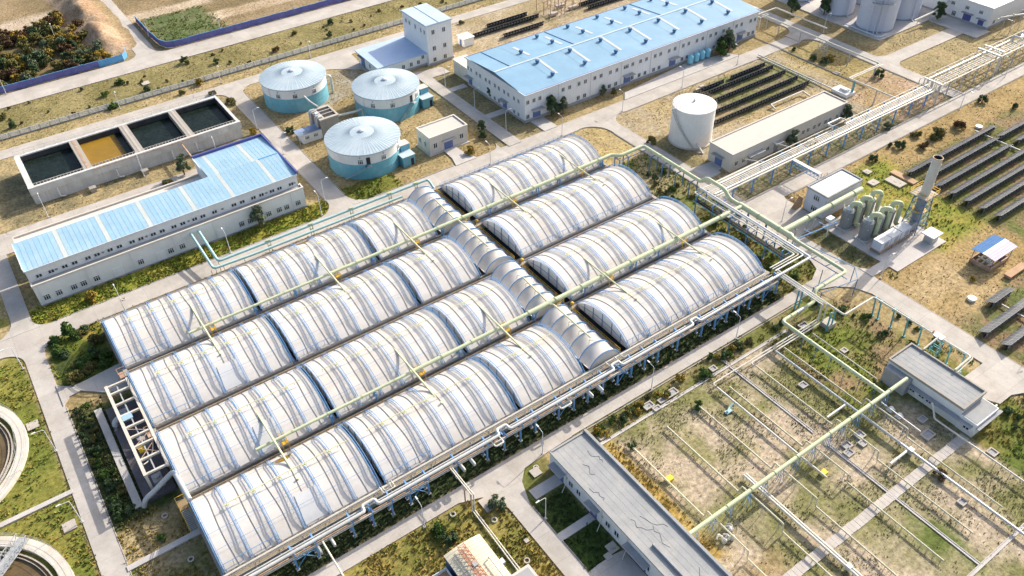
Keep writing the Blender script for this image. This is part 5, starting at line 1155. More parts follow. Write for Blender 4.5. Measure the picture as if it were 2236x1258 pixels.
for x0, x1, m in ((X0+1.1, 11.25, 'waterd'), (13.15, 23.5, 'watery'), (25.5, 36.15, 'waterd'), (38.05, X1-.6, 'waterd')):
    q = MB(); q.sheet(rect(x0, Y0+1.5, x1, Y1-1), 3.0); P('pool_water', q, m, t, label='ochre pool' if m == 'watery' else None, smooth=False)
    q = MB(); n = int((x1-x0)/.75)
    q.box(x0, Y0+1.45, H-.25, x1, Y0+1.58, H); q.box(x0, Y0+.47, H-.3, x1, Y0+.53, H-.02)
    for i in range(n+1): q.box(x0+i*(x1-x0-.1)/n, Y0+.53, H-.2, x0+i*(x1-x0-.1)/n+.1, Y0+1.45, H-.05)
    P('weir_trough', q, 'stone', t, smooth=False)
    q = MB(); q.box(x0, Y0+.54, H-.5, x1, Y0+1.5, H-.45); P('trough_bed', q, 'dark', t, smooth=False)
q = MB(); q.box(21.8, Y0+2.7, 3.0, 23.5, Y1-1, 3.03); P('dark_baffle', q, 'waterd', t, smooth=False); q = MB()
for x in (21.0, 21.9): q.box(x-.05, Y0+2.7, 3.03, x+.05, Y1-1, 3.12)
for i in range(14): q.box(20.95, Y0+3+i*.85, 3.04, 21.95, Y0+3.08+i*.85, 3.12)
P('ladder_frame', q, 'bark', t, smooth=False)
q = MB(); q.tube([(13, Y0-.35, 4.3), (38.5, Y0-.35, 4.3)], .12, 6); P('rusty_pipe', q, 'rust', t); q = MB(); q.box(X0+1.1, Y1-1.06, 3.0, X1-.6, Y1-1.0, H-.3); q.box(X1-.66, Y0+1.6, 3.0, X1-.6, Y1-1.06, H-.3); P('shade_algae_lining', q, 'dark', t, smooth=False); q = MB()  # lining colour holds both algae grime and the shade inside the wall
for hz in (.5, 1.): q.path([(X0, Y1-.2, H+hz), (X1, Y1-.2, H+hz)], .03, 4, False)
for x in np.arange(X0, X1, 2.4): q.bar((x, Y1-.2, H), (x, Y1-.2, H+1), .03)
P('guard_rail', q, 'steel', t)
for x in (4.2, 17.8, 31.3, 37.4): q = MB(); q.tube([(x, Y0-.5, 2.8), (x, Y0-.6, .5), (x+1.2, Y0-.8, .4)], .16, 8, .4); P('outlet_pipe', q, 'frame', t)
q = MB(); q.tube([(41.5, Y0, 3.2), (41.5, Y0-1.2, 3.2), (41.5, Y0-1.4, .3)], .14, 8, .4); P('outlet_pipe', q, 'frame', t)
q = MB(); q.box(34, 178.4, 3.4, 34.3, 194.6, 3.8); P('launder', q, 'rust', t, smooth=False)
for x, y in ((11.2, 192.6), (23.6, 192.7)): q = MB(); q.boxc(x, y, 0, 1.4, 1.2, 1.0); q.boxc(x, y, 1.0, 1.6, 1.4, .12); TP('valve_pit', 'small valve box at the foot of the settling tank, %s' % ('left' if x < 20 else 'middle'), 'valve box', q, 'conc', None, False)
q = MB(); q.boxc(43.6, 192.3, 0, 2.4, 1.6, .5); TP('concrete_block', 'pale concrete block at the right foot of the settling tank', 'block', q, 'stone', None, False)
# white storage tank
t = T('storage_tank', 'tall plain white cylindrical tank left of the black collector rows', 'tank', (140.9, 124.4, 0)); cx, cy, r = 140.95, 124.5, 5.3
q = MB(); q.lathe(cx, cy, [(r, .3), (r, 9.75)], 64, close=False); P('shell', q, 'tank', t)
for z in (1.6, 3.2, 4.8, 6.4, 8.0): q = MB(); q.ring(cx, cy, z, z+.05, r-.02, r+.03, 64); P('weld_ring', q, 'tank', t)
q = MB(); q.lathe(cx, cy, [(r+.12, 9.7), (r+.12, 9.9), (r-.2, 9.95), (0, 10.35)], 64); P('roof', q, 'tank', t); q = MB(); q.ring(cx, cy, -.1, .32, r-.5, r+.25, 64); P('base_ring', q, 'roofcem', t)
q = MB(); q.path([(cx+(r+.05)*math.cos(a), cy+(r+.05)*math.sin(a), 10.75) for a in np.linspace(0, 2*math.pi, 41)], .03, 4, False); q.path([(cx+(r+.05)*math.cos(a), cy+(r+.05)*math.sin(a), 10.4) for a in np.linspace(R(-20), R(150), 20)], .03, 4, False)
for a in np.linspace(R(-20), R(170), 20): q.bar((cx+(r+.05)*math.cos(a), cy+(r+.05)*math.sin(a), 9.9), (cx+(r+.05)*math.cos(a), cy+(r+.05)*math.sin(a), 10.75), .03)
P('roof_rail', q, 'brown', t)
for i in range(26): a = R(165+70*i/25); z = 9.6*(1-i/25)+.2; q = MB(); q.boxc(0, 0, 0, .8, .3, .05); o = O('stair_tread', q.mesh('stair_tread', 'steel', False) if i == 0 else tread, t, Vector(((r+.5)*math.cos(a)+.05, (r+.5)*math.sin(a)+.1, z))); o.rotation_euler = (0, 0, a); tread = o.data
q = MB(); q.path([(cx+(r+.95)*math.cos(R(165+70*i/25)), cy+(r+.95)*math.sin(R(165+70*i/25)), 9.6*(1-i/25)+1.1) for i in range(26)], .04, 4, False); q.path([(cx+(r+.95)*math.cos(R(165+70*i/25)), cy+(r+.95)*math.sin(R(165+70*i/25)), 9.6*(1-i/25)+.2) for i in range(26)], .07, 4, False); P('stair_rail', q, 'steel', t)
q = MB(); q.bar((138.3, 117.3, 0), (138.6, 119.9, 1.6), .3, 8); P('drain_pipe', q, 'pipe', t); q = MB(); q.lathe(141.2, 124.9, [(.3, 10.2), (.3, 10.9), (0, 11)], 10); P('roof_vent', q, 'steel', t)
# long grey store right of it
t = T('store_building', 'long low grey store with a flat cement roof beside the white tank', 'building', (137.5, 107.5, 0))
q = MB(); q.box(137.5, 107.5, -.1, 179.6, 114.9, 4.7); P('wall', q, 'wallc', t, smooth=False); q = MB(); q.box(137.8, 107.8, 4.7, 179.3, 114.6, 4.75); P('roof', q, 'roofcem', t, smooth=False)
q = MB(); q.box(137.35, 107.35, 4.7, 179.75, 107.7, 5.0); q.box(137.35, 114.7, 4.7, 179.75, 115.05, 5.0); q.box(137.35, 107.7, 4.7, 137.7, 114.7, 5.0); q.box(179.4, 107.7, 4.7, 179.75, 114.7, 5.0); P('parapet', q, 'roofcem', t, smooth=False)
for x in (139.2, 141.7, 147.9, 150.2, 160.8, 163.3, 165.1, 167.5, 169.4, 171.9, 173.6, 176.4, 178): window(t, 'S', x, 107.5, 1.9, 1.1, 1.3, 2)
door(t, 'W', 137.5, 111.5, 2.2, 2.6, 1.2); door(t, 'S', 144.1, 107.5, 1.4, 2.3, 1.2, 'plinth'); door(t, 'S', 153.4, 107.5, 1.6, 2.4, 1.2, 'plinth'); door(t, 'S', 158.5, 107.5, 1.6, 2.4, 1.2, 'plinth')
q = MB(); q.box(145.2, 106.3, 2.6, 148.2, 107.5, 2.75); P('door_canopy', q, 'plinth', t, smooth=False)
q = MB(); q.box(189.3, 114.0, 0, 193.0, 119.2, .9); q.box(190.6, 115.2, .9, 191.8, 117.6, 1.5); TP('pump_plinth', 'white concrete plinth with a small box behind the end of the grey store', 'plinth', q, 'tank', None, False)
# control house
t = T('control_house', 'two storey control house with a white flat roof by the wide green branch pipe', 'building', (139.9, 82.3, 0))
q = MB(); q.box(139.9, 82.2, -.1, 151.6, 87.6, 5.6); P('wall', q, 'tankb', t, smooth=False); q = MB(); q.box(140.2, 82.5, 5.6, 151.3, 87.3, 5.66); P('roof', q, 'tank', t, smooth=False)
q = MB(); q.box(139.7, 82.0, 5.5, 151.8, 82.35, 5.9); q.box(139.7, 87.5, 5.5, 151.8, 87.85, 5.9); q.box(139.7, 82.35, 5.5, 140.05, 87.5, 5.9); q.box(151.45, 82.35, 5.5, 151.8, 87.5, 5.9); P('parapet', q, 'roofg', t, smooth=False)
for z in (4.2, 1.4): window(t, 'W', 139.9, 84.8, z, 1.6, 1.4, 3)
q = MB(); q.bar((139.8, 82.4, 5.5), (139.8, 82.4, 0), .06); q.bar((139.8, 87.4, 5.5), (139.8, 87.4, 0), .06); P('downpipe', q, 'frame', t)
q = MB()
for i in range(9): q.box(137.6+.25*i, 88.0, .0, 137.85+.25*i, 89.0, .25+.3*i)
P('outdoor_stair', q, 'brick', t, smooth=False); q = MB(); q.path([(145.5, 87.9, 6.6), (146.6, 87.9, 6.6), (146.6, 87.9, 5.6)], .05, 4, False); q.bar((145.5, 87.9, 6.6), (145.5, 87.9, 4.6), .05); P('roof_ladder', q, 'orange', t)
# right lower building (grey felt roof, by the field)
t = T('boiler_house', 'white building with grey felt roof and lower end, right of the pipe field', 'building', (110.7, 28, 0))
q = MB(); q.box(110.75, 31.0, -.1, 117.1, 45.2, 4.0); q.box(110.6, 28.0, -.1, 116.9, 31.0, 3.0); P('wall', q, 'wallw', t, smooth=False)
q = MB(); q.box(110.95, 31.2, 4.0, 116.9, 45.0, 4.06); q.box(110.8, 28.2, 3.0, 116.7, 30.99, 3.05); P('roof', q, 'roofg', t, smooth=False)
q = MB(); q.box(110.6, 30.85, 3.9, 117.25, 31.15, 4.4); q.box(110.6, 45.05, 3.9, 117.25, 45.35, 4.4); q.box(110.6, 31.15, 3.9, 110.9, 45.05, 4.4); q.box(116.95, 31.15, 3.9, 117.25, 45.05, 4.4); P('parapet', q, 'conc', t, smooth=False)
for i in range(5): q = MB(); q.box(112+i*1.05, 31.3, 4.06, 112.04+i*1.05, 44.9, 4.075); P('felt_seam', q, 'roofg', t, smooth=False)
q = MB(); q.box(109.7, 28.5, 2.2, 110.7, 45, 2.32); q.box(110.5, 27.4, 2.2, 117.5, 28.0, 2.35); P('canopy_ledge', q, 'plinth', t, smooth=False)
for y in (39.6, 37.8, 36.4, 29.4): window(t, 'W', 110.7 if y > 31 else 110.6, y, 1.4, 1.1, 1.1, 2)
for k in range(3): q = MB(); q.tube([(117.0, 28.8+.7*k, 2.4-.4*k), (118.0, 28.8+.7*k, 2.4-.4*k), (118.0, 28.6+.7*k, .3)], .17, 8, .4); P('wall_pipe', q, 'wpipe', t)
q = MB(); q.box(109.3, 40.2, 0, 110.7, 44.8, 3.4); P('dark_porch', q, 'plinth', t, smooth=False)
# bottom building
t = T('felt_roof_building', 'long white building with a cracked grey felt roof at the picture bottom', 'building', (50.4, 64, 0))
q = MB(); q.box(50.4, 20, -.1, 57.6, 64.3, 4.0); P('wall', q, 'wallw', t, smooth=False)
q = MB(); q.box(50.6, 20, 4.0, 57.3, 64.1, 4.06); P('roof', q, 'roofg', t, smooth=False)
q = MB(); q.box(50.25, 20, 3.95, 50.55, 64.4, 4.25); q.box(57.3, 20, 3.95, 57.75, 64.4, 4.55); q.box(50.55, 64.1, 3.95, 57.3, 64.4, 4.3); P('parapet', q, 'roofg', t, smooth=False)
for i in range(6): q = MB(); q.box(51.5+i*1.0, 20, 4.06, 51.53+i*1.0, 64.0, 4.075); P('felt_seam', q, 'roofg', t, smooth=False)
for k in range(9):
    q = MB(); x = random.uniform(51, 56); y = random.uniform(32, 62); pts = [(x, y, 4.075)]
    for j in range(6): x += random.uniform(-.5, .9); y -= random.uniform(.2, .8); pts.append((min(57, max(50.8, x)), y, 4.075))
    q.path(pts, .025, 3, False); P('felt_crack', q, 'dark', t)
for y in (58.8, 56.9, 49.9, 47.9, 41.2): window(t, 'W', 50.4, y, 1.75, 1.1, 1.3, 2)
door(t, 'W', 50.4, 61.7, 2., 2.4, 1.3); door(t, 'W', 50.4, 53.2, 1.5, 2.4, 1.0); door(t, 'W', 50.4, 43.2, 3.6, 2.4, 1.2)
for y in (60.0, 51.4, 45.6): q = MB(); q.tube([(50.3, y, 3.9), (50.3, y, .6), (49.0, y-.7, .1)], .06, 6, .2); P('downpipe', q, 'frame', t)
for y in (59.9, 51.2): q = MB(); q.add([(50.37, y+.25*math.cos(a), 2.2+.25*math.sin(a)) for a in np.linspace(0, 2*math.pi, 11)[:-1]], [tuple(range(10))[::-1]]); P('wall_vent', q, 'plinth', t)
q = MB(); q.box(52.2, 35, 4.06, 52.6, 42.5, 4.5); P('roof_upstand', q, 'plinth', t, smooth=False)
# container hut with lattice boom, open box, small flat roof
t = T('container_hut', 'cream ribbed container hut with dark blue sides at the lower edge of the picture', 'hut', (30.5, 56, 0))
q = MB(); q.box(27.5, 48, 0, 33.3, 59.2, 2.9); P('wall', q, 'contb', t, smooth=False)
for i in range(20):
    y = 59.3-.6*i; q = MB(); pts = []
    for j in range(9): f = j/8; pts.append((27.3+6.2*f, 2.95+.42*math.sin(math.pi*f)))
    q.add([(x, yy, z+b_) for yy, b_ in ((y, 0), (y-.1, .06), (y-.5, .06), (y-.59, 0)) for x, z in pts], [(k*9+j, (k+1)*9+j, (k+1)*9+j+1, k*9+j+1) for k in range(3) for j in range(8)]); P('roof_rib', q, 'contw', t, smooth=False)
t = T('crane_boom', 'orange lattice crane boom lying across the cream container roof', 'crane boom', (29.7, 57.8, 0))
q = MB(); yb = [58.4-.75*i for i in range(14)]
C4 = [(29.3, 3.7), (30.3, 3.7), (29.3, 4.5), (30.3, 4.5)]
for x, z in C4: q.bar((x, 58.6, z), (x, 47.5, z), .07)
P('chord', q, 'orange', t); q = MB()
for i in range(13):
    y, y2 = yb[i], yb[i+1]
    for a, b_ in ((0, 1), (2, 3), (0, 2), (1, 3)): q.bar((C4[a][0], y, C4[a][1]), (C4[b_][0], y2, C4[b_][1]), .045)
    q.bar((C4[2][0], y, 4.5), (C4[3][0], y, 4.5), .045)
P('lacing', q, 'orange', t); q = MB(); q.boxc(29.8, 54.6, 4.5, .7, .7, .4); P('winch', q, 'plinth', t, smooth=False)
q = MB(); q.tube([(32.2, 54.9, 3.4), (32.2, 54.9, 4.0), (32.2, 47, 4.0)], .1, 8, .2); TP('vent_pipe', 'white pipe above the right edge of the cream container roof', 'pipe', q, 'wpipe')
t = T('open_bin', 'open grey bin with a rusty load beside the container hut', 'bin', (25.6, 55, 0)); q = MB()
for a in ((24.4, 50, 26.9, 50.1), (24.4, 58, 26.9, 58.1), (24.4, 50.1, 24.5, 58), (26.8, 50.1, 26.9, 58)): q.box(a[0], a[1], 0, a[2], a[3], 2.0)
P('side', q, 'frame', t, smooth=False); q = MB(); q.box(24.5, 50.1, .2, 26.8, 58, 1.3); P('load', q, 'rust', t, smooth=False)
t = T('small_shed', 'small flat roofed shed with a light rim beside the container hut', 'shed', (34.6, 49.5, 0)); q = MB(); q.box(33.3, 44, 0, 36.4, 51, 2.7); P('wall', q, 'wallc', t, smooth=False); q = MB(); q.box(33.2, 44, 2.7, 36.5, 51.1, 3.0); P('rim', q, 'roofcem', t, smooth=False); q = MB(); q.box(33.6, 44, 3.0, 36.1, 50.7, 3.03); P('roof', q, 'roofg', t, smooth=False)
# small white kiosk by the hall
t = T('kiosk', 'small white kiosk cabin behind the blue roofed hall', 'cabin', (124, 204.5, 0)); q = MB(); q.box(124.2, 204.4, 0, 127.8, 208.2, 2.5); P('wall', q, 'wallpy', t, smooth=False); q = MB(); q.box(124, 204.2, 2.5, 128, 208.4, 2.65); P('roof', q, 'tank', t, smooth=False); door(t, 'W', 124.2, 206.4, 1, 1.9)
# silos and white hall, upper right
SIL = [(234.6, 138.6, 5.6, 'nearest white silo, with white pipes up its face and a gallery'), (235.2, 153.4, 5.2, 'second white silo of the row, its foot behind a tree, upper right'), (234.8, 168.2, 5.0, 'third white silo at the upper edge of the picture, left of the row'), (248.6, 139.4, 5.6, 'white silo behind the nearest one, beside the white hall'), (249, 154, 5.2, 'white silo of the rear row, upper edge of the picture')]
for i, (x, y, r, lab) in enumerate(SIL):
    t = T('silo', lab, 'silo', (x, y, 0)); q = MB(); q.lathe(x, y, [(r, .2), (r, 17)], 48, close=False); P('shell', q, 'tankb', t); q = MB(); q.lathe(x, y, [(r+.1, 17), (r+.1, 17.3), (0, 19)], 48); P('roof', q, 'tankb', t); q = MB(); q.ring(x, y, 0, .5, r-.3, r+.3, 48); P('base_ring', q, 'plinth', t)
    for z in (3.5, 7, 10.5, 14): q = MB(); q.ring(x, y, z, z+.06, r-.02, r+.04, 48); P('weld_ring', q, 'tankb', t)
    if i < 4:
        for a in ((196, 213, 222, 236) if i == 0 else (200, 250)):
            c, s = math.cos(R(a)), math.sin(R(a)); q = MB(); q.tube([(x+(r+.45)*c, y+(r+.45)*s, 16.5), (x+(r+.45)*c, y+(r+.45)*s, .6), (x+(r+1.3)*c, y+(r+1.3)*s, .4)], .2 if a != 236 else .12, 8, .4); P('riser_pipe', q, 'tankb', t)
    if i == 0:
        q = MB(); q.lathe(x, y, [(r, 9.3), (r+1.3, 9.3), (r+1.3, 9.42), (r, 9.42)], 20, a0=R(190), a1=R(250), close=False); P('gallery', q, 'steel', t); q = MB(); q.path([(x+(r+1.3)*math.cos(R(a)), y+(r+1.3)*math.sin(R(a)), 10.4) for a in range(190, 251, 5)], .04, 4, False); P('gallery_rail', q, 'brown', t)
        q = MB(); q.tube([(227.4, 144, .7), (227.4, 131.8, .7), (231, 131.6, .7)], .18, 8, .4); P('foot_pipe', q, 'tankb', t)
    if i in (0, 1):     # faded, unreadable pink stencil marks on the shell
        q = MB()
        for dz, h, n, a0 in ((7.6, .55, 4, 176), (6.6, .3, 9, 174), (6.0, .3, 9, 174)):
            for k in range(n):
                for s_ in range(3):
                    a = R(a0+k*(9 if n == 4 else 4.6)+random.uniform(0, 2.2)); zz = dz+random.uniform(-.3, .3)*h; w = R(random.uniform(.5, 1.8)); hh = random.uniform(.05, .4)*h
                    q.add([(x+(r+.02)*math.cos(a+d), y+(r+.02)*math.sin(a+d), zz+e) for d, e in ((0, 0), (w, 0), (w, hh), (0, hh))], [(0, 1, 2, 3)])
        P('faded_lettering', q, 'pink', t, smooth=False)
t = T('white_hall', 'white hall with a pale flat roof and violet doors at the upper right corner', 'building', (258.8, 116, 0)); q = MB(); q.box(258.8, 116, -.1, 300, 146, 6.7); P('wall', q, 'wallpy', t, smooth=False); q = MB(); q.box(258.4, 115.6, 6.7, 300.4, 146.4, 7.0); P('roof', q, 'tank', t, smooth=False); q = MB(); q.box(258.7, 115.9, 0, 300, 116, .8); q.box(258.7, 116, 0, 258.8, 146, .8); P('plinth', q, 'plinth', t, smooth=False)
for y in (128.6, 123.8, 119.2): window(t, 'W', 258.8, y, 4.6, 1.3, 1.1, 3)
window(t, 'W', 258.8, 127.4, 1.6, 1.4, 1.6, 3); door(t, 'W', 258.8, 123, 2.6, 2.8, 1.0, 'purple'); door(t, 'W', 258.8, 118.3, 1.8, 2.4, .9, 'purple')
for x in (262, 268): window(t, 'S', x, 116, 1.8, 1.2, 1.3, 2)
q = MB(); q.lathe(264, 121, [(.5, 7), (.5, 7.8), (0, 8)], 10); P('roof_ventilator', q, 'steelbd', t)
t = T('sloping_duct', 'white sloping duct on thin legs between the nearest silo and the white hall', 'duct', (245, 130, 0)); q = MB(); q.tube([(242, 130.3, 2.6), (251, 130.1, 3.0), (258.7, 130.1, 4.8)], .3, 8, .4); P('duct', q, 'wpipe', t)
for x in (244, 247, 250.5): q = MB(); q.bar((x, 130.2, 0), (x, 130.2, 2.8), .07); P('leg', q, 'steel', t)
t = T('pipe_bundle', 'bundle of pale pipes on dark frames beside the white hall at the right edge', 'pipes', (262, 110, 0))
for k in range(5): q = MB(); q.tube([(258+k*.9, 113.4-.2*k, 4.6+.25*(k % 2)), (275, 108.5-.4*k, 4.6+.25*(k % 2)), (300, 108-.4*k, 4.6)], .16, 8, .4); P('pipe_run', q, 'wpipe' if k % 2 else 'pipe', t)
for x in (261, 266, 271): q = MB(); q.bar((x, 110, 0), (x, 110, 4.4), .1); q.bar((x, 112.5, 0), (x, 112.5, 4.4), .1); q.bar((x, 109.6, 4.3), (x, 113, 4.3), .1); P('frame', q, 'steel', t)
# ------------------------------------------------------------------ scrubbers, stack, collectors and small plant
for row, (yy, rl) in enumerate(((77.3, 'rear'), (72.3, 'front'))):
    for col, x in enumerate((141.2, 144.7, 148.3)):
        t = T('scrubber', 'grey scrubber vessel with a green swan neck duct, %s one of the %s row' % (('left', 'middle', 'right')[col], rl), 'vessel', (x, yy, 0), 0, 'scrubber vessels')
        q = MB(); q.lathe(x, yy, [(1.25, .4), (1.25, 4.6), (1.32, 4.62), (1.32, 4.75), (1.2, 4.8), (.55, 5.3), (.5, 5.35)], 28); P('shell', q, 'tanks', t)
        q = MB(); q.boxc(x, yy, .1, 3.0, 3.0, .35); P('plinth', q, 'pad', t, smooth=False)
        q = MB(); q.lathe(x, yy, [(.95, 4.75), (.5, 5.75), (0, 5.85)], 16); P('cone_top', q, 'frame', t)
        q = MB(); q.tube([(x+.1, yy-.2, 5.2), (x+.1, yy-.2, 6.6), (x+1.55, yy-1.35, 6.6), (x+1.55, yy-1.35, 1.2), (x+2.2, yy-1.9, .8)], .5, 12, 1.0); P('swan_neck', q, 'gpipe', t)
        q = MB(); q.path([(x+1.3*math.cos(a), yy+1.3*math.sin(a), 5.6) for a in np.linspace(R(100), R(250), 9)], .04, 4, False)
        for a in np.linspace(R(100), R(250), 5): q.bar((x+1.3*math.cos(a), yy+1.3*math.sin(a), 4.7), (x+1.3*math.cos(a), yy+1.3*math.sin(a), 5.6), .035)
        P('top_rail', q, 'ypipe', t); q = MB(); q.boxc(x-1.0, yy-.95, 3.2, .25, .08, .18); P('name_plate', q, 'frame', t, smooth=False)
        q = MB(); q.tube([(x-1.3, yy, 1.0), (x-2.0, yy-.1, 1.0), (x-2.0, yy-1.9, .5)], .09, 6, .3); P('drain', q, 'steel', t)
for i, x in enumerate((140.6, 144.0, 147.5)):
    t = T('fan_cabinet', 'pale fan cabinet on a rusty skid before the scrubbers, %s of the three' % ('left', 'middle', 'right')[i], 'cabinet', (x, 67.8, 0), 0, 'fan cabinets')
    q = MB(); q.box(x-1.6, 66.9, .9, x+1.55, 69.0, 3.0); P('body', q, 'tankb', t, smooth=False); q = MB(); q.box(x-1.65, 66.85, 3.0, x+1.6, 69.05, 3.08); P('lid', q, 'tank', t, smooth=False); q = MB(); q.box(x-.3, 66.84, 1.2, x+.9, 66.9, 2.5); P('panel', q, 'plinth', t, smooth=False)
    q = MB(); q.box(x-1.75, 66.6, .75, x+1.75, 69.2, .9); P('skid', q, 'rust', t, smooth=False); q = MB()
    for sx in (-1.5, 1.5):
        for y in (66.8, 69.0): q.box(x+sx-.08, y-.08, .1, x+sx+.08, y+.08, .75)
    q.path([(x-1.75, 66.4, 1.7), (x+1.75, 66.4, 1.7)], .04, 4, False); q.bar((x-1.7, 66.4, .7), (x-1.7, 66.4, 1.7), .04); q.bar((x, 66.4, .7), (x, 66.4, 1.7), .04); q.bar((x+1.7, 66.4, .7), (x+1.7, 66.4, 1.7), .04); P('skid_leg', q, 'brown', t)
t = T('white_cabinet', 'white box cabinet with a wide lid on the concrete pad right of the fan cabinets', 'cabinet', (151.8, 63.3, 0)); q = MB(); q.box(150.6, 62.5, 0, 153.1, 64.4, 1.9); P('body', q, 'steel', t, smooth=False); q = MB(); q.box(150.2, 62.1, 1.9, 153.6, 65.0, 2.15); P('lid', q, 'tank', t, smooth=False)
t = T('exhaust_stack', 'tall grey exhaust stack in a blue lattice frame with a railed platform halfway up', 'stack', (152.3, 68.2, 0)); cx, cy = 152.3, 68.2
for z0, z1, m in ((.3, 9.4, 'tanks'), (9.4, 12.2, 'pipe'), (12.2, 14.6, 'pipe'), (14.6, 16.9, 'pipe'), (16.9, 18.2, 'pipe')): q = MB(); q.lathe(cx, cy, [(.98, z0), (.98, z1-.06), (1.04, z1-.06), (1.04, z1)], 24, close=False); P('section', q, m, t)
q = MB(); q.ring(cx, cy, 18.15, 18.3, .85, 1.05, 24); P('rim', q, 'rust', t); q = MB(); q.lathe(cx, cy, [(.9, 17.0), (.9, 17.05), (0, 17.06)], 20); q.lathe(cx, cy, [(.86, 18.2), (.86, 17.0)], 20, close=False); P('dark_bore', q, 'dark', t)
q = MB(); B0 = [(-1.9, -1.9), (1.9, -1.9), (1.9, 1.9), (-1.9, 1.9)]
def lp(k, z): f = 1-.32*z/9.4; return (cx+B0[k][0]*f, cy+B0[k][1]*f, z)
for k in range(4):
    q.bar(lp(k, 0), lp(k, 9.4), .1)
    for i in range(5):
        z0 = i*1.88; z1 = z0+1.88; q.bar(lp(k, z0), lp((k+1) % 4, z1), .05); q.bar(lp((k+1) % 4, z0), lp(k, z1), .05); q.bar(lp(k, z1), lp((k+1) % 4, z1), .05)
P('lattice_frame', q, 'steelbd', t)
q = MB(); q.box(cx-2.2, cy-1.9, 9.4, cx+2.0, cy+2.2, 9.55); P('platform', q, 'stone', t, smooth=False); q = MB()
for h in (.55, 1.1): q.path([(cx-2.2, cy-1.9, 9.55+h), (cx+2, cy-1.9, 9.55+h), (cx+2, cy+2.2, 9.55+h), (cx-2.2, cy+2.2, 9.55+h), (cx-2.2, cy-1.9, 9.55+h)], .05, 4, False)
for dx, dy in ((-2.2, -1.9), (2, -1.9), (2, 2.2), (-2.2, 2.2), (0, -1.9), (0, 2.2)): q.bar((cx+dx, cy+dy, 9.5), (cx+dx, cy+dy, 10.65), .05)
q.ring(cx, cy, 5.2, 5.5, 1.0, 1.45, 16); P('platform_rail', q, 'yel', t); q = MB(); q.tube([(cx-3.4, cy-.8, 2), (cx-.8, cy-.4, 2.2)], .7, 12); P('flue', q, 'tanks', t)
q = MB(); q.path([(124, 77.6, 4.4), (136, 76.3, 4.4)], .12, 6, True); q.bar((128.5, 77, 4.4), (128.5, 78.8, 4.4), .08); q.bar((133, 76.6, 4.4), (133, 78.6, 4.4), .08); TP('branch_walkway', 'thin blue service pipe with short arms below the wide green branch pipe', 'pipe', q, 'steelb'); q = MB(); q.boxc(135.2, 77.6, 4.5, 1.6, 1.2, .7); q.bar((135.2, 77.4, 0), (135.2, 77.4, 4.5), .12); TP('valve_box', 'small pale valve box on a dark post under the green branch pipe', 'valve box', q, 'frame', None, False)
def collector(x0, x1, y, label, group, h=1.75):
    t = T('collector_row', label, 'collector row', (x0, y, 0), 0, group); L = x1-x0; n = max(2, round(L/1.1)); w = L/n; zn, zf, dy = (h, h-1.3, 1.6) if y > 110 else (h+.1, h-.9, 1.85)
    fmesh = MB(); fmesh.add([(.04, 0, zn), (w-.04, 0, zn), (w-.04, dy, zf), (.04, dy, zf), (.04, 0, zn-.06), (w-.04, 0, zn-.06), (w-.04, dy, zf-.06), (.04, dy, zf-.06)], [(0, 1, 2, 3), (7, 6, 5, 4), (0, 4, 5, 1), (1, 5, 6, 2), (2, 6, 7, 3), (3, 7, 4, 0)]); me = fmesh.mesh('panel', 'panel', False)
    g = MB()
    for i in range(3): xx = .04+(w-.08)*i/2; g.add([(xx-.04, 0, zn+.012), (xx+.04, 0, zn+.012), (xx+.04, dy, zf+.012), (xx-.04, dy, zf+.012)], [(0, 1, 2, 3)])
    g.add([(.04, -.02, zn-.05), (w-.04, -.02, zn-.05), (w-.04, -.02, zn+.03), (.04, -.02, zn+.03), (.04, .1, zn-.02), (w-.04, .1, zn-.02)], [(0, 1, 2, 3), (3, 2, 5, 4)]); g.add([(.04, dy*.5-.03, (zn+zf)/2+.012), (w-.04, dy*.5-.03, (zn+zf)/2+.012), (w-.04, dy*.5+.03, (zn+zf)/2+.004), (.04, dy*.5+.03, (zn+zf)/2+.004)], [(0, 1, 2, 3)]); gme = g.mesh('panel_frame', 'cell', False)
    bk = MB(); bk.box(.02, .45, .1, w-.02, .5, zn-.25); bm = bk.mesh('shade_sheet', 'black', False)  # dark sheet added in place of the deep shade under the panels
    dt = MB(); 
    for i in (.5,): dt.lathe(w*i, .3, [(.0, .7), (.2, .74), (.24, .95), (.2, 1.16), (0, 1.2)], 8)
    dm = dt.mesh('ballast', 'cell')
    lg = MB(); lg.bar((.1, .12, 0), (.1, .12, zn-.05), .05); lg.bar((.1, dy-.15, 0), (.1, dy-.15, zf-.05), .05); lm = lg.mesh('leg', 'cell')
    for i in range(n):
        o = O('panel', me, t, (i*w, 0, 0)); O('panel_frame', gme, o); O('shade_sheet', bm, t, (i*w, 0, 0)); O('ballast', dm, t, (i*w, 0, 0)); O('leg', lm, t, (i*w, 0, 0))
    return t
GA, GB = 'dark collector rows left of the grey store', 'dark collector rows at the right edge'
for (x0, x1, y, l) in ((157.5, 169.6, 139.7, 'nearest the hall road, left piece beside the white tank'), (172.2, 186.6, 139.9, 'nearest the hall road, right piece beside the manifold'), (158, 187.4, 137.5, 'second from the hall road, beside the white tank'), (156, 187.8, 133.3, 'middle of the five behind the white tank'), (152, 187.8, 128.9, 'fourth of five, passing behind the white tank'), (150.5, 187.8, 125.0, 'last of five, next to the grey store')):
    collector(x0, x1, y, 'dark collector row, '+l, GA)
ORN = ['uppermost row', 'second row from the top', 'third row from the top', 'fourth row from the top', 'fifth row from the top', 'sixth row from the top', 'seventh row from the top', 'eighth row from the top']
for i in range(7): collector((169.2, 171, 169.5, 169.2, 169.2, 169.3, 169.5)[i], (204.9, 199.6, 199.4, 204, 205, 205, 205)[i], 80.4-3.66*i, 'long dark collector row on the right, '+ORN[i], GB)
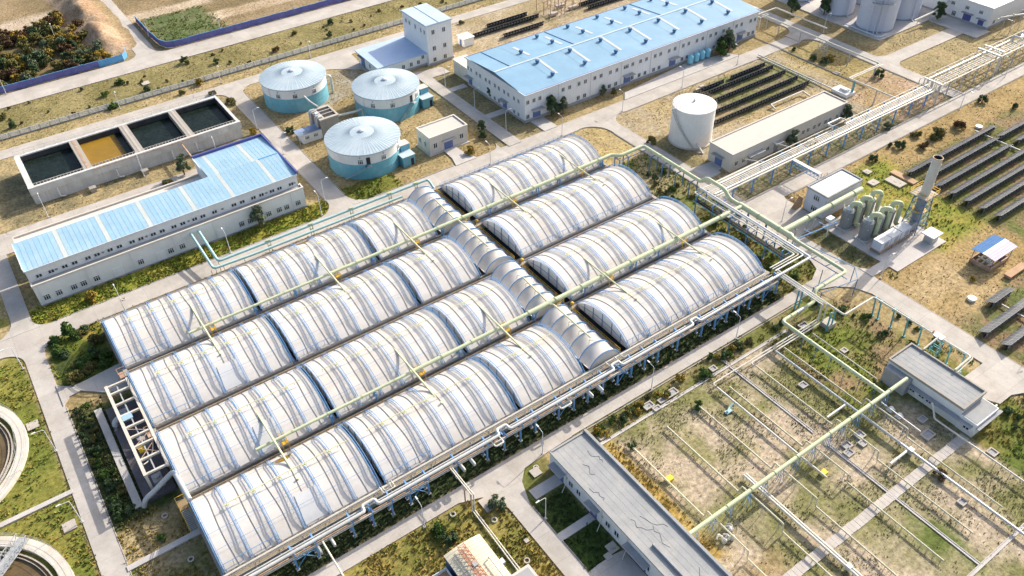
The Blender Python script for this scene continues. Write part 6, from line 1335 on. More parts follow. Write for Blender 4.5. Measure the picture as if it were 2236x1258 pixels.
for x0, x1, y, l in ((201, 216, 76.9, 'short upper piece beyond the white pipe'), (202.5, 220, 73.2, 'short lower piece beyond the white pipe'), (142.2, 149.2, 43.5, 'short row below the blue shelter'), (133.6, 152, 39.6, 'row that starts by the concrete road, below the short one'), (133.7, 152, 35.4, 'lowest row, at the right edge by the concrete road'), (137.5, 152, 31.5, 'lowest corner piece at the right edge')): collector(x0, x1, y, 'dark collector row, '+l, GB)
for x0, x1, y, l in ((137.4, 153.2, 211.2, 'rear'), (129.8, 155.4, 207.8, 'middle'), (137.5, 153, 202, 'front')): collector(x0, x1, y, 'row of dark tilted collectors behind the blue roofed hall, %s of the left three' % l, 'dark collector rows behind the hall')
for x0, x1, y, l in ((171, 195, 206.4, 'rear'), (172, 195, 202.9, 'front')): collector(x0, x1, y, 'dark collector row at the upper edge behind the hall, %s of two' % l, 'dark collector rows behind the hall')
t = T('pipe_skeleton', 'bare brown pipe frame with pale tanks behind the blue roofed hall', 'pipe frame', (165, 208, 0)); q = MB()
for x in (158, 162.5, 164, 167, 170.5):
    for y in (205.5, 209, 213): q.bar((x, y, 0), (x, y, 4.2), .12)
for y in (205.5, 209, 213): q.bar((158, y, 4.2), (170.5, y, 4.2), .1); q.bar((158, y, 2.4), (170.5, y, 2.4), .08)
for x in (158, 164, 170.5): q.bar((x, 205.5, 4.2), (x, 213, 4.2), .1)
P('frame', q, 'rust', t)
for x, y in ((160, 206.5), (166, 210.5), (168.5, 207)): q = MB(); q.boxc(x, y, .3, 3.4, 1.1, .8); P('pale_tank', q, 'stone', t, smooth=False)
q = MB(); q.tube([(200.2, 83.2, .5), (200.2, 30, .5)], .22, 8); TP('ground_pipe', 'white pipe along the ground between the right hand collector rows', 'pipe', q, 'wpipe')
q = MB(); q.tube([(144.5, 43, .5), (144.5, 20, .5)], .18, 8); TP('ground_pipe', 'white pipe along the ground through the lowest collector rows', 'pipe', q, 'wpipe')
q = MB(); q.tube([(190.0, 146, .5), (190.0, 119, .5)], .2, 8); TP('ground_pipe', 'pale ground pipe at the far ends of the collector rows by the store', 'pipe', q, 'pipe'); q = MB(); q.tube([(188.6, 143, .7), (188.6, 123.5, .7)], .16, 8); TP('ground_pipe', 'inner pale manifold pipe at the far ends of the same collector rows', 'pipe', q, 'wpipe')
q = MB(); q.tube([(169.2, 121.2, .3), (169.2, 123.0, .9), (181.8, 122.9, .9), (181.8, 120.2, .5)], .25, 8, .4); TP('ground_pipe', 'U shaped pale pipe on the ground behind the grey store', 'pipe', q, 'wpipe')
for i, x in enumerate((170.1, 172.5, 174.8, 177.1)):
    t = T('filter_tank', 'bright cyan filter tank by the hall wall, %s from the left' % ('first', 'second', 'third', 'fourth')[i], 'tank', (x, 154.2, 0), 0, 'cyan filter tanks'); q = MB(); q.lathe(x, 154.2, [(0, .5), (.5, .55), (.85, .8), (.85, 2.7), (.6, 3.05), (.15, 3.2), (.12, 3.4), (0, 3.42)], 20); P('shell', q, 'cyan', t); q = MB()
    for a in (45, 135, 225, 315): q.bar((x+.65*math.cos(R(a)), 154.2+.65*math.sin(R(a)), 0), (x+.65*math.cos(R(a)), 154.2+.65*math.sin(R(a)), .8), .07)
    P('leg', q, 'cyan', t); q = MB(); q.cyl(x, 154.2, 0, .12, .95, 20); P('base', q, 'pad', t)
t = T('shelter', 'open pump shelter with a blue and violet sheet roof on the dry grass', 'shelter', (156, 52.4, 0)); y0, y1 = 50.1, 54.9
n = 9
for i in range(n):
    a = y0-.2+(y1-y0+.4)*i/n; b_ = a+(y1-y0+.4)/n-.04; z0, z1 = 3.15, 3.15
    f = lambda y: 3.1+.35*(1-abs((y-52.4)/2.6))
    q = MB(); q.add([(152, a, f(a)), (160.2, a, f(a)), (160.2, b_, f(b_)), (152, b_, f(b_)), (152, a, f(a)-.05), (160.2, a, f(a)-.05), (160.2, b_, f(b_)-.05), (152, b_, f(b_)-.05)], [(0, 1, 2, 3), (7, 6, 5, 4), (0, 4, 5, 1), (3, 2, 6, 7), (0, 3, 7, 4), (1, 5, 6, 2)]); P('roof_sheet', q, 'shel' if i >= 5 else ('frame' if i == 4 else 'lilac'), t, smooth=False)
q = MB()
for x in (152.4, 156, 159.6):
    for y in (50.3, 54.5): q.bar((x, y, 0), (x, y, 3.1), .08)
P('post', q, 'steelbd', t); q = MB(); q.box(152.2, 50.1, 0, 159, 50.35, .9); q.box(152.2, 54.4, 0, 159, 54.65, .9); q.box(152.2, 50.35, 0, 152.45, 54.4, .9); q.box(158.8, 50.35, 0, 159, 54.4, .9); P('pit_wall', q, 'rust', t, smooth=False)
q = MB()
for k in range(3): q.tube([(152.8, 51.2+k*1.1, .7), (158, 51.2+k*1.1, .7)], .2, 8); q.lathe(154.2+k*1.3, 51.8+k*.8, [(.4, .5), (.4, 1.3), (0, 1.4)], 10)
q.bar((154, 51, .9), (154, 54, .9), .15); P('pump_piping', q, 'wpipe', t)
q = MB(); q.box(153.2, 46.3, .35, 159.5, 47.8, .75); q.box(153.4, 46.5, 0, 154, 47.6, .35); q.box(158, 46.5, 0, 158.6, 47.6, .35); TP('tarp_crate', 'flat brown tarp covered crate right of the blue shelter', 'crate', q, 'brick', None, False)

# ------------------------------------------------------------------ clarifiers, blower platform, pergola
for cx, cy, r, lab in ((-33.35, 123.2, 15.8, 'upper round clarifier pool with a pale rim at the left edge'), (-34.0, 89.3, 16.5, 'lower round clarifier pool with a steel bridge at the lower left corner')):
    t = T('clarifier', lab, 'clarifier', (cx, cy, 0)); q = MB(); q.ring(cx, cy, -.5, .55, r-1.75, r, 72); P('rim_walk', q, 'conc2', t); q = MB(); q.ring(cx, cy, -.7, .25, r-2.6, r-2.4, 72); q.ring(cx, cy, -.7, .3, r-3.1, r-3.0, 72); P('weir_ring', q, 'stone', t)
    q = MB(); q.lathe(cx, cy, [(r-1.75, -.15), (r-2.5, -.15)], 72, close=False); P('trough', q, 'dark', t); q = MB(); q.lathe(cx, cy, [(r-2.5, .0), (0, .01)], 72); P('pool_water', q, 'waterb', t)
    q = MB()
    for h in (.55, 1.05): q.path([(cx+(r-1.7)*math.cos(a), cy+(r-1.7)*math.sin(a), .55+h) for a in np.linspace(0, 2*math.pi, 73)], .025, 4, False); q.path([(cx+(r-.1)*math.cos(a), cy+(r-.1)*math.sin(a), .55+h) for a in np.linspace(0, 2*math.pi, 73)], .025, 4, False)
    for a in np.linspace(0, 2*math.pi, 61): q.bar((cx+(r-1.7)*math.cos(a), cy+(r-1.7)*math.sin(a), .5), (cx+(r-1.7)*math.cos(a), cy+(r-1.7)*math.sin(a), 1.6), .025, 3)
    P('guard_rail', q, 'steel', t)
    if cy < 100:
        a = R(43); c, s = math.cos(a), math.sin(a); q = MB(); L = r-.3
        def bp(u, v, z): return (cx+u*c-v*s, cy+u*s+v*c, z)
        for v in (-.8, .8):
            q.bar(bp(0, v, .9), bp(L, v, .9), .1); q.bar(bp(0, v, 2.0), bp(L, v, 2.0), .07)
            for i in range(14): q.bar(bp(L*i/14, v, .9), bp(L*(i+1)/14, v, 2.0), .05); q.bar(bp(L*i/14, v, .9), bp(L*i/14, v, 2), .05)
        q.add([bp(0, -.7, .95), bp(L, -.7, .95), bp(L, .7, .95), bp(0, .7, .95)], [(0, 1, 2, 3)]); P('bridge', q, 'steel', t)
q = MB(); q.box(-5.2, 96.2, -.1, -.3, 119.6, .6); TP('blower_platform', 'dark concrete platform in painted shade under the white pergola beside the covers', 'platform', q, 'shadeslab', None, False)
t = T('pergola', 'white concrete pergola frame beside the left end of the covers', 'pergola', (-3.3, 97, 0)); ys = [97.0, 100.2, 103.4, 105.7, 108.2, 111.2, 114.2, 117.2, 119.2]
q = MB(); q.box(-3.75, 96.7, 5.2, -3.25, 119.5, 5.65); q.box(-.2, 96.7, 5.2, .25, 119.5, 5.65); P('long_beam', q, 'conc2', t, smooth=False)
for y in ys: q = MB(); q.box(-3.25, y-.16, 5.22, -.2, y+.16, 5.6); P('cross_beam', q, 'conc2', t, smooth=False)
for y in (96.9, 103.4, 111.2, 119.2): q = MB(); q.box(-3.7, y-.2, 0, -3.3, y+.2, 5.2); P('column', q, 'conc2', t, smooth=False)
q = MB(); q.box(-2.0, 97.2, 5.0, -1.8, 119, 5.15); P('hoist_rail', q, 'steel', t, smooth=False)
for k, (xa, ya, xb, yb2) in enumerate(((-3.2, 100.5, -.3, 103.2), (-.3, 100.5, -3.2, 103.2), (-3.2, 103.6, -.3, 105.6), (-.3, 105.9, -3.2, 108))): q = MB(); q.bar((xa, ya, 5.3), (xb, yb2, 5.3), .06); P('brace', q, 'rust', t)
q = MB(); q.path([(-3.1+2.9*math.sin(a), 99.6+7.2*(1-math.cos(a)), 4.9) for a in np.linspace(0, math.pi/2, 8)], .1, 6, True); P('curved_pipe', q, 'conc2', t)
q = MB(); q.boxc(-2.4, 103.5, 4.0, 1.1, 1.1, 1.0); TP('yellow_machine', 'bright yellow machine part on the floor inside the pergola frame', 'machine', q, 'yel2', None, False)
q = MB(); q.add([(-3.2, 109.9, 5.5), (-1.6, 109.9, 5.5), (-1.6, 111.0, 5.7), (-3.2, 111.0, 5.7), (-3.2, 109.9, 5.4), (-1.6, 109.9, 5.4), (-1.6, 111.0, 5.6), (-3.2, 111.0, 5.6)], [(0, 1, 2, 3), (7, 6, 5, 4), (0, 4, 5, 1), (1, 5, 6, 2), (2, 6, 7, 3), (3, 7, 4, 0)]); TP('blue_sheet', 'small pale blue sheet lying on the pergola beams', 'sheet', q, 'roofl', None, False)
for x, y, s in ((-2.5, 115.5, 'upper'), (-1.8, 107.5, 'middle'), (-2.2, 98.5, 'lower')): q = MB(); q.boxc(x, y, .6, 1.5, 1.9, 1.5); q.cyl(x, y, 2.1, 2.5, .45, 12); TP('blower', 'grey blower machine on the platform under the pergola, %s one' % s, 'machine', q, 'plinth')
for y, l, k in ((114.6, 'upper', 1), (95.6, 'lower', 0)):
    q = MB()
    if k == 0: q.tube([(.6, 88.8, 4.9), (.35, 95.6, 4.9), (-3.6, 95.5, 2.6), (-5.0, 95.5, 2.0), (-5.6, 95.5, .6)], .42, 12, .9)
    else: q.tube([(-2.2, 114.6, 2.2), (-4.6, 114.4, 2.2), (-4.8, 113.9, .4)], .5, 12, .9)
    TP('air_duct', 'fat silver elbow duct beside the pergola, %s one' % l, 'duct', q, 'steel')
# ------------------------------------------------------------------ pits, slabs, rings
def pit(x, y, w, d, label, m='stone', h=.3, group=None):
    t = T('pit_cover' if m != 'yel' else 'yellow_pit', label, 'pit', (x, y, 0), 0, group); q = MB(); q.box(x-w/2, y-d/2, 0, x+w/2, y-d/2+.22, h); q.box(x-w/2, y+d/2-.22, 0, x+w/2, y+d/2, h); q.box(x-w/2, y-d/2+.22, 0, x-w/2+.22, y+d/2-.22, h); q.box(x+w/2-.22, y-d/2+.22, 0, x+w/2, y+d/2-.22, h); P('rim', q, m, t, smooth=False); q = MB(); q.box(x-w/2+.22, y-d/2+.22, 0, x+w/2-.22, y+d/2-.22, h*.5); P('lid', q, 'plinth', t, smooth=False)
for x, y, w, d, l in ((96.1, 39.1, 1.7, 1.5, 'open concrete pit left of the dark shade by the right hand building, upper one'), (92.6, 39, 1.6, 1.4, 'open concrete pit in the field, left of the small group'), (91.6, 37.8, 1.6, 1.3, 'open concrete pit in the field, lowest of the small group'), (95.1, 37.7, 1.4, 1.2, 'half open concrete pit in the field, middle of the small group'), (105.2, 32.5, 2.2, 1.6, 'square open pit with a pale rim at the edge of the building shade'), (107.4, 35, 1.6, 1.2, 'small pit with a pipe stub in the shade of the right hand building'), (110.4, 24.2, 1.5, 1.5, 'pale pit by the weeds below the right hand building'), (97.9, 21.6, 1.4, 1.2, 'lone open pit far down the field between two pipes'), (97.4, 52, 1.5, 1.3, 'pit with a yellow stain in the far half of the field'), (77.2, 64.4, 2.8, 1.5, 'concrete slab pit among shrubs along the road verge, right one'), (74.9, 64.1, 1.6, 1, 'small concrete pit among shrubs along the road verge'), (72.1, 64.6, 2, 1.4, 'concrete slab pit among shrubs along the road verge, left one'), (72.9, 63.3, 1.5, 1, 'flat slab in front of the shrubs along the road verge'), (61.2, 64.2, 1.4, 1.3, 'pale pit by the top corner of the grey felt roof'), (87.5, 64.2, 1.4, 1.2, 'pale pit by the drain crossing in the field'), (110.2, 53.2, 1.3, 1.1, 'small pit beside the thin pale pipe'), (109.5, 62, 2, 1.4, 'pale slab under the pipe bundle near the green pipe drop')): pit(x, y, w, d, l)
for x, y, l in ((64.4, 51.2, 'left part of the field'), (85.0, 37.6, 'at the end of the middle white pipe')): q = MB(); q.boxc(x, y, 0, 1.1, .9, .6); TP('yellow_box', 'yellow valve box in the pipe field, '+l, 'valve box', q, 'yel2', None, False)
q = MB(); q.boxc(113.3, 59.4, 0, 2.2, 2.0, 1.0); TP('tarp_block', 'pinkish concrete block with a yellow rail near the teal posts', 'block', q, 'stone', None, False)
for x, y, l in ((104.9, 39.4, 'upper'), (104.8, 37.7, 'lower')): q = MB(); q.boxc(x, y, 0, 1.2, 1, .25); q.lathe(x, y, [(.4, .25), (.4, .7), (0, .75)], 12); TP('capped_valve', 'white capped valve on an ochre base in the building shade, %s one' % l, 'valve', q, 'tank')
q = MB(); q.tube([(81.9, 55.4, .4), (82.9, 55.9, .4), (84.0, 56, .7)], .18, 8, .2); q.boxc(82.3, 55.5, .0, 1.3, .7, .3); TP('teal_fitting', 'small teal fitting lying beside the middle white pipe', 'pipe fitting', q, 'teal')
t = T('pump_cluster', 'tangle of white pump pipes on the ground near the end of the long green pipe', 'pump set', (64.4, 38.6, 0))
for k in range(7): q = MB(); a = random.uniform(0, 3); x = 63.0+.45*k; y = 38.3+random.uniform(-.6, .8); q.tube([(x, y, .3), (x+.5*math.cos(a), y+.6*math.sin(a), .9), (x+1.1*math.cos(a+.6), y+1.1*math.sin(a+.6), .5)], .15, 7, .25); P('pipe_piece', q, 'wpipe', t)
for x, y in ((63.2, 38.2), (65.2, 39), (64.6, 37.9)): q = MB(); q.lathe(x, y, [(.35, 0), (.35, .7), (.15, .9), (0, .92)], 12); P('pump_body', q, 'steel', t)
for x, y, w, d, l in ((163.5, 88, 1.7, 1.7, 'upper left slab of the slabs by the control house'), (160.8, 84.3, 2.4, 1.9, 'lower left slab of the slabs by the control house'), (165.1, 81.4, 2.8, 4.2, 'long pale slab of the slabs by the control house')): q = MB(); q.boxc(x, y, 0, w, d, .3); q.cyl(x, y, .3, .36, .35, 12); TP('concrete_slab', l, 'slab', q, 'stone', None, False)
q = MB(); q.box(167.3, 78.2, 0, 169.2, 84.6, .4); TP('concrete_slab', 'narrow brownish slab strip of the slabs by the collector rows', 'slab', q, 'brick', None, False)
for x, y, l in ((141.8, 47.5, 'on the dry grass near the short collector row'), (203.3, 84, 'at the top of the long collector rows')): q = MB(); q.cyl(x, y, 0, .5, .85, 20); TP('manhole', 'round white manhole drum '+l, 'manhole', q, 'tank')
for x, y, l in ((33.0, 66.1, 'on the yellow lawn near the road edge'), (37.6, 61.5, 'on the green patch of the yellow lawn'), (37.6, 53.0, 'by the corner of the small grey shed'), (-2.7, 82.5, 'on bare soil below the basin path'), (48.6, 65.6, 'near the doorway of the grey felt roof building'), (5.8, 148.3, 'on the grass before the long building'), (-3.5, 92.3, 'in the shade below the pergola')): q = MB(); q.ring(x, y, 0, .2, .3, .5, 20); TP('well_ring', 'round concrete well ring '+l, 'well', q, 'stone')
for x, y, w, l in ((39.5, 55.7, .7, 'on the yellow lawn beside the lower road'), (48.0, 64.9, 1.6, 'beside the doorway path'), (38.7, 64.5, 2.6, 'at the lawn corner by the road bend'), (-16.4, 124, 1.9, 'in the grass near the upper clarifier'), (-16.1, 99.2, 1.9, 'in the grass near the lower clarifier'), (49.1, 47.3, 1.6, 'in the shaded lawn corner, dark one'), (47.7, 46.5, 1.1, 'in the shaded lawn corner, light one'), (199.3, 125.2, 1.6, 'on the dry lawn by the slim pipe bridge'), (38, 241, 2.2, 'on the verge near the road junction')): q = MB(); q.boxc(x, y, 0, w, w, .22); TP('concrete_slab', 'square concrete slab '+l, 'slab', q, 'stone', None, False)
q = MB(); q.boxc(34.4, 54.9, 0, .8, .9, .6); TP('crate', 'small pale crate at the right corner of the container hut', 'crate', q, 'frame', None, False)
for x, y, l in ((161, 141.7, 'left'), (163.2, 142.5, 'right')): q = MB(); q.boxc(x, y, 0, 1.6, .9, .4); TP('concrete_block', 'pale concrete block at the near end of the first collector row, %s one' % l, 'block', q, 'stone', None, False)

# ------------------------------------------------------------------ fences and hoardings
t = T('guard_fence', 'long grey rail fence between the verge and the service road', 'fence', (60, 232, 0))
pm = MB().box(-.09, -.09, 0, .09, .09, 1.5).mesh('post', 'steel', False); rm = MB()
for z in (.25, .62, 1.0, 1.38): rm.box(.09, -.05, z-.09, 2.41, .05, z+.09)
for i in range(5): rm.box(.35+i*.45, -.03, .2, .39+i*.45, .03, 1.4)
rm = rm.mesh('rail_bay', 'frame', False)
for i in range(-26, 68): O('post', pm, t, (2.5*i-60+60, 0, 0)); O('rail_bay', rm, t, (2.5*i, 0, 0))
q = MB(); q.box(-65, -.12, 0, 170, .12, .2); o = O('kerb_base', q.mesh('kerb_base', 'kerb', False), t)
def hoarding(label, pts, m='pfence', h=2.0, w=2.0):
    t = T('hoarding', label, 'hoarding', (pts[0][0], pts[0][1], 0))
    for (x0, y0), (x1, y1) in zip(pts[:-1], pts[1:]):
        n = max(1, round(math.hypot(x1-x0, y1-y0)/w)); a = math.atan2(y1-y0, x1-x0); L = math.hypot(x1-x0, y1-y0)/n
        q = MB(); q.box(.03, -.03, .05, L-.03, .03, h); q.box(.0, -.06, 0, .07, .06, h+.06)
        for k in range(4): q.box(L*(.2+.2*k)-.05, -.055, .08, L*(.2+.2*k)+.05, -.03, h-.05)
        q.box(.03, -.07, h-.02, L-.03, .07, h+.06, 1); me = q.mesh('panel', [m, 'bfence'], False)
        for i in range(n): o = O('panel', me, t, Vector((x0+(x1-x0)*i/n, y0+(y1-y0)*i/n, random.uniform(-.05, .05)))-Vector(t.location)); o.rotation_euler = (random.uniform(-.03, .03), 0, a)
hoarding('violet site hoarding along the far road, left of the side road', [(-60, 259.7), (30, 260.1)])
hoarding('bright blue curved end of the site hoarding at the side road corner', [(30, 260.1), (34, 259.9), (37.2, 260.2), (38.9, 262.5), (39.4, 266)], 'bfence')
hoarding('violet site hoarding with a rounded corner, right of the side road', [(48.7, 287), (48.9, 272), (49.4, 264.5), (50.6, 261), (53, 259.9), (79, 259.9), (125, 260), (200, 260)])

# ------------------------------------------------------------------ street lamps
lm = T('street_lamp', 'x', 'street lamp'); q = MB(); q.path([(0, 0, 0), (0, 0, 5.4)], [.09, .05], 8, True); P('pole', q, 'frame', lm); q = MB(); q.tube([(0, 0, 5.3), (0, -.1, 5.6), (0, -1.3, 5.75)], .04, 6, .2); P('arm', q, 'frame', lm); q = MB(); q.add([(-.13, -1.2, 5.74), (.13, -1.2, 5.74), (.09, -1.85, 5.76), (-.09, -1.85, 5.76), (-.13, -1.2, 5.86), (.13, -1.2, 5.86), (.09, -1.85, 5.82), (-.09, -1.85, 5.82)], [(0, 1, 2, 3), (7, 6, 5, 4), (0, 4, 5, 1), (1, 5, 6, 2), (2, 6, 7, 3), (3, 7, 4, 0)]); P('lamp_head', q, 'tank', lm, smooth=False); q = MB(); q.boxc(0, 0, 0, .4, .4, .2); P('base', q, 'pad', lm, smooth=False)
LAMPS = [(3.8, 258.6, 0, 'by the violet hoarding at the left edge of the far road'), (23.9, 289, 0, 'among the bushes behind the violet hoarding'), (48.6, 272.8, 1.5, 'along the side road by the hoarding corner'), (68, 260.6, 0, 'standing behind the right violet hoarding'), (94.9, 264.4, 0, 'behind the right hoarding near the upper edge'), (27.7, 229.8, 0, 'beside the guard fence, behind the settling tank'), (55.7, 227.6, 0, 'beside the guard fence near the end of the settling tank'), (83.4, 226.8, 0, 'beside the guard fence behind the round tanks'), (22.9, 191.6, 3.1, 'at the foot of the settling tank, middle'), (-.1, 187.7, 3.1, 'at the left corner of the settling tank'), (54.0, 196.6, 1.5, 'on the tank road right of the settling tank'), (54.5, 180.4, 1.5, 'on the tank road beside the small white hut'), (54.0, 155.6, 1.5, 'on the tank road at the right end of the long building'), (29, 149.7, 3.14, 'on the grass before the long building, by the teal pipes'), (50.9, 150.6, 3.14, 'on the bright grass tip right of the long building'), (5.1, 144.6, 3.14, 'behind the back parapet of the covers, left part'), (-14.9, 139.6, -1.57, 'at the left road junction'), (-14.4, 115.8, -1.57, 'on the grass beside the upper clarifier'), (-14.3, 98.8, -1.57, 'on the grass beside the lower clarifier'), (93.6, 145.1, 3.14, 'before the cream pump house'), (106, 186.1, 1.5, 'on the path left of the hall, far one'), (105.9, 170.8, 1.5, 'on the path left of the hall, middle one'), (106.1, 156.3, 1.5, 'on the path left of the hall, near one'), (115.8, 145.1, 3.14, 'on the straw lawn before the corner of the hall'), (136.5, 145.4, 3.14, 'at the rounded lawn corner across from the hall'), (158.4, 145.4, 3.14, 'across from the violet hall door, by the collectors'), (181, 145.9, 3.14, 'across from the tree at the right end of the hall'), (218.2, 145, 1.57, 'on the shaded lawn before the silos'), (207.7, 92.2, 0, 'on the verge of the road under the long rack'), (234, 95.2, 3.1, 'under the far end of the long rack'), (51.1, 67.2, 3.1, 'by the top corner of the grey felt roof'), (28.3, 66.8, 3.1, 'on the road verge above the yellow lawn'), (96.6, 67.2, 3.1, 'on the verge before the right part of the front rack'), (75.2, 67.2, 3.1, 'on the verge before the middle of the front rack'), (44.1, 57.1, -1.57, 'on the shaded lawn of the grey felt roof building'), (132.1, 86.9, 1.5, 'in the concrete yard by the control house'), (138.8, 33.2, 1.5, 'among the lowest collector rows at the right edge'), (133.1, 62, 1.5, 'at the road corner by the scrubber pad')]
for i, (x, y, a, l) in enumerate(LAMPS):
    if i == 0: lm.location = (x, y, 0); lm.rotation_euler = (0, 0, a); lm['label'] = 'slim grey street lamp '+l; lm['group'] = 'street lamps'
    else: dup(lm, (x, y, 0), a, 'slim grey street lamp '+l)

# ------------------------------------------------------------------ trees, bushes, grass
def leafcloud(name, m, n, blobs, ls, seed):
    r = np.random.default_rng(seed); B = np.array(blobs); k = r.choice(len(B), n, p=B[:, 4]/B[:, 4].sum()); d = r.normal(size=(n, 3)); d /= np.linalg.norm(d, axis=1)[:, None]
    rad = (.45+.6*r.random(n)**.6)[:, None]; c = B[k, :3]+d*rad*np.stack([B[k, 3], B[k, 3], B[k, 3]*.85], 1); c[:, 2] = np.maximum(c[:, 2], .05)
    a = r.normal(size=(n, 3)); a /= np.linalg.norm(a, axis=1)[:, None]; b = np.cross(a, d+.3*r.normal(size=(n, 3))); b /= np.linalg.norm(b, axis=1)[:, None]+1e-9; s = (ls*r.uniform(.5, 1.35, n))[:, None]
    V = np.stack([c-a*s, c+b*s*.55, c+a*s, c-b*s*.55], 1).reshape(-1, 3); me = bpy.data.meshes.new(name); me.vertices.add(4*n); me.vertices.foreach_set('co', V.astype(np.float32).ravel()); me.loops.add(4*n); me.loops.foreach_set('vertex_index', np.arange(4*n)); me.polygons.add(n); me.polygons.foreach_set('loop_start', np.arange(n)*4); me.polygons.foreach_set('loop_total', np.full(n, 4)); me.update(calc_edges=True); me.materials.append(M[m]); return me
def blobs(n, R0, H, z0, seed, br=.4):
    r = random.Random(seed); out = []
    for i in range(n):
        a = r.uniform(0, 6.283); q = R0*math.sqrt(r.random())*.8; z = z0+(H-z0)*r.uniform(.05, .9); w = R0*br*r.uniform(.6, 1.2)*(1.1-.45*(z-z0)/(H-z0)); out.append((q*math.cos(a)*(1.15-.6*(z-z0)/(H-z0)), q*math.sin(a)*(1.15-.6*(z-z0)/(H-z0)), z, w, w*w))
    return out
BUSH = {}
for nm, m in (('green', 'lf_green'), ('dark', 'lf_dark'), ('olive', 'lf_olive'), ('gold', 'lf_gold'), ('grey', 'lf_grey'), ('brown', 'lf_brown')):
    for v in range(2):
        bl = blobs(11, 1, 1.3, .15, hash(nm) % 97*0+len(nm)*13+v*7, .42); f = leafcloud('foliage', m, 1100, bl, .13, 3+v); s = MB(); rr = random.Random(v)
        for k in range(7): x, y, z = bl[k][:3]; s.bar((rr.uniform(-.1, .1), rr.uniform(-.1, .1), 0), (x, y, z), .03, 4)
        BUSH[nm, v] = (f, s.mesh('stem', 'bark'))
TREE = {}
for nm, m, sd in (('dense', 'lf_dark', 1), ('grey', 'lf_grey', 2), ('green', 'lf_green', 3), ('olive', 'lf_olive', 4)):
    bl = blobs(26, 1.25, 4.2, 1.0, sd*31, .36); f = leafcloud('crown', m, 4200, bl, .16, sd); s = MB(); s.path([(0, 0, 0), (.05, .03, 1.2), (0, -.04, 3.4)], [.14, .1, .03], 7, True); P_ = []
    for k in range(12): x, y, z, w, _ = bl[k]; s.path([(.02, .02, max(.5, z*.5-.1)), (x*.5, y*.5, z*.8), (x, y, z)], [.06, .04, .015], 5, False)
    TREE[nm] = (f, s.mesh('trunk', 'bark'))
def plant(kind, v, x, y, s, label, group, name='bush', cat='bush', sz=None, z=0):
    f, st = BUSH[kind, v] if (kind, v) in BUSH else TREE[kind]
    t = T(name, label, cat, (x, y, z), random.uniform(0, 6.28), group); t.scale = (s, s, sz or s*random.uniform(.8, 1.1)); O(f.name.split('.')[0], f, t); O(st.name.split('.')[0], st, t); return t
for x, y, k, s, l in ((119.9, 154.9, 'dense', 1.35, 'large dark tree at the near corner of the blue roofed hall'), (123.2, 154.2, 'grey', 1.0, 'greyish tree beside the large dark one at the hall corner'), (137.8, 155, 'grey', .7, 'small grey tree against the hall wall, left of the violet door'), (140.3, 153.4, 'olive', .55, 'small olive tree on the lawn before the hall, left of the violet door'), (180.8, 152.4, 'green', 1.15, 'green tree right of the cyan filter tanks'), (185.4, 153.6, 'grey', 1.5, 'tall greyish tree near the right end of the hall'), (183.2, 154.6, 'dense', 1.1, 'dark tree squeezed between the two trees right of the cyan tanks'), (112.9, 173, 'dense', 1.05, 'dark conifer like tree at the left end wall of the hall') , (100.6, 159.5, 'dense', .75, 'small dark tree on the shaded lawn right of the pump house'), (31.1, 186.3, 'grey', 1.2, 'tall loose tree between the settling tank and the annex'), (37.8, 155, 'grey', 1.25, 'bushy grey green tree before the long white building'), (-5.6, 143.6, 'green', .8, 'small tree on the overgrown island at the left road junction'), (157.4, 106.2, 'grey', 1.15, 'round grey green tree before the wall of the grey store'), (179.4, 106.6, 'grey', 1.05, 'grey green tree at the far end of the grey store'), (221.5, 160.5, 'dense', 1.5, 'dark tree left before the silos, in their shade'), (228.8, 153.4, 'dense', 1.35, 'dark tree standing at the foot of the second silo'), (254, 129.6, 'dense', 1.3, 'dark tree under the sloping duct by the white hall')):
    plant(k, 9, x, y, s*1.2, l, None, 'tree', 'tree', s*1.1)
CT = [((-8, 150.6), 'x')]
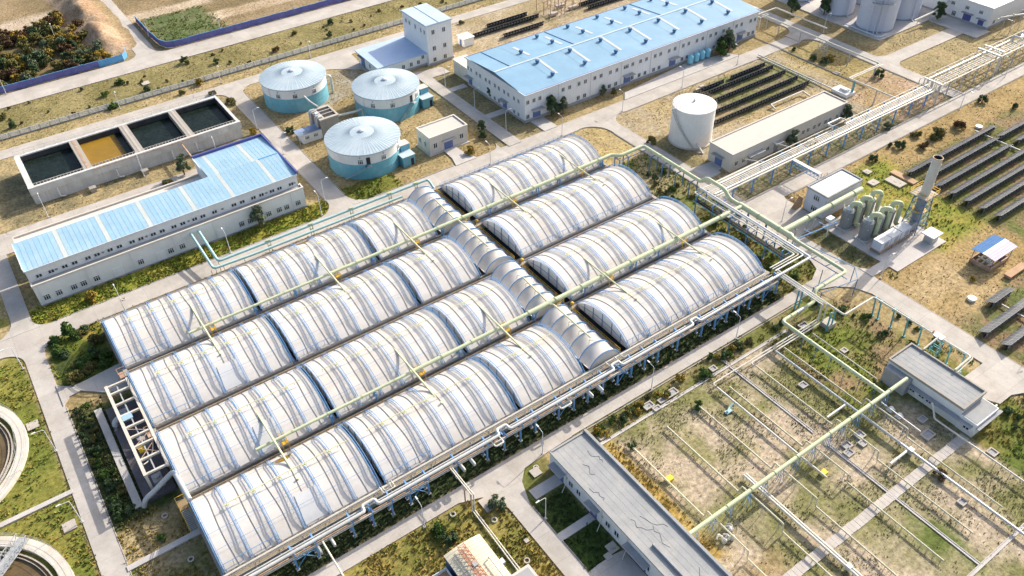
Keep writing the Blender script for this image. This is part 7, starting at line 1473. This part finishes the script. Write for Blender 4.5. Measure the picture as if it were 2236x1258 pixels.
for x, y, k, s, l in ((.3, 151.6, 'gold', 2.0, 'golden olive bush before the left part of the long building'), (92.2, 152.4, 'gold', 1.8, 'yellow bush beside the path of the cream pump house'), (98.9, 156.9, 'dark', 1.5, 'dark bush on the shaded lawn right of the pump house'), (60.3, 189.2, 'dark', 1.6, 'dark bush beside the small white hut'), (97.8, 180.6, 'green', 1.5, 'green bush beside the blue annex of the right hand round tank'), (53.4, 214, 'olive', 1.7, 'olive bush at the right corner of the settling tank'), (51.2, 222.1, 'olive', 1.3, 'pale olive bush behind the settling tank corner'), (52.5, 194.6, 'gold', 1.5, 'yellow grassy bush at the right foot of the settling tank'), (26.5, 231.3, 'green', 1.7, 'green bush growing at the guard fence'), (50.1, 230.2, 'gold', 1.6, 'rust yellow bush at the guard fence'), (44.4, 228, 'olive', 1.1, 'small olive bush on the straw strip below the guard fence'), (51.8, 247, 'dark', 1.7, 'dark bush on the verge below the road junction'), (59.3, 240.8, 'dark', 1.3, 'dark bush on the verge right of the junction'), (31.9, 245.2, 'green', 1.6, 'wide green bush on the verge left of the junction'), (37, 236.6, 'dark', 1.5, 'dark bush on the verge near the fence'), (26.3, 240.2, 'green', 1.2, 'small green bush on the verge, middle left'), (1.8, 237, 'dark', 1.4, 'dark bush on the verge at the left edge'), (.4, 244.2, 'olive', 1.4, 'olive bush on the verge at the very left'), (94.7, 237.2, 'dark', 1.2, 'dark bush on the verge behind the round tanks'), (99.2, 245.4, 'dark', 1.5, 'dark bush on the verge near the tower'), (86.5, 245.6, 'olive', 1.2, 'olive bush on the verge, between hoarding and fence'), (76.9, 237.7, 'brown', 1.3, 'brown bush on the verge behind the round tanks'), (133, 219.9, 'olive', 1.1, 'lone olive bush behind the kiosk'), (26.6, 184.5, 'olive', 1.5, 'grey olive shrub on the road island by the annex'), (201, 135.2, 'dark', 1.5, 'dark bush left of the braced tower of the slim bridge'), (201.2, 131.2, 'dark', 1.6, 'dark bush in front of the braced tower of the slim bridge'), (204.6, 131.4, 'gold', 1.7, 'olive gold bush right of the braced tower of the slim bridge'), (207, 116.6, 'dark', 1.9, 'round dark bush at the corner of the slim pipe bridge'), (201, 142, 'dark', .9, 'small dark bush on the dry lawn by the drain'), (131.6, 128.7, 'olive', 1.4, 'olive bush at the lawn edge left of the white tank'), (190.6, 87.6, 'olive', 2.4, 'large round olive bush on the dry verge of the right road'), (187, 91, 'olive', 1.5, 'olive bush near the road, left of the large round one'), (199.4, 87, 'brown', 1.8, 'brownish bush right of the large round one'), (183.5, 86.6, 'brown', 1.4, 'small brown bush below the large round one'), (179.2, 90.2, 'dark', 1.7, 'dark green bush at the right road verge'), (177.4, 92, 'dark', .9, 'small spiky plant on the right road verge'), (216, 91, 'dark', 1.7, 'dark bush farther along the right road verge'), (219.6, 84.3, 'dark', 1.2, 'small palm like bush on the right dry ground'), (169, 90.4, 'dark', 1.4, 'dark brown bush where the green grass begins'), (184.5, 97.4, 'grey', 1.6, 'grey bush under the long rack'), (147.2, 50.8, 'gold', .8, 'small yellowish bush at the edge of the shelter shadow'), (39.5, 63.2, 'grey', 1.8, 'grey green bush at the corner of the yellow lawn'), (30.3, 62.4, 'dark', 1.5, 'dark bush on the yellow lawn left of the posts'), (29.4, 64.6, 'green', 1.4, 'green bush by the lamp on the road verge'), (-5.1, 88.6, 'green', .9, 'small bright bush in the yellow grass below the pergola'), (85, 63.6, 'green', 1.3, 'green bush on the road verge above the field'), (79, 59.4, 'green', 1.1, 'green bush at the start of the third low pipe'), (64, 59.6, 'dark', 1.0, 'small dark bush at the start of the first low pipe'), (99.4, 26.5, 'brown', 1.2, 'brown bush between the humped pipes, lower field')):
    plant(k, random.randint(0, 1), x, y, s*.92, l, None)
rr = random.Random(5)
for i in range(120):
    x = rr.uniform(-2, 33); y = rr.uniform(261.5, 306)
    if math.hypot((x-8)/13, (y-308)/9) < 1: continue
    plant(rr.choice(('olive', 'olive', 'brown', 'olive', 'grey', 'gold', 'dark')), rr.randint(0, 1), x, y, rr.uniform(1.6, 2.9), 'autumn coloured bush in the thicket behind the violet hoarding', 'thicket behind the violet hoarding')
for i in range(26): plant(rr.choice(('green', 'dark', 'green', 'olive')), rr.randint(0, 1), rr.uniform(-9.6, -1.2), rr.uniform(130.5, 143.5), rr.uniform(.7, 1.5), 'leafy shrub on the overgrown island at the left road junction', 'shrubs on the overgrown island')
for i in range(40): plant(rr.choice(('green', 'dark', 'olive', 'dark')), rr.randint(0, 1), rr.uniform(-9.9, -7.4), rr.uniform(96, 123), rr.uniform(.5, 1.0), 'shrub in the dark hedge strip between the pergola and the left road', 'shrubs along the pergola')
for i in range(44): plant(rr.choice(('green', 'olive', 'dark', 'gold')), rr.randint(0, 1), rr.uniform(58, 118), rr.uniform(64.2, 66.6), rr.uniform(.5, 1.05), 'low shrub on the verge between the lower road and the pipe field', 'shrubs on the field verge')
for i in range(40): plant(rr.choice(('dark', 'olive', 'brown')), rr.randint(0, 1), rr.uniform(-5, 150), rr.uniform(233.5, 249.5), rr.uniform(.35, .8), 'tiny dry shrub scattered on the verge behind the guard fence', 'tiny shrubs of the verge')
for i in range(60): plant(rr.choice(('green', 'dark', 'olive')), rr.randint(0, 1), rr.choice((rr.uniform(112, 126.5), rr.uniform(112, 119.5))), rr.uniform(72, 122), rr.uniform(.5, 1.1), 'leafy shrub in the green strip beside the right end of the covers', 'shrubs right of the covers')
for i in range(30): plant(rr.choice(('green', 'dark')), rr.randint(0, 1), rr.uniform(118, 126.5), rr.uniform(18, 28) if i % 2 else rr.uniform(44, 62), rr.uniform(.5, 1.1), 'leafy shrub near the teal posts and the right hand building', 'shrubs by the teal posts')
tufts('green_grass', 'gr_green', [(-11, 149.9, 54, 156, 6), (58.7, 150, 72, 158, 5), (-4, 143.8, 75, 145, 3), (-60, 70, -14.3, 143, 2.2), (111, 70, 127, 126, 3), (112, 8, 127, 45, 3), (100, 42, 122, 63, 2), (150, 60, 170, 90, 1.2), (133, 60, 140, 72, 2), (-10.8, 60, 0, 86, 3), (0, 40, 40, 67, 2), (50, 262, 72, 288, 2), (-10.5, 130, 0, 144, 5)], .3, .3, (4, 8, .42))
tufts('weeds', 'gr_dark', [(57.5, 8, 112, 63.5, 8), (-10.8, 88, -5.2, 124, 7), (132.4, 66, 137.4, 80, 5), (160, 45, 215, 84, 1.4), (133, 20, 170, 46, 1.2), (-90, 232, 160, 251, .8), (112, 45, 122, 63, 3), (-40, 188, 54, 195, 1), (150, 124, 190, 143, .8), (117, 197, 200, 220, .4)], .13, .14, (5, 21, .5))
tufts('shade_grass', 'gr_shade', [(-10, 69.9, 112, 74.5, 9), (-10.8, 94, -5.2, 124, 6), (43.8, 46, 50, 60, 5)], .3, .28)  # tufts for the strips whose shade is put into the colour
tufts('dry_grass', 'gr_dry', [(-90, 226, 170, 251, 2.2), (-40, 187, 54, 222, 1), (58.7, 150, 113, 222, 1.6), (111, 97, 215, 145, 1.2), (132, 20, 230, 93, 1.3), (217, 98, 260, 131, 1.2), (57, 8, 112, 63, .6), (-40, 261, 150, 320, .8), (-8, 88, 0, 124, 2)], .12, .2, (5, 33, .42))
tufts('golden_grass', 'gr_gold', [(0, 40, 40.5, 67.3, 7), (-10.8, 60, 0, 95, 4), (-60, 70, -14.3, 143, 2), (-11, 149.9, 54, 156, 3), (57.5, 36, 62, 62, 6), (-4, 143.8, 75, 145, 4), (111, 70, 127, 100, 2), (57, 63, 118, 67.2, 3), (112, 8, 126, 45, 2)], .28, .28, (4, 45, .45))
